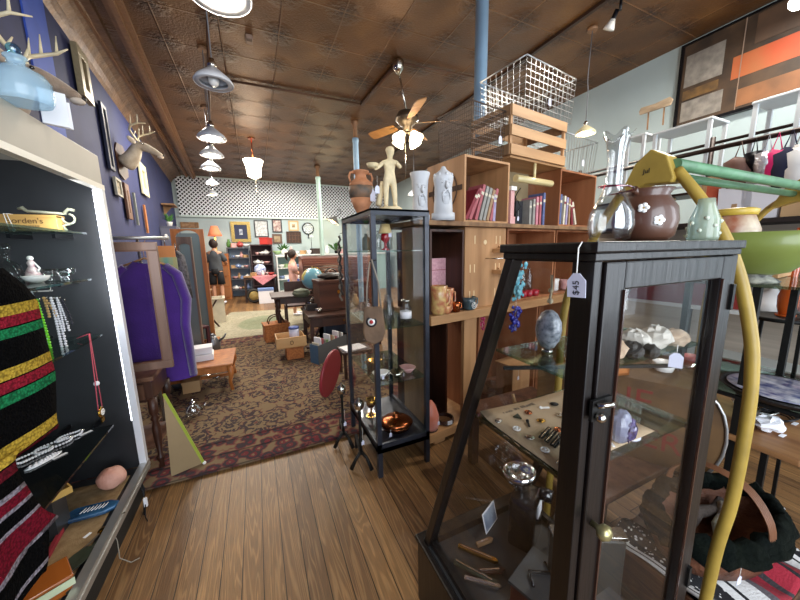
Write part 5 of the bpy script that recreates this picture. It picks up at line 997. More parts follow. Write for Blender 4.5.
q = PZ(325, 348, 0); G0 = PZ(335, 345, 0); t = thing('steamer_trunk', 'dark blue steamer trunk with metal edges under the desk', 'trunk', (G0.x+.15, 4.75, .012)); M().box(-.33, .33, -.2, .2, 0, .34).build('body', mat('trunk_blue', '1c2c40', .6, var=.2), t); 
for sx_ in (-.318, 0, .318): M().box(sx_-.012, sx_+.012, -.206, .206, -.0, .346).build('band', mat('trunk_band', '50606e', .4, .5), t); M().tube([(-.06, -.21, .2), (0, -.24, .19), (.06, -.21, .2)], .01).build('handle', BLK, t)
# red leaning disc table
G0 = PZ(327, 397, 0); t = thing('red_round_tabletop', 'dark red round tabletop leaning on its edge beside the andirons', 'tabletop', (G0.x+.05, G0.y+.0, .012)); rr = VZ(345, 351, (G0.x+.12, G0.y))/2*1.02
M().lathe([(0, -.012), (rr*.97, -.012), (rr, -.005), (rr, .005), (rr*.97, .012), (0, .012)], 40, c=(0, 0, rr), mtx=RZ(-.62) @ RY(PI/2+.14)).build('top', mat('dark_red_lacquer', '7c1a20', .35, coat=.4), t); M().lathe([(rr*.99, -.014), (rr*1.02, -.008), (rr*1.02, .008), (rr*.99, .014)], 40, c=(0, 0, rr), mtx=RZ(-.62) @ RY(PI/2+.14)).build('edge_band', mat('red_edge', '99303a', .4), t)
q = PZ(342, 361, .38); t = thing('dark_stool', 'low dark stool stacked with white paper behind the red tabletop', 'stool', (G0.x+.42, G0.y+.42, 0)); M().box(-.17, .17, -.14, .14, .3, .33).build('seat', DKW2, t)
for sx_ in (-.14, .14):
    for sy_ in (-.11, .11): M().bar((sx_, sy_, .012), (sx_, sy_, .3), .03).build('leg', DKW2, t)
solo('paper_pad', 'white drawing paper pad lying on the low dark stool', 'paper', M().box(-.13, .13, -.1, .1, 0, .015), PAPER, (G0.x+.40, G0.y+.40, .332), .2)
# andirons
def andiron(gx, gy, h_, label):
    t = thing('andiron', label, 'andiron', (gx, gy, .0)); M().lathe([(.012, .1), (.009, .18), (.016, .2), (.009, .22), (.009, h_-.09), (.014, h_-.08), (.01, h_-.06)], 12).build('shaft', IRON, t)
    M().lathe([(.012, h_-.06), (.028, h_-.045), (.034, h_-.02), (.028, h_+.004), (.01, h_+.016), (.006, h_+.026), (0, h_+.03)], 18).build('ball_finial', SILV, t); M().tube([(.0, 0, .12), (.03, -.03, .08), (.05, -.07, .012)], [.012, .01, .014]).tube([(0, 0, .12), (-.04, -.01, .08), (-.07, .0, .012)], [.012, .01, .014]).build('foot', IRON, t); M().bar((0, 0, .1), (.03, .22, .1), .018).bar((.03, .22, .1), (.03, .22, 0), .018).build('log_bar', IRON, t); price_tag(t, (0.012, -.012, h_*.62), .02, .035, .09)
for (px, py, pt, lab) in ((346, 450, 387, 'black iron andiron with a silver ball finial, left of the pair at the glass cabinet'), (364, 472, 402, 'black iron andiron with a silver ball finial, nearest to the glass cabinet leg')):
    g = PZ(px, py, 0); andiron(g.x, g.y+.05, VZ(px-8, pt, (g.x, g.y+.05)), lab)
# ------------------------------------------------------------ narrow black glass cabinet
sx0, sx1, sy0, sy1, sz0, sz1 = .60, .975, 1.69, 2.34, .2, 1.68
t = thing('glass_cabinet', 'narrow tall black-framed glass cabinet standing on four legs in the middle of the shop', 'cabinet', ((sx0+sx1)/2, (sy0+sy1)/2, 0)); w_, d_ = (sx1-sx0)/2, (sy1-sy0)/2; b = .03
CB = mat('cabinet_black', '2f323c', .35, .3, var=.2, vs=10, coat=.2)
for a_ in (-1, 1):
    for c_ in (-1, 1):
        x, y = a_*(w_-b/2), c_*(d_-b/2); M().box(x-b/2, x+b/2, y-b/2, y+b/2, sz0, sz1-.035).build('post', CB, t, bevel=.002); M().box(x-b/2, x+b/2, y-b/2, y+b/2, 0, sz0-.0).build('leg', CB, t)
M().frame(2*w_, 2*d_, .035, .035, T_((0, 0, sz1-.035)) @ RX(-PI/2)).box(-w_, w_, -d_, d_, sz1-.012, sz1-.0).build('top', CB, t)
M().box(-w_, w_, -d_, d_, sz0-.03, sz0+.0).box(-w_, w_, -d_, -d_+.02, sz0-.03, sz0+.03).box(-w_, -w_+.02, -d_, d_, sz0-.03, sz0+.03).box(w_-.02, w_, -d_, d_, sz0-.03, sz0+.03).build('bottom_tray', CB, t)
g = .004
M().box(-w_+b, w_-b, -d_+.01, -d_+.01+g, sz0+.03, sz1-.035).build('front_pane', GLV, t); M().box(-w_+b, w_-b, d_-.014, d_-.01, sz0+.03, sz1-.035).build('back_pane', GLV, t)
for a_ in (-1, 1): M().box(a_*(w_-.012)-g/2, a_*(w_-.012)+g/2, -d_+b, d_-b, sz0+.03, sz1-.035).build('side_pane', GLV, t)
SHZ = [1.445, .975, .62]
for z in SHZ: s_ = M().box(-w_+.018, w_-.018, -d_+.02, d_-.02, z-.007, z).build('glass_shelf', GLG, t)
Cx, Cy = t.location.x, t.location.y
def jar(x, y, z, r, h, label, mm=GLD, cat='jar', name='glass_jar', lid=None, neck=.7, group=None, lab_=False):
    t = thing(name, label, cat, (x, y, z+.001), 0, group); M().lathe([(r*.9, 0), (r, h*.06), (r, h*.7), (r*neck, h*.86), (r*neck, h*.97), (r*neck*1.12, h), (r*neck*.9, h), (r*neck*.88, h*.86), (r*.94, h*.68), (r*.94, h*.08), (0, h*.05)], 20).build('body', mm, t)
    if lid: M().lathe([(r*neck*1.15, h), (r*neck*1.15, h*1.08), (r*neck*.5, h*1.1), (0, h*1.1)], 18).build('lid', lid, t)
    if lab_: M().lathe([(r*1.01, h*.22), (r*1.01, h*.55)], 20).build('label', PAPER, t)
    return t
jar(.86, 1.80, .975, .038, .14, 'clear glass jar with a white paper label on the middle shelf of the black cabinet', lid=SILV, lab_=True); jar(.74, 1.80, .975, .036, .15, 'clear glass canning jar left of the labelled one in the black cabinet', lid=GLD); jar(.80, 1.95, .975, .035, .17, 'tall clear glass jar at the back of the middle cabinet shelf')
jar(.70, 2.1, .975, .04, .13, 'squat glass jar at the rear left of the middle cabinet shelf')
t = thing('oil_lamp', 'red glass oil lamp with a cream shade on the top shelf of the black cabinet', 'lamp', (.79, 1.95, 1.446)); M().lathe([(.035, 0), (.01, .02), (.01, .05), (.03, .07), (.032, .1), (.012, .12)], 18).build('base', mat('ruby_glass', '9a1520', .1, coat=.8), t); M().lathe([(.045, .11), (.03, .17), (.028, .17), (.043, .11)], 18).build('lamp_shade', mat('cream_glow', 'e8c98a', .6), t)
price_tag(t, (.02, -.035, .14), .022, .035, .02)
# gondola of bottles on upper shelf / below
for i, (x, y, z, r, h, lab) in enumerate(((.70, 1.85, 1.446, .02, .12, 'small cut-glass cruet at the left of the top cabinet shelf'), (.86, 2.05, 1.446, .022, .15, 'cut-glass cruet at the right of the top cabinet shelf'), (.74, 2.2, 1.446, .03, .12, 'grey green vase at the back of the top cabinet shelf'))): jar(x, y, z, r, h, lab, GLD if i < 2 else mat('sage_vase', '6d7a66', .5), 'cruet' if i < 2 else 'vase', 'cruet' if i < 2 else 'small_vase', neck=.4)
t = thing('copper_dish', 'hammered copper lidded dish on the bottom of the black cabinet', 'dish', (.80, 1.86, sz0+.002)); M().lathe([(.06, 0), (.1, .02), (.115, .05), (.118, .055)], 28).build('bowl', COPR, t); M().lathe([(.118, .055), (.09, .075), (.03, .09), (.02, .095), (.025, .11), (.02, .12), (0, .122)], 28).build('lid', COPR, t); price_tag(t, (-.08, -.09, .06), .018, .03, .02)
t = thing('brass_cup', 'small brass goblet at the rear of the cabinet bottom', 'goblet', (.70, 2.1, sz0+.002)); M().lathe([(.035, 0), (.008, .02), (.008, .06), (.035, .09), (.04, .14), (.037, .14), (.0, .08)], 18).build('body', BRS, t); M().lathe([(.038, -.0), (.038, .006)], 18).build('foot', BRS, t)
for i, (x, y, col, lab) in enumerate(((.68, 1.82, PORC, 'white china shell dish at the left of the low cabinet shelf'), (.78, 1.78, SILV, 'silver sauce boat in the middle of the low cabinet shelf'), (.88, 1.82, CK[1], 'rose china dish at the right of the low cabinet shelf'), (.72, 2.05, BRS, 'gilt floral brooch dish at the rear of the low cabinet shelf'), (.86, 2.1, GLD, 'clear glass dish at the rear right of the low cabinet shelf'))):
    t = thing('small_dish', lab, 'dish', (x, y, .621), i); m = M(); m.lathe([(.02, 0), (.03, .015), (.048, .04), (.044, .04), (0, .01)], 18, sx=1.2).build('bowl', col, t); M().tube([(.05, 0, .035), (.075, 0, .03), (.055, 0, .012)], .004).build('handle', col, t); price_tag(t, (.0, -.045, .04), .014, .025, .01)
# leather purse on the left side
q = PX(374, 322, .575); t = thing('leather_purse', 'brown leather pouch purse with a round red and white badge hanging on the cabinet side', 'purse', (q.x, q.y, q.z)); LE = mat('tan_leather', '6e5540', .7, var=.2, vs=12, bump=.3)
M().prism([(-.05, .09), (.05, .09), (.065, -.05), (.05, -.1), (0, -.125), (-.05, -.1), (-.06, -.05)], .035, RZ(-.45) @ RX(PI/2)).build('pouch', LE, t, bevel=.008)
mt = RZ(-.45) @ T_((-.01, -.037, .01)) @ RX(PI/2); M().lathe([(0, 0), (.03, 0), (.03, .003), (0, .003)], 24, mtx=mt).build('badge_rim', INK, t); M().lathe([(0, .003), (.02, .003), (.02, .005), (0, .005)], 24, mtx=mt).build('badge_field', PORC, t); M().lathe([(0, .005), (.011, .005), (.011, .007), (0, .007)], 20, mtx=mt).build('badge_centre', mat('badge_red', 'b02a2a', .5), t)
M().tube([(-.04, 0, .08), (-.035, 0, .2), (-.01, .01, .34)], .004).tube([(.04, -.01, .08), (.03, -.01, .22), (0, .01, .35)], .005).build('strap', mat('strap_grey', '8a8175', .6), t); M().prism([(-.035, .0), (.035, 0), (.03, -.05), (0, -.065), (-.03, -.05)], .004, RZ(-.45) @ T_((0, -.0385, .09)) @ RX(PI/2)).build('flap', LE, t)
M().tube([(-.01, 0, .34), (.0, .02, .345), (.03, .02, .345)], .004).build('hook', IRON, t)
# hooks of costume jewellery on the far left post
for k, (y, z, lab) in enumerate(((2.32, 1.55, 'grey bead strand hanging on the far left corner of the black cabinet'), (2.36, 1.5, 'white shell strand hanging behind the grey one on the black cabinet'))):
    t = thing('bead_strand', lab, 'necklace', (.578, y, z), 0); m = M()
    for i in range(40): m.ball((-.006+.006*math.sin(i), .006*math.cos(i*1.7), -.022*i*.5), .009, 7, 5)
    m.build('beads', mat('bead_pewter', '3a3533', .4, .5) if not k else mat('bead_bone', '6e675c', .5), t); M().tube([(0, 0, 0), (0, -.0, .02), (.022, 0, .03)], .002).build('hook', SILV, t)
# things on top: vase, statue
def vase_terr():
    q = PZ(363, 214, sz1); t = thing('terracotta_vase', 'terracotta urn with a painted grey figure band on top of the black cabinet', 'vase', (.70, 2.15, sz1+.001)); t.scale = (.88, .88, .93); TC = mat('terracotta', 'b57a55', .7, var=.15, vs=20)
    P_ = [(.05, 0), (.052, .012), (.04, .02), (.06, .06), (.088, .13)]; M().lathe(P_, 28).build('lower_body', TC, t); M().lathe([(.088, .13), (.098, .18), (.095, .215)], 28).build('painted_band', mat('figure_band', '4c4a46', .6, col2='8a6a52', vs=14), t); M().lathe([(.095, .215), (.088, .24), (.06, .262), (.045, .275), (.042, .3), (.062, .315), (.066, .325), (.055, .325), (.035, .3)], 28).build('neck', TC, t)
    for s_ in (1, -1): M().tube([(s_*.045, 0, .315), (s_*.085, 0, .31), (s_*.095, 0, .28), (s_*.085, 0, .245)], .009).build('handle', TC, t)
    price_tag(t, (.07, -.07, .2), .05, .085, .01, yaw=.3)
vase_terr()
t = thing('boy_statue', 'cream classical boy statuette holding a plate on top of the black cabinet', 'statue', (.775, 1.82, sz1+.001), math.radians(-15)); s = .36/1.0
def S_(a_, b_, c_): return (a_*s, b_*s, c_*s)
M().lathe([(.2*s, 0), (.2*s, .05*s), (.17*s, .07*s)], 24).build('base', CREAM, t)
V_ = [S_(0, 0, .55), S_(0, 0, .66), S_(.01, 0, .78), S_(.01, -.005, .84), S_(.01, -.02, .9), S_(.02, -.03, .95)]; Ed = [(i, i+1) for i in range(5)]; R_ = [.085*s, .075*s, .085*s, .035*s, .06*s, .045*s]
def chain(fr, pts, rs):
    global V_, Ed, R_
    o = len(V_); V_ += [S_(*p_) for p_ in pts]; Ed += [(fr, o)]+[(o+i, o+i+1) for i in range(len(pts)-1)]; R_ += [r_*s for r_ in rs]
chain(0, [(-.06, 0, .48), (-.07, -.02, .28), (-.07, 0, .1), (-.08, -.07, .08)], [.065, .05, .038, .03]); chain(0, [(.06, 0, .48), (.08, .0, .28), (.09, .02, .1), (.1, -.05, .08)], [.065, .05, .038, .03])
chain(2, [(-.1, -.01, .79), (-.2, -.02, .7), (-.26, -.1, .66)], [.04, .032, .025]); chain(2, [(.12, -.01, .79), (.18, -.06, .7), (.1, -.12, .76)], [.04, .032, .025])
skin('body', V_, Ed, R_, CREAM, t, 2); m = M().ball(S_(.015, -.02, .955), .068*s, 16, 12, sz=1.12).ball(S_(.015, -.0, .985), .072*s, 14, 10, sz=.8, noise=.2)
m.ball(S_(.015, -.09, .95), .012*s, 6, 5); m.build('head', CREAM, t); M().lathe([(0, 0), (.08*s, .005), (.1*s, .025), (0, .012)], 20, c=S_(-.29, -.12, .665)).build('plate', CREAM, t); M().tube([S_(-.2, .05, .1), S_(-.15, .07, .3), S_(-.12, .06, .5)], [.05*s, .045*s, .03*s]).build('tree_trunk', CREAM, t)
price_tag(t, (-.08, -.035, .2), .026, .045, .055)
# weathered board behind the cabinet
solo('weathered_board', 'tall weathered brown plywood board standing against the right side of the black cabinet', 'board', M().box(0, .016, -.17, .17, 0, 1.60), mat('weathered_ply', '8a6f4e', .8, col2='b09168', vs=7, stretch=(1, 1, .3)), (.982, 1.93, .0), 0)
# ------------------------------------------------------------ crate shelves
GA = math.radians(8); GO = Vector((1.2, 1.85, 0))
def CU(u, d, z): return (GO.x+math.cos(GA)*u-math.sin(GA)*d, GO.y+math.sin(GA)*u+math.cos(GA)*d, z)
def crate(u0, u1, z0, z1, label, wm, d0=0, dep=.4, th=.016, facing='front', back=None, name='wooden_crate', slots=True, backm=None):
    t = thing(name, label, 'crate', CU((u0+u1)/2, d0+dep/2, z0), GA); w_, d_, h_ = (u1-u0)/2, dep/2, z1-z0
    M().box(-w_, -w_+th, -d_, d_, 0, h_).build('side_panel', wm, t); M().box(w_-th, w_, -d_, d_, 0, h_).build('side_panel', wm, t)
    M().box(-w_+th, w_-th, -d_, d_, 0, th).build('bottom_panel', wm, t); M().box(-w_+th, w_-th, -d_, d_, h_-th, h_).build('top_panel', wm, t)
    if facing == 'front': M().box(-w_+th, w_-th, d_-th, d_, th, h_-th).build('back_panel', backm or wm, t)
    else:
        M().box(-w_+th, w_-th, -d_, -d_+th, th, h_-th).build('front_panel', wm, t); m = M()
        for x in (-w_*.75, -w_*.55, w_*.5, w_*.7):
            for z in (h_*.12, h_*.45, h_*.8):
                if not (abs(x) > w_*.6 and z > h_*.7 and x < 0): m.box(x-.004, x+.004, -d_-.001, -d_+.002, z, z+.06)
        m.ball((w_*-.05, -d_-.0, h_*.82), .018, 10, 6, sy=.15); m.build('slot', mat('slot_light', 'e3c79a', .6), t)
    return t
BKD = mat('crate_dark_back', '2e1f17', .8); KP = PINE
t = solo('base_board', 'thick pale pine board on the floor under the crates', 'board', M().box(-.17, 1.9, -.02, .46, .04, .1).box(-.1, .0, 0, .44, 0, .04).box(1.5, 1.6, 0, .44, 0, .04), PINEX, CU(0, 0, 0), GA)
crate(-.14, .17, .102, .93, 'tall dark hollow crate at the lower left of the crate shelves', DKW2, .17, .27, backm=BKD)
solo('pine_upright', 'pale pine upright board between the lower crates', 'board', M().box(0, .13, 0, .03, 0, .828), PINE, CU(.185, -.0, .102), GA)
crate(.34, 1.10, .102, .93, 'large reddish pine crate in the lower middle holding glass bowls', REDP, 0, .44); crate(1.12, 1.88, .102, .93, 'large reddish pine crate at the lower right of the crate shelves', REDP, 0, .44)
solo('pine_plank', 'long thick pale pine plank forming the main shelf of the crate stack', 'plank', M().box(-.17, 2.0, -.05, .5, .932, .998), PINEX, CU(0, 0, 0), GA, bevel=.004)
crate(-.14, .17, 1.0, 1.58, 'small dark crate with a pink book inside, left of the slotted pine crate', DKW2, 0, .42, backm=MIDW)
crate(.18, .62, 1.0, 1.60, 'pine crate with its slotted bottom turned outward in the middle of the stack', PINE, .0, .4, facing='back')
crate(.64, 1.30, 1.0, 1.60, 'reddish pine crate holding coloured glass behind the vitrine', REDP, .0, .42); crate(1.32, 1.95, 1.0, 1.60, 'reddish pine crate at the right of the second tier', REDP, .0, .42)
solo('pine_plank', 'thin dark-edged plank under the book crates carrying the white carved heads', 'plank', M().box(-.26, 2.0, -.05, .45, 1.602, 1.632), OLDW, CU(0, 0, 0), GA, bevel=.003)
c1 = crate(.165, .64, 1.634, 2.09, 'pine crate of leaning old books with a round stamped logo on its side', PINE, .0, .42, backm=MIDW)
text('logo_text', 'WHITMAN', .0, INK, c1, Matrix()) if False else None
LG = mat('stamp_brown', '4a3426', .8); mt = T_((-.2385, 0, .24)) @ RY(-PI/2); m = M(); m.tube([mt @ Vector((math.cos(2*PI*k/32)*.135, math.sin(2*PI*k/32)*.135, 0)) for k in range(32)], .006, 5, closed=True); m.box(-.240, -.2375, -.19, .19, .225, .262); m.build('stamped_logo', LG, c1)
c2 = thing('display_board', 'pale board with a dark round stamp behind the lamp bar between two crates', 'board', CU(.985, .3, 1.634), GA); M().box(-.31, .31, 0, .016, 0, .5).build('panel', mat('pale_board', '9c8a68', .7, var=.1, vs=5), c2); M().lathe([(0, 0), (.05, 0), (.05, .002), (0, .002)], 20, c=(-.02, -.003, .22), mtx=RX(PI/2)).lathe([(0, 0), (.05, 0), (.05, .002), (0, .002)], 20, c=(.09, -.003, .25), mtx=RX(PI/2)).box(-.06, .13, -.003, 0, .16, .19).build('stamped_logo', LG, c2)
c3 = crate(1.33, 1.95, 1.634, 2.13, 'reddish pine crate with pale slots holding upright books at the upper right', REDP, .0, .42); m = M()
for x in (-.24, .05): m.box(x-.006, x+.006, .18, .193, .12, .38)
m.build('slot', MATS['slot_light'], c3)
solo('light_bar', 'cream tubular lamp bar on a small stand above the upright books', 'lamp', M().cyl((-.24, 0, 0), (.24, 0, 0), .028).tube([(0, 0, .02), (0, 0, .14)], .012), mat('cream_bar', 'd9c690', .35, coat=.4), CU(.98, .02, 1.993), GA)
solo('crossbar_board', 'thin board bridging the two book crates below the slatted crates', 'board', M().box(-.19+.0, .57, 0, .42, 0, .016), PINEX, CU(.83, 0, 2.133), GA)
# slatted crates on top
def slat_crate(u0, u1, z0, z1, d0, dep, label, n=3):
    t = thing('slatted_crate', label, 'crate', CU((u0+u1)/2, d0+dep/2, z0), GA); w_, d_, h_ = (u1-u0)/2, dep/2, z1-z0
    for a_ in (-1, 1):
        for c_ in (-1, 1): M().box(a_*w_-.022*(a_ > 0), a_*w_+.022*(a_ < 0), c_*d_-.022*(c_ > 0), c_*d_+.022*(c_ < 0), 0, h_).build('corner_post', PINE, t)
    sh_ = h_/(n*1.55)
    for k in range(n):
        z = k*(h_-sh_)/(n-1)
        for c_ in (-1, 1): M().box(-w_-.0, w_+.0, c_*d_-.012*(c_ < 0), c_*d_+.012*(c_ > 0), z, z+sh_).build('slat', PINEX, t); M().box(c_*w_-.012*(c_ < 0), c_*w_+.012*(c_ > 0), -d_, d_, z, z+sh_).build('slat', OLDW, t)
    for k in range(4): M().box(-w_+.02, w_-.02, -d_+.03+k*(dep-.12)/3, -d_+.09+k*(dep-.12)/3, 0, .012).build('slat', OLDW, t)
    return t
slat_crate(.62, 1.345, 2.15, 2.50, -.01, .40, 'slatted pale pine crate on top of the stack under the large wire basket')
# wire baskets
WIRE = mat('galvanised_wire', 'b5b5b5', .35, .9); WIRED = mat('rusty_wire', '5a4a40', .5, .6)
def wire_basket(u0, u1, d0, dep, z0, h_, n, nz, mm, label, flare=1.0, r=.0022, rim=.005, tagp=None, vertical=False):
    t = thing('wire_basket', label, 'basket', CU((u0+u1)/2, d0+dep/2, z0), GA); w_, d_ = (u1-u0)/2, dep/2
    def P_(x, y, z): f = 1-(1-flare)*(1-z/h_); return Vector((x*w_*f, y*d_*f, z+.003))
    m = M()
    for i in range(n+1):
        x = -1+2*i/n
        for y in (-1, 1): m.bar(P_(x, y, 0), P_(x, y, h_), r)
        m.bar(P_(x, -1, 0), P_(x, 1, 0), r)
    ny = max(3, int(n*dep/(u1-u0)))
    for i in range(ny+1):
        y = -1+2*i/ny
        for x in (-1, 1): m.bar(P_(x, y, 0), P_(x, y, h_), r)
        m.bar(P_(-1, y, 0), P_(1, y, 0), r)
    for k in range(nz+1):
        z = h_*k/nz
        for y in (-1, 1): m.bar(P_(-1, y, z), P_(1, y, z), r)
        for x in (-1, 1): m.bar(P_(x, -1, z), P_(x, 1, z), r)
    m.build('mesh', mm, t); m = M(); c_ = [P_(-1, -1, h_), P_(1, -1, h_), P_(1, 1, h_), P_(-1, 1, h_)]
    for i in range(4): m.tube([c_[i], c_[(i+1) % 4]], rim, 6)
    m.build('rim', mm, t)
    if tagp: price_tag(t, tagp, .035, .055, .12)
    return t
wire_basket(.76, 1.44, -.02, .46, 2.502, .36, 12, 8, WIRE, 'large pale wire basket with a white tag on top of the slatted crate', .94, .0026, .005, (-.03, -.235, .25))
wire_basket(.24, .60, .02, .36, 2.092, .36, 16, 12, WIRED, 'rusty fine-mesh wire basket with a white tag left of the slatted crate', .95, .0022, .005, (.12, -.185, .3))
wire_basket(1.38, 1.92, .0, .36, 2.132, .30, 12, 1, WIRE, 'tall-wired pale basket on the upper right book crate behind the glass vase', .9, .0032, .005, (.05, -.17, .24))
# white carved heads
def carved(u, d, z, h_, label, crown):
    t = thing('carved_head', label, 'sculpture', CU(u, d, z), GA-.35); r = h_*.165
    if crown: P_ = [(r*1.35, 0), (r*1.35, h_*.14), (r*1.1, h_*.15), (r*1.02, h_*.4), (r*1.0, h_*.62), (r*1.12, h_*.74), (r*1.15, h_*.8), (r*.95, h_*.86), (r*.4, h_*.93), (r*.3, h_*.96), (r*.2, h_*.99), (0, h_)]
    else: P_ = [(r*1.3, 0), (r*1.3, h_*.12), (r*1.05, h_*.14), (r*.95, h_*.5), (r*1.1, h_*.86), (r*1.3, h_*.97), (r*1.3, h_), (r*1.1, h_), (0, h_*.97)]
    M().lathe(P_, 24).build('column', PLAST, t)
    m = M(); y_ = -r*1.0; m.tube([(0, y_*.98, h_*.72), (0, y_*1.3, h_*.6), (0, y_*1.05, h_*.57)], [r*.1, r*.22, r*.12], 8)
    for s_ in (1, -1): m.ball((s_*r*.38, y_*.92, h_*.68), r*.16, 8, 6, sz=.6); m.tube([(s_*r*.15, y_*1.05, h_*.73), (s_*r*.65, y_*.85, h_*.73)], r*.08, 6); m.tube([(s_*r*.1, y_*1.08, h_*.535), (s_*r*.45, y_*1.0, h_*.48), (s_*r*.4, y_*1.02, h_*.36)], [r*.1, r*.12, r*.05], 6)
    m.ball((0, y_*.95, h_*.5), r*.22, 8, 6, sz=.5); m.ball((0, y_*.9, h_*.36), r*.5, 10, 8, sz=1.2, sy=.5); m.build('face', PLAST, t)
    if crown:
        m = M()
        for k in range(8): a_ = k*PI/4; m.ball((math.cos(a_)*r*1.0, math.sin(a_)*r*1.0, h_*.82), r*.2, 8, 6, sz=1.3)
        m.build('crown_points', PLAST, t)
    return t
carved(-.035, -.01, 1.634, .35, 'tall white plaster bearded head sculpture with a pointed crown, right of the pair', True)
carved(-.19, .04, 1.634, .30, 'white plaster flat-topped face sculpture, left of the pair behind the black cabinet', False)
# books
def book(u, z, h_, th, dep, col, lean, label, group, d=-.0):
    t = thing('book', label, 'book', CU(u, .12+d, z), GA, group); mt = RY(lean)
    M().box(-th/2, -th/2+.003, -.09, .06, 0, h_, mt).box(th/2-.003, th/2, -.09, .06, 0, h_, mt).box(-th/2, th/2, -.093, -.088, 0, h_, mt).build('cover', col, t)
    pg = M().box(-th/2+.003, th/2-.003, -.088, .055, .003, h_-.003, mt).build('pages', BOOKC[5], t); M().box(-th/2-.0004, th/2+.0004, -.0936, -.093, h_*.72, h_*.8, mt).build('spine_label', BOOKC[5] if col != BOOKC[5] else BOOKC[0], t); return t
def row(us, z, cols, hs, leans, where, group):
    words_ = ['first', 'second', 'third', 'fourth', 'fifth', 'sixth', 'seventh', 'eighth', 'ninth']; cn = {b_.name: b_.name.split('_')[1] for b_ in BOOKC}
    for k, (u, c_, h_, l_) in enumerate(zip(us, cols, hs, leans)): book(u, z+abs(math.sin(l_))*.016, h_, .027, .15, BOOKC[c_], l_, '%s clothbound book, %s from the left %s' % (cn[BOOKC[c_].name], words_[k], where), group)
row([.215, .255, .315, .36, .40, .437, .474, .51], 1.652, [0, 1, 1, 2, 2, 3, 1, 6], [.25, .25, .27, .26, .25, .24, .25, .2], [.55, .45, .32, .3, .3, .3, .28, .05], 'in the upper pine crate', 'old books in the upper pine crate')
t = solo('open_book', 'red book lying tilted behind the leaning books in the upper pine crate', 'book', M().box(-.07, .07, -.1, .1, 0, .02, RY(-.5)), BOOKC[0], CU(.25, .28, 1.70), GA)
row([.96, 1.01, 1.055, 1.10, 1.15], 1.634, [2, 2, 8, 1, 7], [.2, .22, .24, .25, .28], [0, 0, 0, 0, 0], 'between the two upper crates', 'books between the upper crates')
solo('dark_album', 'dark square album standing left of the books between the upper crates', 'album', M().box(-.045, .045, -.02, .02, 0, .2), KF, CU(.88, .1, 1.634), GA)
row([1.37, 1.41, 1.47, 1.51, 1.56, 1.62, 1.68], 1.652, [6, 7, 5, 6, 3, 0, 5], [.32, .27, .26, .25, .24, .23, .22], [0, 0, .02, .03, -.03, -.2, -.35], 'in the upper right crate', 'books in the upper right crate')
t = thing('small_tower', 'pale pink and white narrow ceramic tower right of the book crate', 'ornament', CU(.70, .03, 1.634), GA); M().box(-.03, .03, -.03, .03, 0, .06).box(-.022, .022, -.022, .022, .06, .26).build('tower', CK[1], t, bevel=.004); M().box(-.032, .032, -.032, .032, .26, .29).build('cap', PORC, t)
t = thing('wire_sculpture', 'black wire figure with a white tag standing between the upper crates', 'sculpture', CU(.80, .06, 1.634), GA); M().lathe([(.03, 0), (.03, .008)], 12).build('base', IRON, t); M().tube([(0, 0, .005), (.02, 0, .1), (-.03, 0, .18), (.02, 0, .26), (.06, 0, .3)], .004).tube([(.02, 0, .1), (.07, 0, .15), (.03, .0, .2)], .004).build('wire', IRON, t); price_tag(t, (.03, -.01, .12), .02, .035, .05)
# main shelf contents
t = thing('pink_book', 'pink mottled album standing in the small dark crate', 'album', CU(.07, .2, 1.018), GA); M().box(-.085, .085, -.02, .02, 0, .36).build('cover', mat('pink_marbled', 'c98f98', .7, col2='dcaab0', vs=60), t); M().box(-.083, .083, -.022, -.02, .27, .275).build('band', BOOKC[1], t)
def mug(u, d, z, r, h_, mm, label, cat='mug', name='pottery_mug', hs=1, rot=0):
    t = thing(name, label, cat, CU(u, d, z), GA+rot); M().lathe([(r*.8, 0), (r, h_*.15), (r*.95, h_*.6), (r*1.1, h_), (r*1.02, h_), (r*.87, h_*.6), (0, h_*.12)], 22).build('body', mm, t); M().tube([(hs*r*.95, 0, h_*.85), (hs*r*1.7, 0, h_*.8), (hs*r*1.75, 0, h_*.4), (hs*r*.95, 0, h_*.22)], r*.13, 8).build('handle', mm, t); return t
FLW = mat('floral_ceramic', 'd8a36a', .3, col2='a5483a', vs=26, coat=.5); 
mug(-.08, -.02, 1.0, .055, .2, mat('floral_yellow', 'd9bf7a', .3, col2='b4684a', vs=24, coat=.5), 'tall floral painted jug at the left end of the main pine shelf', 'jug', 'floral_jug'); mug(.03, .02, 1.0, .045, .17, FLW, 'floral red jug with a dark lid on the main pine shelf', 'jug', 'floral_jug')
mug(-.02, -.035, 1.0, .028, .06, FLW, 'small terracotta owl mug in front of the tall jugs', 'mug', 'owl_mug'); mug(.075, -.03, 1.0, .028, .07, COPR, 'small copper figurine mug right of the floral jugs', 'mug', 'owl_mug')
t = mug(.21, -.02, 1.0, .05, .095, mat('dark_glaze', '2c3236', .25, col2='4d6a70', vs=9, coat=.6), 'dark glazed pottery mug with a white spiral on the main pine shelf')
M().tube([(math.cos(a_*.6)*(.004+a_*.0012)-.0, -.053, .04+math.sin(a_*.6)*(.004+a_*.0012)) for a_ in range(22)], .0025, 5).build('spiral', PORC, t)
for k, (u, z, lab) in enumerate(((.5, 1.42, 'small pine wall bracket high on the slotted crate'), (.5, 1.25, 'small pine wall bracket low on the slotted crate'))): 
    t = thing('pine_bracket', lab, 'bracket', CU(u+.05, -.0, z), GA); M().box(-.08, .06, -.09, -.002, 0, .03, RY(-.1 if k == 0 else 0)).build('ledge', PINEX, t); M().prism([(0, 0), (-.06, 0), (0, -.05)], .015, RZ(-PI/2) @ RX(PI/2) @ RZ(PI)).build('support', PINE, t)
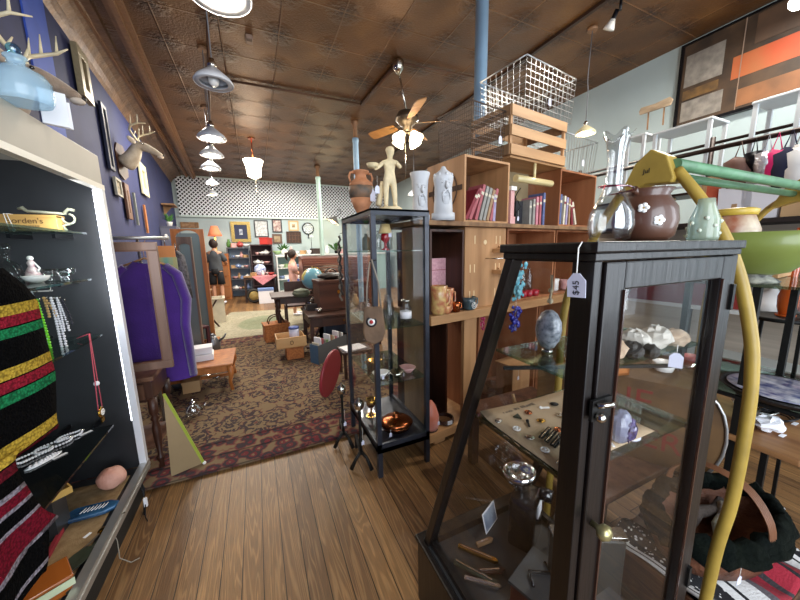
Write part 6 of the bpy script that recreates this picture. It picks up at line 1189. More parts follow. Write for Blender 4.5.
def chime(px, py0, py1, xx, mm, label, n=5, r=.022, top=0.05):
    a_ = PX(px, py0, xx); b_ = PX(px, py1, xx); h_ = a_.z-b_.z; t = thing('glass_ornament', label, 'hanging ornament', a_); m = M(); rnd = random.Random(px)
    for k in range(n*8): m.ball((rnd.uniform(-1, 1)*r*1.2, rnd.uniform(-1, 1)*r*.8, -h_*(k+.5)/(n*8)), r*rnd.uniform(.35, .7), 8, 6, sy=.5)
    m.build('pieces', mm, t); M().tube([(0, 0, -h_), (0, 0, top)], .0015, 5).build('string', ROPE, t); m = M()
    return t
TQ = mat('turquoise_glass', '3a9fb8', .2, col2='8fd0dc', vs=30, coat=.6); CO = mat('cobalt_glass', '2a2f9a', .15, coat=.7, var=.3, vs=20); MG = mat('magenta_glass', 'b0285a', .3, var=.3, vs=20); PK = mat('pink_glass', 'd77aa8', .3, col2='e8b0cc', vs=30)
def chime_at(u, d, px, py0, py1, mm, lab, **k): p_ = CU(u, d, 0); return chime(px, py0, py1, p_[0], mm, lab, **k)
chime_at(.72, -.12, 520, 264, 300, TQ, 'cluster of turquoise glass ornaments hanging before the coloured glass crate', n=6, r=.034); chime_at(.70, -.13, 516, 305, 331, CO, 'cobalt blue glass ornament hanging below the turquoise cluster', n=5, r=.032)
chime_at(.50, -.1, 490, 276, 292, PK, 'pink glass ornament hanging by the slotted crate', n=4, r=.02, top=.1); chime_at(.43, -.12, 483, 299, 330, MG, 'magenta ornament strand hanging over the edge of the main pine shelf', n=6, r=.02, top=.02)
solo('ornament_rod', 'slim metal rod carrying the hanging glass ornaments', 'rod', M().tube([(-.35, 0, 0), (.35, 0, 0)], .004).tube([(-.35, 0, 0), (-.35, .1, 0)], .004).tube([(.35, 0, 0), (.35, .1, 0)], .004), SILV, CU(.72, -.125, PX(517, 257, CU(.72, -.12, 0)[0]).z), GA)
for k, (u, d, r, h_, mm, lab) in enumerate(((.84, .1, .03, .2, glassy('lime_glass', (.6, .85, .3), refl=.15, tint=.85), 'lime green slim glass bottle in the coloured glass crate'), (1.02, .12, .035, .26, GLD, 'tall clear glass bottle in the coloured glass crate'), (1.14, .14, .035, .24, GLD, 'second tall clear glass bottle near the crate side'))): q = CU(u, d, 1.018); jar(q[0], q[1], q[2], r, h_, lab, mm, 'bottle', 'glass_bottle', neck=.35)
CN = mat('red_candle_glass', 'a01c2c', .2, coat=.5)
for k, (u, lab) in enumerate(((.90, 'red glass candle cup at the left of the coloured glass crate'), (.98, 'red glass candle cup in the middle of the coloured glass crate'), (1.07, 'red glass candle cup at the right of the coloured glass crate'))):
    t = thing('candle_cup', lab, 'candle', CU(u, .02, 1.018)); M().lathe([(.026, 0), (.034, .01), (.036, .055), (.03, .055), (.028, .045)], 18).build('cup', CN, t); M().lathe([(.028, .04), (.0, .046)], 14).build('wax', PORC, t)
t = mug(1.48, .1, 1.018, .05, .12, PORC, 'white china jug in the second tier right crate', 'jug', 'china_jug'); mug(1.66, .08, 1.018, .05, .1, CK[1], 'rose china jug at the far end of the second tier right crate', 'jug', 'china_jug')
for k, (u, z) in enumerate(((-.1, 1.587), (.02, 1.587), )): pass
# lower shelf
q = CU(-.09, .11, .102); t = thing('salt_lamp', 'pink orange salt lamp on the pine base board beside the black cabinet', 'lamp', (q[0], q[1]-.06, .102)); M().lathe([(.05, 0), (.065, .04), (.062, .12), (.04, .19), (.012, .23), (0, .235)], 10).build('crystal', mat('salt_pink', 'c86a4a', .4, col2='d79a90', vs=6, bump=.5, bs=15), t); M().lathe([(.055, -.0), (.055, .01)], 18).build('base', DKW2, t); price_tag(t, (.03, -.066, .12), .018, .03, .03)
t = thing('twig_wreath', 'brown twig bowl wreath on the pine base board', 'wreath', CU(.06, .08, .104)); rnd = random.Random(3); m = M()
for k in range(16): a_ = rnd.random(); m.tube([(math.cos(2*PI*i/20+a_)*(.07+.008*math.sin(i*2+k)), math.sin(2*PI*i/20+a_)*(.07+.008*math.cos(i+k)), .015+.012*math.sin(k+i*.9)) for i in range(20)], .004, 5, closed=True)
m.build('twigs', DKW2, t); M().box(-.02, .02, -.085, -.08, .01, .04).build('price_card', PAPER, t)
for k, (u, d, r, h_, lab) in enumerate(((.46, .05, .1, .16, 'large clear glass bucket in the lower middle crate'), (.68, .1, .08, .12, 'clear glass bowl right of the bucket in the lower middle crate'), (.52, .28, .08, .22, 'tall clear glass vase at the back of the lower middle crate'))): q = CU(u, d, .119); jar(q[0], q[1], q[2], r, h_, lab, GLD, 'glass bowl', 'glass_bowl', neck=1.05)
t = thing('wooden_riser', 'small pine riser box with a tag in the lower middle crate', 'box', CU(.86, .05, .119), GA); M().box(-.12, .12, -.08, .1, 0, .3).build('body', PINE, t); M().box(-.13, .13, -.09, .11, .3, .315).build('top', PINEX, t); price_tag(t, (-.06, -.093, .3), .022, .035, .08)
# ------------------------------------------------------------ slanted vitrine in the foreground
vx0, vx1, vy0, yt, yb, zb, zt = .515, 1.035, .34, .55, .945, .30, 1.436
t = thing('vitrine', 'dark stained wooden vitrine with slanted side and glazed door, nearest to the camera', 'display cabinet', (vx0, vy0, 0))
def ys(z): return (yt+(yb-yt)*(zt-z)/(zt-zb))-vy0
W_ = vx1-vx0; p = .042
# base plinth
pf = [(0, 0), (ys(0)+.0, 0), (ys(zb)+.012, zb), (0, zb)]
MX = Matrix(((0, 0, 1, 0), (1, 0, 0, 0), (0, 1, 0, 0), (0, 0, 0, 1)))       # polygon (y,z) extruded along x
D_ = ys(zb)
M().box(-.012, W_+.012, -.012, D_+.03, 0, zb-.02).build('base', DKW, t, bevel=.004); M().box(-.02, W_+.02, -.02, D_+.04, zb-.02, zb).build('base_moulding', DKW, t, bevel=.006)
M().box(0, W_, 0, D_-.0, zb, zb+.012).build('floor_board', mat('slate_floor', '222326', .55, var=.3, vs=9), t)
M().box(-.008, W_+.008, -.008, ys(zt)+.01, zt+.002, zt+.021).build('top', DKW, t, bevel=.003); M().box(-.003, W_+.003, -.003, ys(zt)+.003, zt-.012, zt+.002).build('top_moulding', DKW, t, bevel=.002)
M().box(0, .021, 0, p, zb, zt-.012).build('corner_post', DKW, t, bevel=.002); M().box(W_-.028, W_, 0, p, zb, zt-.012).build('corner_post', DKW, t, bevel=.003)
def slant(x0, x1): return M().prism([(ys(zb)-.036, zb), (ys(zb), zb), (ys(zt), zt-.012), (ys(zt)-.024, zt-.012)], x1-x0, T_((x0, 0, 0)) @ MX)
slant(0, p*.8).build('slanted_post', DKW, t, bevel=.003); slant(W_-p*.8, W_).build('slanted_post', DKW, t, bevel=.003)
for xa_, xb_ in ((p*.2, p*.7), (W_-p*.7, W_-p*.2)): M().box(xa_, xb_, p, ys(zt-.03)-.03, zt-.015, zt-.009).build('side_rail', DKW, t); M().box(xa_, xb_, p, D_-.04, zb, zb+.035).build('side_rail', DKW, t)
M().bar((p, D_-.03, zb+.02), (W_-p, D_-.03, zb+.02), .03, .04).bar((p, ys(zt)-.02, zt-.010), (W_-p, ys(zt)-.02, zt-.010), .02, .014).build('front_rail', DKW, t)
for x in (p*.4, W_-p*.4): M().prism([(.03, zb+.03), (ys(zb+.03)-.03, zb+.03), (ys(zt-.03)-.03, zt-.03), (.03, zt-.03)], .003, T_((x, 0, 0)) @ MX).build('side_pane', GLV, t)
M().prism([(ys(zb)-.02, zb+.02), (ys(zb)-.017, zb+.02), (ys(zt)-.017, zt-.02), (ys(zt)-.02, zt-.012)], W_-p*1.6, T_((p*.8, 0, 0)) @ MX).build('slanted_pane', GLV, t)
# door in the plane y = 0
dx0, dx1, dz0, dz1 = .024, W_-.031, zb+.006, zt-.014; sw = .054
d_ = M().box(dx0, dx0+sw, -.006, .014, dz0, dz1).box(dx1-sw, dx1, -.006, .014, dz0, dz1).box(dx0+sw, dx1-sw, -.006, .014, dz1-.05, dz1).box(dx0+sw, dx1-sw, -.006, .014, dz0, dz0+.06).build('door', DKW, t, bevel=.003)
M().box(dx0+sw, dx1-sw, .003, .006, dz0+.06, dz1-.05).build('door_pane', GLV, d_)
m = M().box(dx0+sw-.004, dx0+sw, -.01, -.006, dz0+.06, dz1-.05).box(dx1-sw, dx1-sw+.004, -.01, -.006, dz0+.06, dz1-.05).build('door_bead', mat('bead_edge', '3a2118', .25, coat=.5), d_)
kq = PY(600, 514, vy0)-Vector(t.location); M().lathe([(.006, 0), (.006, .012), (.014, .018), (.016, .028), (.008, .036), (0, .037)], 18, c=(dx0+.022, -.006, kq.z), mtx=RX(PI/2)).build('knob', mat('old_brass_knob', 'a59a6c', .3, .7), d_)
lq = PY(598, 405, vy0)-Vector(t.location); lz = lq.z
M().box(.008, .062, -.012, -.006, lz-.02, lz+.02).build('latch_plate', IRON, t); M().tube([(.014, -.016, lz+.012), (.034, -.028, lz+.016), (.058, -.018, lz+.006)], .005).ball((.02, -.02, lz-.01), .009, 10, 7).build('latch', SILV, t)
M().box(W_-.036, W_-.024, -.012, -.002, zt-.14, zt-.08).build('hinge', IRON, t); M().box(W_-.036, W_-.024, -.012, -.002, .52, .58).build('hinge', IRON, t)
# shelves
z1_, z2_ = 1.20, .985
M().box(.012, W_-.02, .04, ys(z1_)-.05, z1_-.006, z1_).build('glass_shelf', GLG, t); M().box(.012, W_-.02, .035, ys(z2_)-.05, z2_-.006, z2_).build('glass_shelf', GLG, t); 
M().bar((.03, .04, z2_-.012), (.03, ys(z2_)-.05, z2_-.012), .012).bar((W_-.03, .04, z2_-.012), (W_-.03, ys(z2_)-.05, z2_-.012), .012).bar((.03, ys(z2_)-.055, z2_-.018), (W_-.03, ys(z2_)-.055, z2_-.018), .014, .02).build('shelf_bearer', DKW, t)
M().bar((.03, ys(z1_)-.06, z1_-.05), (W_*.8, .05, z1_-.05), .008).build('shelf_strut', IRON, t)
# big price tag on the post
q = PX(585, 246, vx0-.004); tg = thing('price_tag', 'large white card price tag hanging by a string on the corner of the vitrine', 'price tag', (vx0-.012, q.y, 0)); z_s = zt+.021; z_t = VZ(583, 273, (vx0-.01, q.y)); zbq = VZ(583, 297, (vx0-.01, q.y)); hh = z_t-zbq
M().tube([(.0, 0, z_s-.0), (-.008, 0, z_s-.01), (-.008, 0, z_t)], .0012, 6).build('string', ROPE, tg)
mt = T_((-.008, 0, z_t)) @ RZ(-PI/2) @ RX(PI/2) @ RZ(.06); wq = hh*.41
M().prism([(-wq, -hh), (wq, -hh), (wq, -hh*.3), (wq*.35, 0), (-wq*.35, 0), (-wq, -hh*.3)], .0008, mt).build('card', TAGM, tg)
text('writing', "$45", hh*.40, INK, tg, mt @ T_((0, -hh*.6, .0012)) @ RZ(PI/2), .0002)
# jewellery card on shelf two
z = z2_+.001; CARD = mat('beige_card', 'b79f80', .85, var=.06, vs=5)
t = thing('jewellery_card', 'large beige display card pinned with small brooches and charms on the vitrine shelf', 'display card', (vx0, vy0, z)); M().grid(8, 8, lambda u, v_: (.02+u*.34, .05+v_*(ys(z2_)-.11), .002+.012*max(0, (v_-.85))*6*max(0, 1-u*2))).build('card', CARD, t, solid=.0015)
text('writing', "PINS  IN  FRAME", .017, INK, t, T_((.14, ys(z2_)-.085, .0042)), .0001)
words_c = ['silver', 'gold', 'dark', 'white', 'rust', 'green']; mcs = [SILV, BRS, IRON, PORC, COPR, OLV]
rnd = random.Random(11); rws = ['front', 'second', 'middle', 'fourth', 'rear']; cls = ['first', 'second', 'third', 'fourth', 'fifth', 'sixth']
for j in range(5):
    for i in range(6):
        k = (i*5+j*3) % 6; x, y = vx0+.045+i*.052+rnd.uniform(-.01, .01), vy0+.065+j*(ys(z2_)-.18)/4+rnd.uniform(-.004, .004)
        m = M(); kind = (i+2*j) % 4
        if kind == 0: m.ball((0, 0, .002), .007, 10, 6, sx=1.3, sz=.35)
        elif kind == 1: m.prism([(-.009, -.005), (.009, -.006), (.0, .008)], .0025)
        elif kind == 2: m.tube(arc((0, 0, .002), .006, 0, 2*PI, 14, 'xy'), .0016, 6).ball((0, 0, .0015), .003, 6, 4)
        else: m.bar((-.009, 0, .0015), (.009, .002, .0015), .004, .002); m.ball((.009, .002, .002), .0035, 6, 4)
        o = solo('brooch', '%s brooch, %s in the %s row on the beige card' % (words_c[k], cls[i], rws[j]), 'brooch', m, mcs[k], (x, y, z+.0038), rnd.random()*3, 'brooches on the beige card'); o.scale = (1.4, 1.4, 1.4)
for k, lab in enumerate(('rear', 'middle', 'front')): solo('hair_bar', 'black and silver striped bar, %s of the three on the beige card' % lab, 'bar pin', M().box(-.03, .03, -.005, .005, 0, .003).mat(1).box(-.028, .028, -.001, .001, .003, .0036), [IRON, SILV], (PZ(545, 437, z).x, PZ(545, 437, z).y-k*.016, z+.010), .35, 'black bar pins on the beige card')
# marble egg and geode
q = PX(549, 360, vx0+.10); t = thing('marble_egg', 'grey and white marbled stone egg standing on the upper glass shelf of the vitrine', 'stone egg', (vx0+.10, vy0+.165, z1_+.001)); MRB = mat('marble', '59616c', .3, col2='cfd3da', vs=70, coat=.6); M().lathe([(.012, 0), (.014, .004), (.012, .008)], 20).build('base', SILV, t); M().lathe([(.001, .006), (.015, .014), (.026, .035), (.029, .055), (.027, .075), (.018, .094), (.008, .102), (0, .103)], 24).build('stone', MRB, t)
t = thing('cream_cord', 'cream knotted cord hanging above the marbled egg', 'cord', (vx0+.10, vy0+.165, 1.385)); M().tube([(0, 0, 0), (.003, 0, -.03), (-.002, 0, -.06)], .003, 6).ball((0, 0, -.035), .006, 8, 6).ball((0, 0, -.06), .007, 8, 6).build('cord', mat('cream_cord_m', 'd8c9a8', .8), t)
t = thing('geode', 'purple amethyst geode with a white rind standing on the vitrine shelf beside the beige card', 'geode', (vx0+.235, vy0+.062, z2_+.001), .2); M().ball((0, 0, .042), .042, 16, 12, sx=.72, sy=.6, sz=1.0, noise=.08).build('rind', mat('geode_rind', '8a8da2', .3, col2='5d5a70', vs=20, coat=.5), t); M().ball((.004, -.018, .04), .026, 12, 9, sx=.8, sy=.5, sz=1.1, noise=.35).build('amethyst', mat('amethyst', '2e2748', .15, col2='6a5f92', vs=70, coat=.8), t)
solo('price_slip', 'pale violet card lying at the foot of the purple geode', 'price tag', M().lathe([(0, 0), (.016, 0), (.016, .001), (0, .001)], 16, sx=1.4), TAGM, (vx0+.285, vy0+.06, z2_+.001)); solo('price_slip', 'white card on the vitrine shelf behind the purple geode', 'price tag', M().box(-.02, .02, -.008, .008, 0, .001), PAPER, (vx0+.35, vy0+.11, z2_+.001), -.3)
# rocks on the upper shelf seen through the door
RK = [mat('rock_tan', 'a5886c', .8, col2='c9b298', vs=25, bump=.5, bs=60), mat('rock_dark', '2a2724', .6, col2='4c463f', vs=20, bump=.5), mat('rock_white', 'd2ccc0', .6, col2='b8aea0', vs=15, bump=.5)]
for k, (dx_, dy, r, mm, lab) in enumerate(((.19, .07, .026, 0, 'tan spiral shell fossil on the upper shelf behind the vitrine door'), (.235, .055, .02, 1, 'dark mineral rock beside the tan fossil on the upper shelf'), (.29, .08, .028, 2, 'white crystal rock in the middle of the upper shelf'), (.36, .07, .03, 2, 'pale layered rock at the right of the upper shelf'), (.27, .035, .016, 1, 'small black stone at the front of the upper shelf'), (.42, .06, .022, 0, 'tan rock farthest right on the upper shelf'))):
    solo('mineral_rock', lab, 'rock', M().ball((0, 0, r*.85), r, 12, 9, sx=1.25, noise=.3), RK[mm], (vx0+dx_, vy0+dy, z1_+.001), k, 'rocks on the upper vitrine shelf')
t = thing('price_tag', 'white price tag dangling inside the vitrine door glass', 'price tag', (0, 0, 0)); q = PY(678, 345, vy0+.03); price_tag(t, (q.x, q.y, q.z), .026, .036, .02, name='card', yaw=-1.05)
# floor of the vitrine
zf = zb+.013
q = PZ(513, 540, .33)
t = thing('flash_camera', 'black box camera body with a large chrome flash dome inside the vitrine', 'camera', (*PZ(524, 538, zf).xy, zf), .5); BK_ = mat('bakelite', '121012', .25, coat=.6)
M().box(-.055, .055, -.04, .04, .0, .17).build('body', BK_, t, bevel=.012); M().box(-.02, .025, -.043, -.04, .11, .15).build('label', PAPER, t); M().lathe([(.0, .17), (.02, .175), (.02, .2), (.045, .215), (.052, .24), (.047, .24), (.04, .22), (.01, .205)], 26, mtx=T_((0, -.01, .0)) @ RX(-.15)).build('chrome_dome', CHR, t); M().cyl((.0, -.04, .19), (0, -.075, .19), .02).build('lens', BK_, t); t.scale = (1.2, 1.2, 1.2)
t = thing('red_tin', 'dark red tin box with a grey tray of pens on it inside the vitrine', 'tin', (*PZ(540, 590, zf+.05).xy, zf), .3); M().box(-.08, .08, -.06, .06, 0, .09).build('body', mat('dark_red_tin', '4e1713', .4, var=.2), t, bevel=.003); M().box(-.085, .085, -.065, .065, .09, .1).build('lid', mat('slate_lid', '3a3d40', .4), t); M().tube([(-.05, 0, .106), (-.02, .03, .11), (.03, -.02, .106), (.05, .01, .106)], .005).build('spectacles', BK_, t)
for k, (px, py, L_, a_, mm, lab) in enumerate(((478, 553, .12, -.9, BRS, 'long ivory-handled pocket knife on the vitrine floor'), (485, 541, .06, -.1, OLDW, 'small brown folded knife at the back of the vitrine floor'), (476, 572, .13, -1.0, OLV, 'long dark folding knife at the front of the vitrine floor'), (483, 582, .10, -.7, CHR, 'chrome folding knife nearest the slanted post'), (492, 570, .08, -.4, DKW2, 'brown wooden-handled knife in the middle of the knives'))):
    q = PZ(px, py, zf+.01); t = thing('pocket_knife', lab, 'knife', (q.x, q.y, zf+.001), a_, 'pocket knives on the vitrine floor'); t.scale = (1.25, 1.25, 1.25); M().prism([(-L_/2, -.008), (L_/2-.01, -.007), (L_/2, 0), (L_/2-.01, .008), (-L_/2, .006)], .01).build('handle', mm, t, bevel=.002); M().box(-L_/2+.005, L_/2-.02, -.002, .002, .0101, .0115).build('blade', CHR, t)
t = thing('postcard', 'blue and white photograph card leaning in the rear of the vitrine', 'photograph', (*PZ(492, 520, zf+.03).xy, zf), .4); M().box(-.05, .05, -.001, .001, 0, .08, RX(-.25)).build('card', PAPER, t); M().box(-.044, .044, -.0018, -.001, .006, .074, RX(-.25)).build('photo', mat('photo_tones', '5d6f8c', .3, col2='c8cfd8', vs=10), t)
t = thing('accordion_file', 'black and white pleated box like a small accordion at the vitrine front', 'accordion', (vx0+.245, vy0+.06, zf), .0); m = M(); wv_ = .08
for k in range(12): m.mat(k % 2); m.box(-wv_+k*2*wv_/12, -wv_+(k+1)*2*wv_/12, -.035, .035, 0, .16)
m.build('bellows', [IRON, PORC], t); M().box(-wv_-.004, wv_+.004, -.038, .038, .16, .17).build('top', mat('slate_lid', '3a3d40', .4), t); M().tube([(-.02, 0, .178), (.01, .01, .182), (.03, -.01, .178)], .006).build('white_clip', PORC, t)
t = thing('metal_case', 'upright grey metal case with pale rim standing on the vitrine floor', 'case', (vx0+.36, vy0+.19, zf+.0), -.5); M().box(-.11, .11, -.018, .018, 0, .24).build('body', mat('grey_metal', '44433f', .45, .5), t, bevel=.008); M().box(-.112, .112, -.02, .02, .24, .255).build('rim', SILV, t, bevel=.003)
q = None; t = thing('glass_carafe', 'clear glass carafe standing at the right inside the vitrine', 'carafe', (vx0+.44, vy0+.32, zf)); M().lathe([(.04, 0), (.055, .03), (.06, .1), (.04, .16), (.025, .19), (.035, .21), (.032, .21)], 22).build('body', GLD, t); M().tube([(.05, 0, .15), (.09, 0, .14), (.09, 0, .06), (.056, 0, .04)], .005).build('handle', GLD, t)
RWH = mat('serape_cloth', '8f2030', .95, var=.15, vs=30)
# vessels standing on top
t = thing('glass_vase', 'tall clear glass vase with a frilled lip and long neck standing on the vitrine top', 'vase', (.60, .41, zt+.022)); t.location.x, t.location.y = .672, .418
ht_ = VZ(607, 137, t.location)-(zt+.021); rr = ht_*.2
m = M(); m.nocap = True; m.lathe([(rr*.45, 0), (rr*.85, ht_*.03), (rr, ht_*.15), (rr*.93, ht_*.28), (rr*.6, ht_*.42), (rr*.38, ht_*.55), (rr*.36, ht_*.8), (rr*.5, ht_*.96), (rr*.62, ht_), (rr*.6, ht_), (rr*.46, ht_*.95), (rr*.32, ht_*.8), (rr*.34, ht_*.55), (rr*.55, ht_*.42), (rr*.88, ht_*.28), (rr*.94, ht_*.15), (rr*.8, ht_*.05), (0, ht_*.03)], 36)
o = m.build('body', glassy('sparkling_glass', refl=.13, tint=.95, boost=1.25), t)
for v_ in o.data.vertices:
    if v_.co.z > ht_*.93: a_ = math.atan2(v_.co.y, v_.co.x); f = (v_.co.z-ht_*.93)/(ht_*.07); v_.co.x *= 1+.14*f*math.sin(a_*5); v_.co.y *= 1+.14*f*math.sin(a_*5); v_.co.z += .006*f*math.sin(a_*5)
M().tube([(math.cos(a_*.5)*rr*(.5+.03*a_), math.sin(a_*.5)*rr*(.5+.03*a_), ht_*(.56-.006*a_)) for a_ in range(0, 16)], [rr*.05]*14+[rr*.03, rr*.01]).build('pink_ribbon', glassy('pink_trail_glass', (.75, .35, .42), refl=.2, tint=.85), t)
t = thing('brown_jug', 'round brown glazed pottery jug with white flowers standing on the vitrine top', 'jug', (0, 0, zt+.022)); t.location.x, t.location.y = .83, .44
BRN = mat('brown_glaze', '48291d', .4, col2='5d3c2b', vs=6, coat=.4); hj = VZ(655, 190, t.location)-(zt+.021); rj = hj*.55
M().lathe([(rj*.7, 0), (rj*.9, hj*.1), (rj, hj*.4), (rj*.93, hj*.65), (rj*.7, hj*.84), (rj*.66, hj*.9), (rj*.8, hj*1.0), (rj*.74, hj), (rj*.6, hj*.9), (rj*.85, hj*.6), (rj*.9, hj*.3), (0, hj*.1)], 32).build('body', BRN, t)
M().tube([(-rj*.5, 0, hj*.92), (-rj*.8, -.0, hj*1.0)], [rj*.16, rj*.12], 10).build('spout', BRN, t)
dirc = math.atan2(-t.location.y, -t.location.x)
for (da, zf_, s_) in ((-.05, .62, 1), (.42, .38, 1.05)):
    m = M(); a_ = dirc+da; c_ = Vector((math.cos(a_)*rj*.985, math.sin(a_)*rj*.985, hj*zf_)); ux = Vector((-math.sin(a_), math.cos(a_), 0)); uz = Vector((0, 0, 1)); nn = Vector((math.cos(a_), math.sin(a_), 0))
    for k in range(5): b_ = 2*PI*k/5; m.lathe([(0, 0), (.0050*s_, 0), (.0045*s_, .0012), (0, .0015)], 10, c=c_+ux*(math.cos(b_)*.0062*s_)+uz*(math.sin(b_)*.0062*s_), mtx=nn.to_track_quat('Z', 'Y').to_matrix().to_4x4())
    m.build('flower', PORC, t)
    M().ball(c_+nn*.001, .0016, 8, 6).build('flower_centre', BRS, t)
t = thing('embossed_bottle', 'pale green milky glass bottle with embossed pattern standing behind the brown jug', 'bottle', (0, 0, zt+.022)); t.location.x, t.location.y = 1.03, .41; hb = VZ(695, 200, t.location)-(zt+.021)
M().lathe([(.03, 0), (.032, .01), (.03, hb*.5), (.018, hb*.85), (.016, hb)], 18).build('body', milky('sage_glass', 'b4bfa8', .55), t); m = M()
for k in range(14): m.ball((math.cos(k*2.4)*.03, math.sin(k*2.4)*.03, .01+hb*.5*k/14), .005, 6, 5)
m.build('embossing', mat('sage_emboss', 'c5ccb8', .3, coat=.4), t)
# ------------------------------------------------------------ yellow and green folding frame
xa = 1.16
def yz(pts, x=xa): return [PX(px, py, x) for px, py in pts]
t = thing('glider_frame', 'old yellow painted steel stand with green tube rails arching over the vitrine', 'metal frame', (xa, .6, 0))
L0 = Vector(t.location)
rt = [v_-L0 for v_ in yz([(677, 170), (700, 198), (722, 232), (739, 275), (750, 330), (752, 370), (747, 420), (732, 500), (714, 560)])]; rt.append(Vector((0, rt[-1].y+.01, 0)))
lt = [v_-L0 for v_ in yz([(640, 178), (616, 202), (590, 245), (568, 295), (561, 340), (557, 400)])]; lt.append(Vector((0, lt[-1].y+.02, 0)))
GRN = mat('green_paint', '5f8a66', .45, var=.2, vs=14, bump=.1)
def smooth(pts, n=5):
    out = []
    for i in range(len(pts)-1):
        p0, p1, p2, p3 = pts[max(i-1, 0)], pts[i], pts[i+1], pts[min(i+2, len(pts)-1)]
        for k in range(n): u = k/n; out.append(.5*((2*p1)+(p2-p0)*u+(2*p0-5*p1+4*p2-p3)*u*u+(3*p1-p0-3*p2+p3)*u**3))
    return out+[pts[-1]]
plate = [v_-L0 for v_ in yz([(624, 196), (640, 165), (656, 150), (672, 156), (679, 178), (676, 183), (650, 185)])]
def mk_arch(dx_, n1='leg'):
    M().tube([v_+Vector((dx_, 0, 0)) for v_ in smooth(rt)], .0148, 12).build(n1, YEL, t); M().tube([v_+Vector((dx_, 0, 0)) for v_ in smooth(lt)], .0148, 12).build(n1, YEL, t)
    M().prism([(v_.y, v_.z) for v_ in plate], .058, T_((dx_-.029, 0, 0)) @ MX).build('bracket_plate', YEL, t, bevel=.004)
mk_arch(0); mk_arch(1.2)
top1 = PX(676, 160, xa)-L0; top2 = PX(648, 183, xa)-L0
M().tube([top1+Vector((0.0, .0, -.012)), top1+Vector((1.2, .0, -.012))], .017, 12).build('rail', GRN, t); M().tube([top2+Vector((0, .0, .03)), top2+Vector((1.2, .0, .03))], .014, 12).build('rail', GRN, t)
t2 = text('maker_script', 'Jul', .02, mat('black_script', '2a2320', .7), t, T_((PX(652, 172, xa)-L0)+Vector((-.030, 0, 0))) @ RZ(-PI/2) @ RX(PI/2), .0003)
# ------------------------------------------------------------ painting on the right wall
def RW(px, py, off=.0): return PX(px, py, XR-off)
PT = mat('painting_dark', '2b211a', .55, col2='4e3a29', vs=4); t = thing('abstract_painting', 'huge dark abstract painting of grey, red-orange and tan blocks high on the right wall', 'painting', (XR-.03, 0, 0))
yA, yB_ = 2.33, -.3; zT, zB = 3.74, 2.86
M().box(-.02, .02, yB_, yA, zB, zT).build('canvas', PT, t); M().box(-.035, .03, yA-.03, yA, zB, zT).box(-.035, .03, yB_, yA, zB-.03, zB).box(-.035, .03, yB_, yA, zT, zT+.02).build('frame_edge', BLK, t)
PC = {'grey': mat('pt_grey', '6e6862', .6, col2='8d867d', vs=14), 'red': mat('pt_orange', 'b5431f', .55, col2='9c5a33', vs=2), 'tan': mat('pt_tan', '8a5a38', .55, col2='6e4a30', vs=5), 'gold': mat('pt_gold', '7a5a2e', .55, col2='4b3826', vs=8), 'cream': mat('pt_cream', 'a89a82', .55, col2='c0b297', vs=9), 'brown': mat('pt_brown', '57402f', .55, col2='46352a', vs=5)}
for k, (y1, y0, z0, z1, c) in enumerate(((2.27, 1.93, 3.28, 3.62, 'grey'), (1.85, 1.35, 3.18, 3.40, 'red'), (2.27, 1.9, 2.90, 3.12, 'grey'), (1.78, 1.33, 2.89, 3.06, 'tan'), (2.27, 1.95, 3.14, 3.24, 'gold'), (1.7, .6, 3.45, 3.72, 'brown'), (1.3, .9, 3.0, 3.3, 'gold'), (1.25, .8, 2.92, 3.15, 'cream'), (.7, .1, 3.1, 3.5, 'cream'))): M().box(-.0215-.0008*k, -.019, y0, y1, z0, z1).build('colour_block', PC[c], t)
M().box(-.032, -.019, 1.78, 1.785, zB, zT).build('canvas_seam', mat('seam', '8a7260', .6), t)
# small carved sign
q = PX(656, 107, 4.4); t = thing('driftwood_sign', 'small pale driftwood sign leaning on a rack below the painting', 'sign', q); M().prism([(-.16, -.03), (.15, -.04), (.17, .01), (.14, .05), (0, .035), (-.15, .045), (-.17, .01)], .02, RZ(-PI/2) @ RX(PI/2)).build('board', mat('driftwood', 'a8937a', .8, col2='7d6a54', vs=20, stretch=(1, .3, 1)), t)
for y in (-.08, .08): M().bar((.01, y, 0), (.02, y, -.22), .012).build('peg', OLDW, t)
# rack along the right: white frame stands on top, black hanging rail
xr_ = 3.3
def RX_(px, py): return PX(px, py, xr_)
a_, b2 = RX_(702, 153), RX_(800, 128)
zr_ = (a_.z+b2.z)/2; ya, yb2 = a_.y+1.1, -.2
t = thing('merchandise_rack', 'long dark metal rack with hanging rail in front of the right wall', 'rack', (xr_, 0, 0))
DB = mat('dark_bronze', '2c1d19', .4, .5); M().tube([(0, ya, zr_), (0, yb2, zr_)], .018).tube([(.12, ya, zr_+.07), (.12, yb2, zr_+.07)], .012).build('rail', DB, t)
for y in (ya-.02, 1.35, .1): M().tube([(.05, y, 0), (.05, y, zr_+.1)], .02).build('upright', DB, t)
SHK = mat('shelf_dark', '241a18', .6)
for z in (.5, .95, 1.32, 1.62): M().box(-.05, .5, yb2, ya, z-.03, z).build('shelf', SHK if z > 1.0 else WSH, t)
M().box(.5, .52, yb2, ya, .0, 1.65).build('back_panel', mat('siding_boards', 'b8ab9c', .7, var=.15, vs=3, stretch=(1, .2, 6)), t)
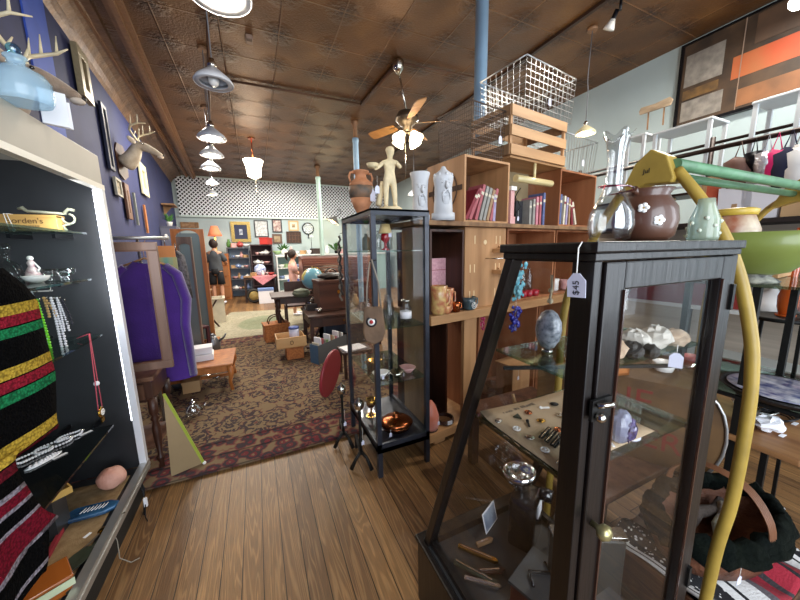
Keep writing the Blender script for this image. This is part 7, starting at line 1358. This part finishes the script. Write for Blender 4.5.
# white metal stands (stool frames)
def stand(pxl, pyl, pxr, pyr, hpx, label, y_d=.32):
    a_, b2 = PX(pxl, pyl, xr_+.15), PX(pxr, pyr, xr_+.15); z = (a_.z+b2.z)/2; t = thing('white_stool', label, 'stool', (xr_+.15, (a_.y+b2.y)/2, 0)); hw = abs(a_.y-b2.y)/2; zb_ = zr_-.30; WS = mat('white_stool_paint', 'cfd3d4', .45)
    M().box(-.14, .14, -hw, hw, z-.02, z).build('seat', WS, t, bevel=.006)
    for x in (-.12, .12):
        for y in (-hw+.02, hw-.02): M().bar((x, y, zb_), (x, y, z-.02), .024).build('leg', WS, t)
    M().bar((-.12, -hw+.02, zb_+.05), (-.12, hw-.02, zb_+.05), .016).build('stretcher', WS, t)
M().bar
t = solo('top_shelf', 'slim shelf board over the rack carrying the white stools', 'shelf', M().box(-.16, .16, yb2, ya, -.02, 0), DB, (xr_+.15, 0, zr_-.302))
stand(661, 135, 722, 119, 0, 'white metal stool standing on the rack, middle of the three'); stand(760, 107, 815, 88, 0, 'white metal stool on the rack at the right edge of the picture'); stand(634, 142, 655, 132, 0, 'small pale metal stool on the rack, farthest of the three')
# hanging goods
hang = [(738, 168, .30, mat('brown_hide', '5b3b30', .7, var=.2), 'brown leather apron hanging at the left of the dark rail'), (752, 168, .2, BLK, 'small black pouch hanging on the dark rail'), (764, 172, .26, mat('silver_foil', 'd5d5dc', .25, .6, bump=.8, bs=60), 'silver sequinned purse hanging on the dark rail'), (774, 168, .28, mat('hot_pink', 'd81f6a', .6), 'hot pink cloth bag hanging on the dark rail'), (786, 174, .34, mat('navy_felt', '23263f', .9), 'navy felt bag hanging on the dark rail'), (797, 176, .36, PORC, 'white beaded bag hanging at the right edge')]
for px, py, h_, mm, lab in hang:
    q = PX(px, py, xr_-.03); t = thing('hanging_bag', lab, 'bag', (xr_-.03, q.y, zr_-.025)); m = M(); r = random.Random(px); w_ = h_*.28
    m.tube([(0, 0, -.08), (0, w_*.1, -h_*.35), (0, -w_*.1, -h_*.65), (0, 0, -h_)], [w_*.3, w_*.9, w_, w_*.6], 12, flat=.9); m.build('body', mm, t); M().tube([(0, -w_*.3, -.08), (0, 0, .03), (0, w_*.3, -.08)], .004).build('strap', mm if mm != PORC else SILV, t)
# row of small goods on the rack shelves
goods = [(1.62, 1.00, 'teapot', PORC), (1.62, .86, 'box', CK[3]), (1.62, 1.14, 'vase', mat('dark_red_vase', '6a2028', .4)), (1.62, 1.28, 'bowl', CK[3]), (1.62, .7, 'box', BLK), (1.32, 1.0, 'bowl', CK[5]), (1.32, .8, 'box', PINE), (1.32, .6, 'box', PINEX), (1.32, 1.25, 'cup', PORC), (1.32, 1.5, 'bowl', CK[3]), (.95, .9, 'teapot', PORC), (.95, .7, 'bowl', CK[1]), (.95, 1.1, 'box', CK[5]), (.95, 1.25, 'cup', PORC), (1.62, 1.6, 'vase', CK[3]), (1.62, 1.8, 'cup', PORC)]
cnm = {PORC.name: 'white', CK[3].name: 'tan', 'dark_red_vase': 'dark red', BLK.name: 'black', CK[5].name: 'red', PINE.name: 'pine', PINEX.name: 'pale pine', CK[1].name: 'rose', CK[0].name: 'white'}
seen = {}
for z, y, kd, mm in goods:
    tier = {1.62: 'top', 1.32: 'second', .95: 'lower'}[z]; base = '%s %s on the %s shelf of the right-hand rack' % (cnm[mm.name], kd, tier); 
    if base in seen: base = base+', nearer the far end'
    seen[base] = 1; crockery(xr_+.08, y, z, kd, base, 'goods on the right-hand rack', mm, 1.35)
q = PX(720, 182, xr_-.05); t = thing('red_picture', 'small orange-red picture in a pale wooden frame leaning on the right-hand rack', 'picture', (xr_-.02, q.y, 1.625), -PI/2)
M().frame(.22, .34, .03, .02, T_((0, 0, .17))).build('frame', mat('pale_ash', 'b8936a', .5), t); M().box(-.08, .08, -.012, -.006, .03, .31).build('picture', mat('orange_red', 'b8442c', .6, col2='cc6a48', vs=8), t)
for k, (px, lab) in enumerate(((735, 'white folded papers leaning on the rack right of the red picture'), (760, 'second stack of white papers leaning on the rack'))):
    q = PX(px, 195, xr_-.04); t = thing('paper_stack', lab, 'papers', (xr_-.02, q.y, 1.622), -PI/2); M().box(-.09, .09, -.006, .0, 0, .24, RX(.12)).build('front_sheet', PAPER, t); M().box(-.08, .1, .006, .012, 0, .28, RX(.12)).build('rear_sheet', mat('grey_paper', 'b9b6b4', .8), t)
# ------------------------------------------------------------ glass-topped stand with the green bowl
bc = Vector((PX(754, 250, 1.93).x, PX(754, 250, 1.93).y, 0)); zg_ = VZ(757, 283, bc)
t = thing('etagere', 'black iron stand with a glass top and an oak lower shelf carrying the green bowl', 'stand', (2.12, .58, 0))
M().box(-.26, .30, -.24, .24, zg_-.012, zg_).build('glass_top', GLG, t)
for x in (-.22, .2):
    for y in (-.03, .2): M().box(x-.012, x+.012, y-.012, y+.012, 0, zg_-.013).build('post', IRON, t)
zm = .80; zc_ = .60; M().box(-.25, .29, -.23, .23, zm-.01, zm).build('glass_shelf', GLG, t); M().frame(.56, .48, .015, .015, T_((.02, 0, zm-.025)) @ RX(-PI/2)).build('shelf_rim', IRON, t)
M().box(-.25, .29, -.23, .23, zc_-.025, zc_).build('lower_shelf', wood('oak_shelf', '7a5030', 'a4764a', .5, 14, 'y'), t, bevel=.006)
t = thing('green_bowl', 'large lime green fluted pottery bowl on a foot, standing on the glass-topped stand', 'bowl', (bc.x, bc.y, zg_+.001)); zt_ = VZ(757, 233, bc)-zg_; LG_ = mat('lime_glaze', '78843a', .45, col2='8b9850', vs=3, coat=.3)
M().lathe([(.05, .035), (.09, .05), (.15, zt_*.6), (.195, zt_), (.19, zt_), (.14, zt_*.62), (.05, .06), (0, .055)], 40, sx=1.0, sy=1.22).build('bowl', LG_, t)
t = M().lathe([(.085, 0), (.09, .01), (.06, .03), (.07, .04)], 28).build('foot', mat('mottled_foot', '8d8a78', .5, col2='2f2e2a', vs=40), t)
t = thing('lidded_jar', 'cream and rust painted pottery jar with a yellow rim inside the green bowl', 'jar', (bc.x-.05, bc.y+.06, zg_+.075)); t.scale = (1.15, 1.15, 1.5); M().lathe([(.05, 0), (.07, .05), (.075, .1), (.055, .14)], 22).build('body', mat('cream_rust', 'd8c8ae', .4, col2='a0583c', vs=12), t); M().lathe([(.06, .14), (.065, .155), (.05, .16), (0, .15)], 22).build('rim', mat('yellow_rim', 'c9a843', .4), t)
t = thing('curio_box', 'small pale wooden jewellery chest with black handles right of the green bowl', 'box', (bc.x+.42, bc.y+.1, zg_+.001), .1); M().box(-.13, .13, -.09, .09, 0, .15).build('body', PINEX, t, bevel=.003); M().box(-.135, .135, -.095, .095, .15, .175).build('lid', PINE, t); 
for z in (.03, .07, .11): M().ball((-.11, -.092, z), .006, 8, 6).build('knob', IRON, t)
q = PX(790, 270, 2.35); t = thing('orange_bottle', 'glossy orange double-gourd bottle vase behind the black iron stand', 'vase', (2.55, PX(790, 290, 2.55).y, .95)); zo = VZ(790, 285, t.location); OB = mat('orange_glaze', 'b8501c', .2, coat=.6)
hz = VZ(790, 283, t.location)-.95
M().lathe([(.035, 0), (.052, .04), (.056, .09), (.024, .17), (.03, .22), (.026, .27), (.014, .33), (.022, .40), (.018, .40)], 26).build('body', OB, t); t.scale = (.7, .7, 1.15); t.location.z = VZ(790, 316, t.location)
M().lathe([(.055, -.002), (.055, .006)], 20).build('foot', OB, t)
u = thing('plant_table', 'small dark table with thin legs under the orange gourd bottle', 'table', (t.location.x, t.location.y, 0)); hq = t.location.z-.003
M().lathe([(.13, hq-.02), (.13, hq)], 24).build('tabletop', IRON, u)
for k in range(3): M().bar((math.cos(k*2.1)*.1, math.sin(k*2.1)*.1, 0), (math.cos(k*2.1)*.08, math.sin(k*2.1)*.08, hq-.02), .014).build('leg', IRON, u)
crockery(xr_+.12, 1.55, .95, 'box', 'large burgundy leather case on the lower shelf of the right-hand rack', None, mat('burgundy_case', '6b2530', .5), 3.6)
# tray with patterned plates
pc = Vector((PX(786, 380, 2.0).x, PX(786, 380, 2.0).y, 0)); zp = VZ(780, 392, pc)
t = thing('black_basket', 'shallow black woven basket tray with a blue and white patterned plate', 'basket', (pc.x+.0, pc.y, zm+.001))
hh = max(.03, zp-zm); M().lathe([(.16, 0), (.18, hh*.5), (.2, hh), (.185, hh), (.17, hh*.4), (0, .01)], 36).build('basket', mat('black_wicker', '1a1718', .5, bump=.8, bs=60), t); M().lathe([(0, hh-.012), (.12, hh-.01), (.172, hh+.002), (.168, hh+.004), (0, hh-.006)], 36).build('plate', mat('pattern_plate', 'c9c6ce', .3, col2='323e78', vs=28, coat=.5), t)
for k, (dx_, dy, kd, mm, lab, s_) in enumerate(((-.05, .12, 'bowl', GLD, 'clear glass bowl on the iron stand behind the black basket', 1.0), (.12, .2, 'cup', CK[5], 'red cup on the iron stand behind the glass bowl', 1.1), (-.1, .22, 'cup', PORC, 'white cup at the back of the iron stand shelf', 1.1))): crockery(bc.x+dx_, bc.y+dy, zm, kd, lab, None, mm, s_)
for k, (px, py, kind) in enumerate(((765, 430, 0), (775, 405, 1), (790, 412, 2), (756, 400, 3))):
    q = PZ(px, py, zc_); labs = ('white crumpled tissue ornament on the oak lower shelf', 'black and silver wire headphones-like coil on the oak lower shelf', 'black leather strap curled on the oak lower shelf', 'small clear glass dish on the oak lower shelf'); u = thing('counter_trinket', labs[k], 'trinket', (max(min(q.x, 2.25), 1.82), min(q.y, .76), zc_+.002))
    if kind == 0: M().ball((0, 0, .035), .05, 12, 9, noise=.5, sz=.7).build('body', PAPER, u)
    elif kind in (1, 2):
        m = M(); [m.tube([(math.cos(2*PI*i/20)*(.05+.01*j), math.sin(2*PI*i/20)*(.04+.006*j), .006+.006*j+.003*math.sin(i)) for i in range(20)], .004, 6, closed=True) for j in range(4)]; m.build('coil', BLK if kind == 2 else SILV, u)
    else: M().lathe([(.02, 0), (.04, .03), (.037, .03), (0, .008)], 18).build('bowl', GLD, u)
    M().box(-.02, .02, -.06, -.045, 0, .002).build('price_card', PAPER, u)
# wooden box with red letters
q = PX(690, 425, 1.62); a_ = PX(640, 385, 1.62); b2 = PX(735, 430, 1.62)
t = thing('lettered_crate', 'oval-ended old wooden box with dark red stencilled letters behind the vitrine', 'crate', (1.56, .88, .0)); zc2 = VZ(690, 425, (1.62, .75)); 
LW = wood('old_crate', '4a3219', '6b4c28', .65, 7, 'x'); zl_ = VZ(660, 460, (1.62, .9)); zh_ = VZ(690, 392, (1.62, .7))
t.location.z = zl_; HH = zh_-zl_
pf = [(-.36, 0), (.3, 0)]+[(.3+math.sin(k*PI/10)*.1, HH*.5-math.cos(k*PI/10)*HH*.5) for k in range(1, 10)]+[(.3, HH), (-.36, HH)]
mtb = RZ(-PI*.5+.45); M().prism(pf, .3, mtb @ T_((0, .0, 0)) @ RX(PI/2) @ T_((0, 0, -.3))).build('body', LW, t)
RDL = mat('stencil_red', '7a1d16', .7)
text('lettering', "FINE", HH*.38, RDL, t, mtb @ T_((0.0, -.001, HH*.74)) @ RX(PI/2), .0006); text('lettering', "BROTHERS", HH*.34, RDL, t, mtb @ T_((.0, -.001, HH*.3)) @ RX(PI/2), .0006)
M().tube([mtb @ Vector((.3+math.sin(k*PI/10)*.1, -.003, HH*.5-math.cos(k*PI/10)*HH*.5)) for k in range(0, 11)], .006, 6).build('metal_band', ALU, t)
# low table behind the vitrine
tb = simple_table('work_table', 'low dark table carrying boxes and crates behind the vitrine', 1.50, 1.14, .60, .92, zl_-.001, MIDW, DKW2, 0, .05, .05)
zt8 = zl_
for k, (x, y, kd, mm, lab, s_) in enumerate(((1.68, 1.3, 'vase', PORC, 'white pottery vase on the low dark table', 1.5), (1.35, 1.2, 'teapot', CK[3], 'tan pottery teapot on the low dark table', 1.3))): crockery(x, y, zt8, kd, lab, None, mm, s_)
t = thing('straw_tray', 'wooden tray of straw on top of the lettered crate behind the vitrine', 'tray', (1.5, .98, zh_+.002), -.25); M().box(-.14, .14, -.1, .1, 0, .012).box(-.14, .14, -.1, -.09, 0, .04).box(-.14, .14, .09, .1, 0, .04).box(-.14, -.13, -.1, .1, 0, .04).box(.13, .14, -.1, .1, 0, .04).build('tray', ORG, t)
m = M(); r = random.Random(5)
for k in range(70): a_ = r.random()*6.28; x, y = r.uniform(-.1, .1), r.uniform(-.07, .07); m.bar((x, y, .015+r.random()*.02), (x+math.cos(a_)*.04, y+math.sin(a_)*.03, .02+r.random()*.03), .0018)
o = m.build('straw', mat('straw', 'b08a45', .8), t)
# second yellow legs are part of the frame; basket with dark fleece and serape
bz = .30; bc2 = Vector((PX(745, 520, 1.42).x, PX(745, 520, 1.42).y, 0)); zbk = VZ(745, 500, bc2)
t = thing('serape_stand', 'low wooden stand under the striped serape blanket', 'stand', (1.45, .45, 0)); M().box(-.24, .28, -.2, .17, 0, bz-.0).build('body', DKW2, t); M().box(-.25, .29, -.21, .18, bz-.02, bz).build('top', MIDW, t)
SR = bpy.data.materials.new('serape'); N, L, B = nodes(SR); sx = N.new('ShaderNodeSeparateXYZ'); L.new(mapping(N, L), sx.inputs[0])
r = N.new('ShaderNodeValToRGB'); r.color_ramp.interpolation = 'CONSTANT'; L.new(math_(N, L, 'FRACT', math_(N, L, 'MULTIPLY', sx.outputs[0], 2.1)), r.inputs[0]); e = r.color_ramp.elements
st_ = [(0, '8f1c2c'), (.12, '3a3336'), (.16, 'a02436'), (.28, '1d1b1e'), (.31, '7a1622'), (.42, '5a5256'), (.46, 'd2cfcc'), (.52, '1d1b1e'), (.535, 'd8d5d2'), (.80, '1d1b1e'), (.815, 'd2cfcc'), (.9, '5a5256'), (.95, '8f1c2c')]
while len(e) < len(st_): e.new(.999)
for i, (p_, c_) in enumerate(st_): e[i].position = p_; e[i].color = hexc(c_)
wv = tex(N, L, 'Voronoi', mapping(N, L), Scale=60.0, distance='MANHATTAN'); bnd = math_(N, L, 'FRACT', math_(N, L, 'MULTIPLY', sx.outputs[0], 2.1)); inb = math_(N, L, 'MULTIPLY', math_(N, L, 'GREATER_THAN', bnd, .56), math_(N, L, 'LESS_THAN', bnd, .76))
c = mix(N, L, math_(N, L, 'MULTIPLY', inb, ramp(N, L, wv.outputs[0], [(.38, '000000'), (.42, 'ffffff')])), r.outputs[0], '1d1b1e'); L.new(c, B.inputs['Base Color']); B.inputs['Roughness'].default_value = .95
fn = tex(N, L, 'Noise', mapping(N, L), Scale=160.0); bp = N.new('ShaderNodeBump'); bp.inputs['Strength'].default_value = .6; bp.inputs['Distance'].default_value = .004; L.new(fn.outputs[0], bp.inputs['Height']); L.new(bp.outputs[0], B.inputs['Normal'])
solo('serape_blanket', 'red, white and black striped serape blanket spread on the low stand at the lower right', 'blanket', M().grid(50, 26, lambda u, v_: (1.19+u*.53, .24+v_*.40, bz+.012+.02*math.sin(u*19+v_*5)*math.sin(v_*4+1)**2+.01)), SR, solid=.006)
solo('serape_blanket', 'folded white and black banded blanket on a box beneath the iron stand', 'blanket', M().box(.25, .385, 0, .36, 0, .035), SR, (1.49, .36, .352), 0, bevel=.012, sub=0)
t = thing('storage_box', 'grey storage box with lid on the floor beneath the iron stand', 'box', (1.81, .54, 0)); M().box(-.06, .06, -.17, .17, 0, .32).build('body', mat('box_grey', '55565a', .7), t); M().box(-.065, .065, -.18, .18, .32, .35).build('lid', MATS['box_grey'], t)
# dark fleece basket
FLE = mat('dark_fleece', '050a08', 1, col2='10140f', vs=14, bump=1.0, bs=45, spec=.1); bx_, by_ = 1.47, .44; bb = bz+.048
t = thing('fleece_basket', 'long wicker basket lined with dark green fleece with an arched cane handle', 'basket', (bx_, by_, bb), -.1)
def oval(a_, rx, ry, z): return Vector((math.cos(a_)*rx, math.sin(a_)*ry, z))
m = M(); m.lathe([(.9, 0), (1, .05), (1.05, .12), (.98, .12), (.9, .04), (0, .02)], 40, sx=.26, sy=.15); m.build('basket', mat('cane', '6b3f28', .6, bump=.8, bs=60), t)
m = M()
for ring in range(3):
    m.tube([oval(2*PI*k/44, .265-.01*ring+.008*math.sin(k*2.3+ring), .155-.008*ring+.008*math.sin(k*1.7), .10+.018*ring+.008*math.sin(k*3.1+ring)) for k in range(44)], [.022+.006*math.sin(k*2.7+ring) for k in range(44)], 8, closed=True)
m.build('fleece_lining', FLE, t); m = M()
for k in range(5): m.tube(smooth([Vector((-.02+k*.008, -.15, .1)), Vector((-.03+k*.008, -.14, .2)), Vector((-.02+k*.008, -.08, .27)), Vector((-.02+k*.008, 0, .29)), Vector((-.02+k*.008, .08, .27)), Vector((-.03+k*.008, .14, .2)), Vector((-.02+k*.008, .15, .1))], 4), .003, 6)
m.build('handle', mat('cane_handle', '7d5238', .5, var=.2), t)
solo('driftwood', 'pale lichen-covered branch lying in the fleece basket', 'branch', M().tube([(-.08, -.0, .02), (-.02, .01, .035), (.06, .0, .03), (.12, .015, .04)], [.014, .02, .022, .016], 10), mat('lichen_bark', '8d8a82', .9, col2='b9b4a6', vs=20, bump=.8, bs=50), (bx_+.02, by_-.02, bb+.04), .25)
solo('driftwood', 'dark twisted root lying beside the pale branch in the fleece basket', 'branch', M().tube([(-.1, .05, .02), (0, .06, .05), (.1, .04, .03), (.16, .05, .05)], [.02, .024, .02, .012], 10), mat('dark_root', '4a3f39', .9, bump=.8, bs=50), (bx_, by_-.01, bb+.03), .0)
price_tag(t, (-.16, -.145, .1), .022, .03, .03)
# bulb at the upper right corner
q = PX(799, 1, 3.2); t = thing('bare_bulb', 'glowing bare bulb near the ceiling at the top right corner', 'lamp', q); M().ball((0, 0, 0), .045).build('bulb', BULBC, t); M().lathe([(.02, .04), (.022, .08), (.01, .1)], 14).build('socket', SILV, t); M().tube([(0, 0, .1), (0, 0, ZC-q.z)], .004).build('cord', BLK, t)
point('bulb_light', (q.x, q.y, q.z-.06), 30, (1, .95, .85), .05)
# items beside the rug centre-left and remaining bits
q = PX(606, 175, 3.9)

# extra clutter in the middle distance
def chair(name, label, x, y, rot, mm, h=.45, bh=.9):
    t = thing(name, label, 'chair', (x, y, .0), rot); M().box(-.2, .2, -.2, .2, h-.03, h).build('seat', mm, t, bevel=.005)
    for sx_ in (-.18, .18): M().bar((sx_, -.18, .0), (sx_, -.18, h-.03), .035).build('leg', mm, t); M().bar((sx_, .18, .0), (sx_, .18, h-.03), .035).build('leg', mm, t)
    m = M(); m.bar((-.18, .18, h), (-.18, .2, bh), .035).bar((.18, .18, h), (.18, .2, bh), .035).box(-.18, .18, .17, .2, bh-.18, bh); m.build('backrest', mm, t); return t
q = PZ(284, 293, .62); chair('wooden_chair', 'dark wooden chair with a solid back pushed to the drop-leaf table', .62, 6.25, PI, DKW2)
chair('wooden_chair', 'dark red armless chair beside the cream bin behind the sweater', -.95, 5.0, 2.2, mat('dark_red_chair', '4e2026', .6))
q = PZ(292, 330, .0)
for k, (x0, lab) in enumerate(((.62, 'long dark wooden pole leaning under the drop-leaf table'), (.78, 'pale wooden mallet leaning under the drop-leaf table'))):
    t = thing(('wooden_pole', 'wooden_mallet')[k], lab, ('pole', 'mallet')[k], (x0, 4.62, .015)); M().tube([(0, 0, 0), (.22, .0, .42)], .016).build('shaft', (DKW2, LP)[k], t); M().tube([(-.05, 0, .02), (.05, 0, -.0)], .03).build('head', (DKW2, LP)[k], t)
for k, (px, py, lab, mm, kd) in enumerate(((196, 297, 'brown pottery jar at the left of the table behind the sweater', CK[3], 'vase'), (203, 300, 'rose lidded box at the front of the table behind the sweater', CK[1], 'box'))): crockery(tx-.12+k*.2, ty-.16+k*.06, .722, kd, lab, None, mm, 1.2)
for k, (dx_, dy, kd, mm, lab) in enumerate(((-.1, .0, 'box', CK[3], 'tan box on the rug under the oak bench'), (.12, .1, 'bowl', GLD, 'clear glass bowl on the rug under the oak bench'), (-.25, .12, 'vase', MATS['pewter'], 'pewter vase on the rug under the oak bench'))): crockery(bx+dx_, by+dy, .014, kd, lab, None, mm, 1.5)
q = PZ(300, 311, zd); 
for k, (dx_, dy, kd, mm, lab) in enumerate(((-.32, -.2, 'cup', SILV, 'silver cup at the left front of the writing desk'), (-.36, .1, 'box', mat('dark_case', '2a1d18', .5), 'small dark box at the left rear of the writing desk'), (.35, .15, 'vase', CK[3], 'tan vase at the right rear of the writing desk'))): crockery(DX+dx_, DY+dy, zd, kd, lab, None, mm, 1.1)
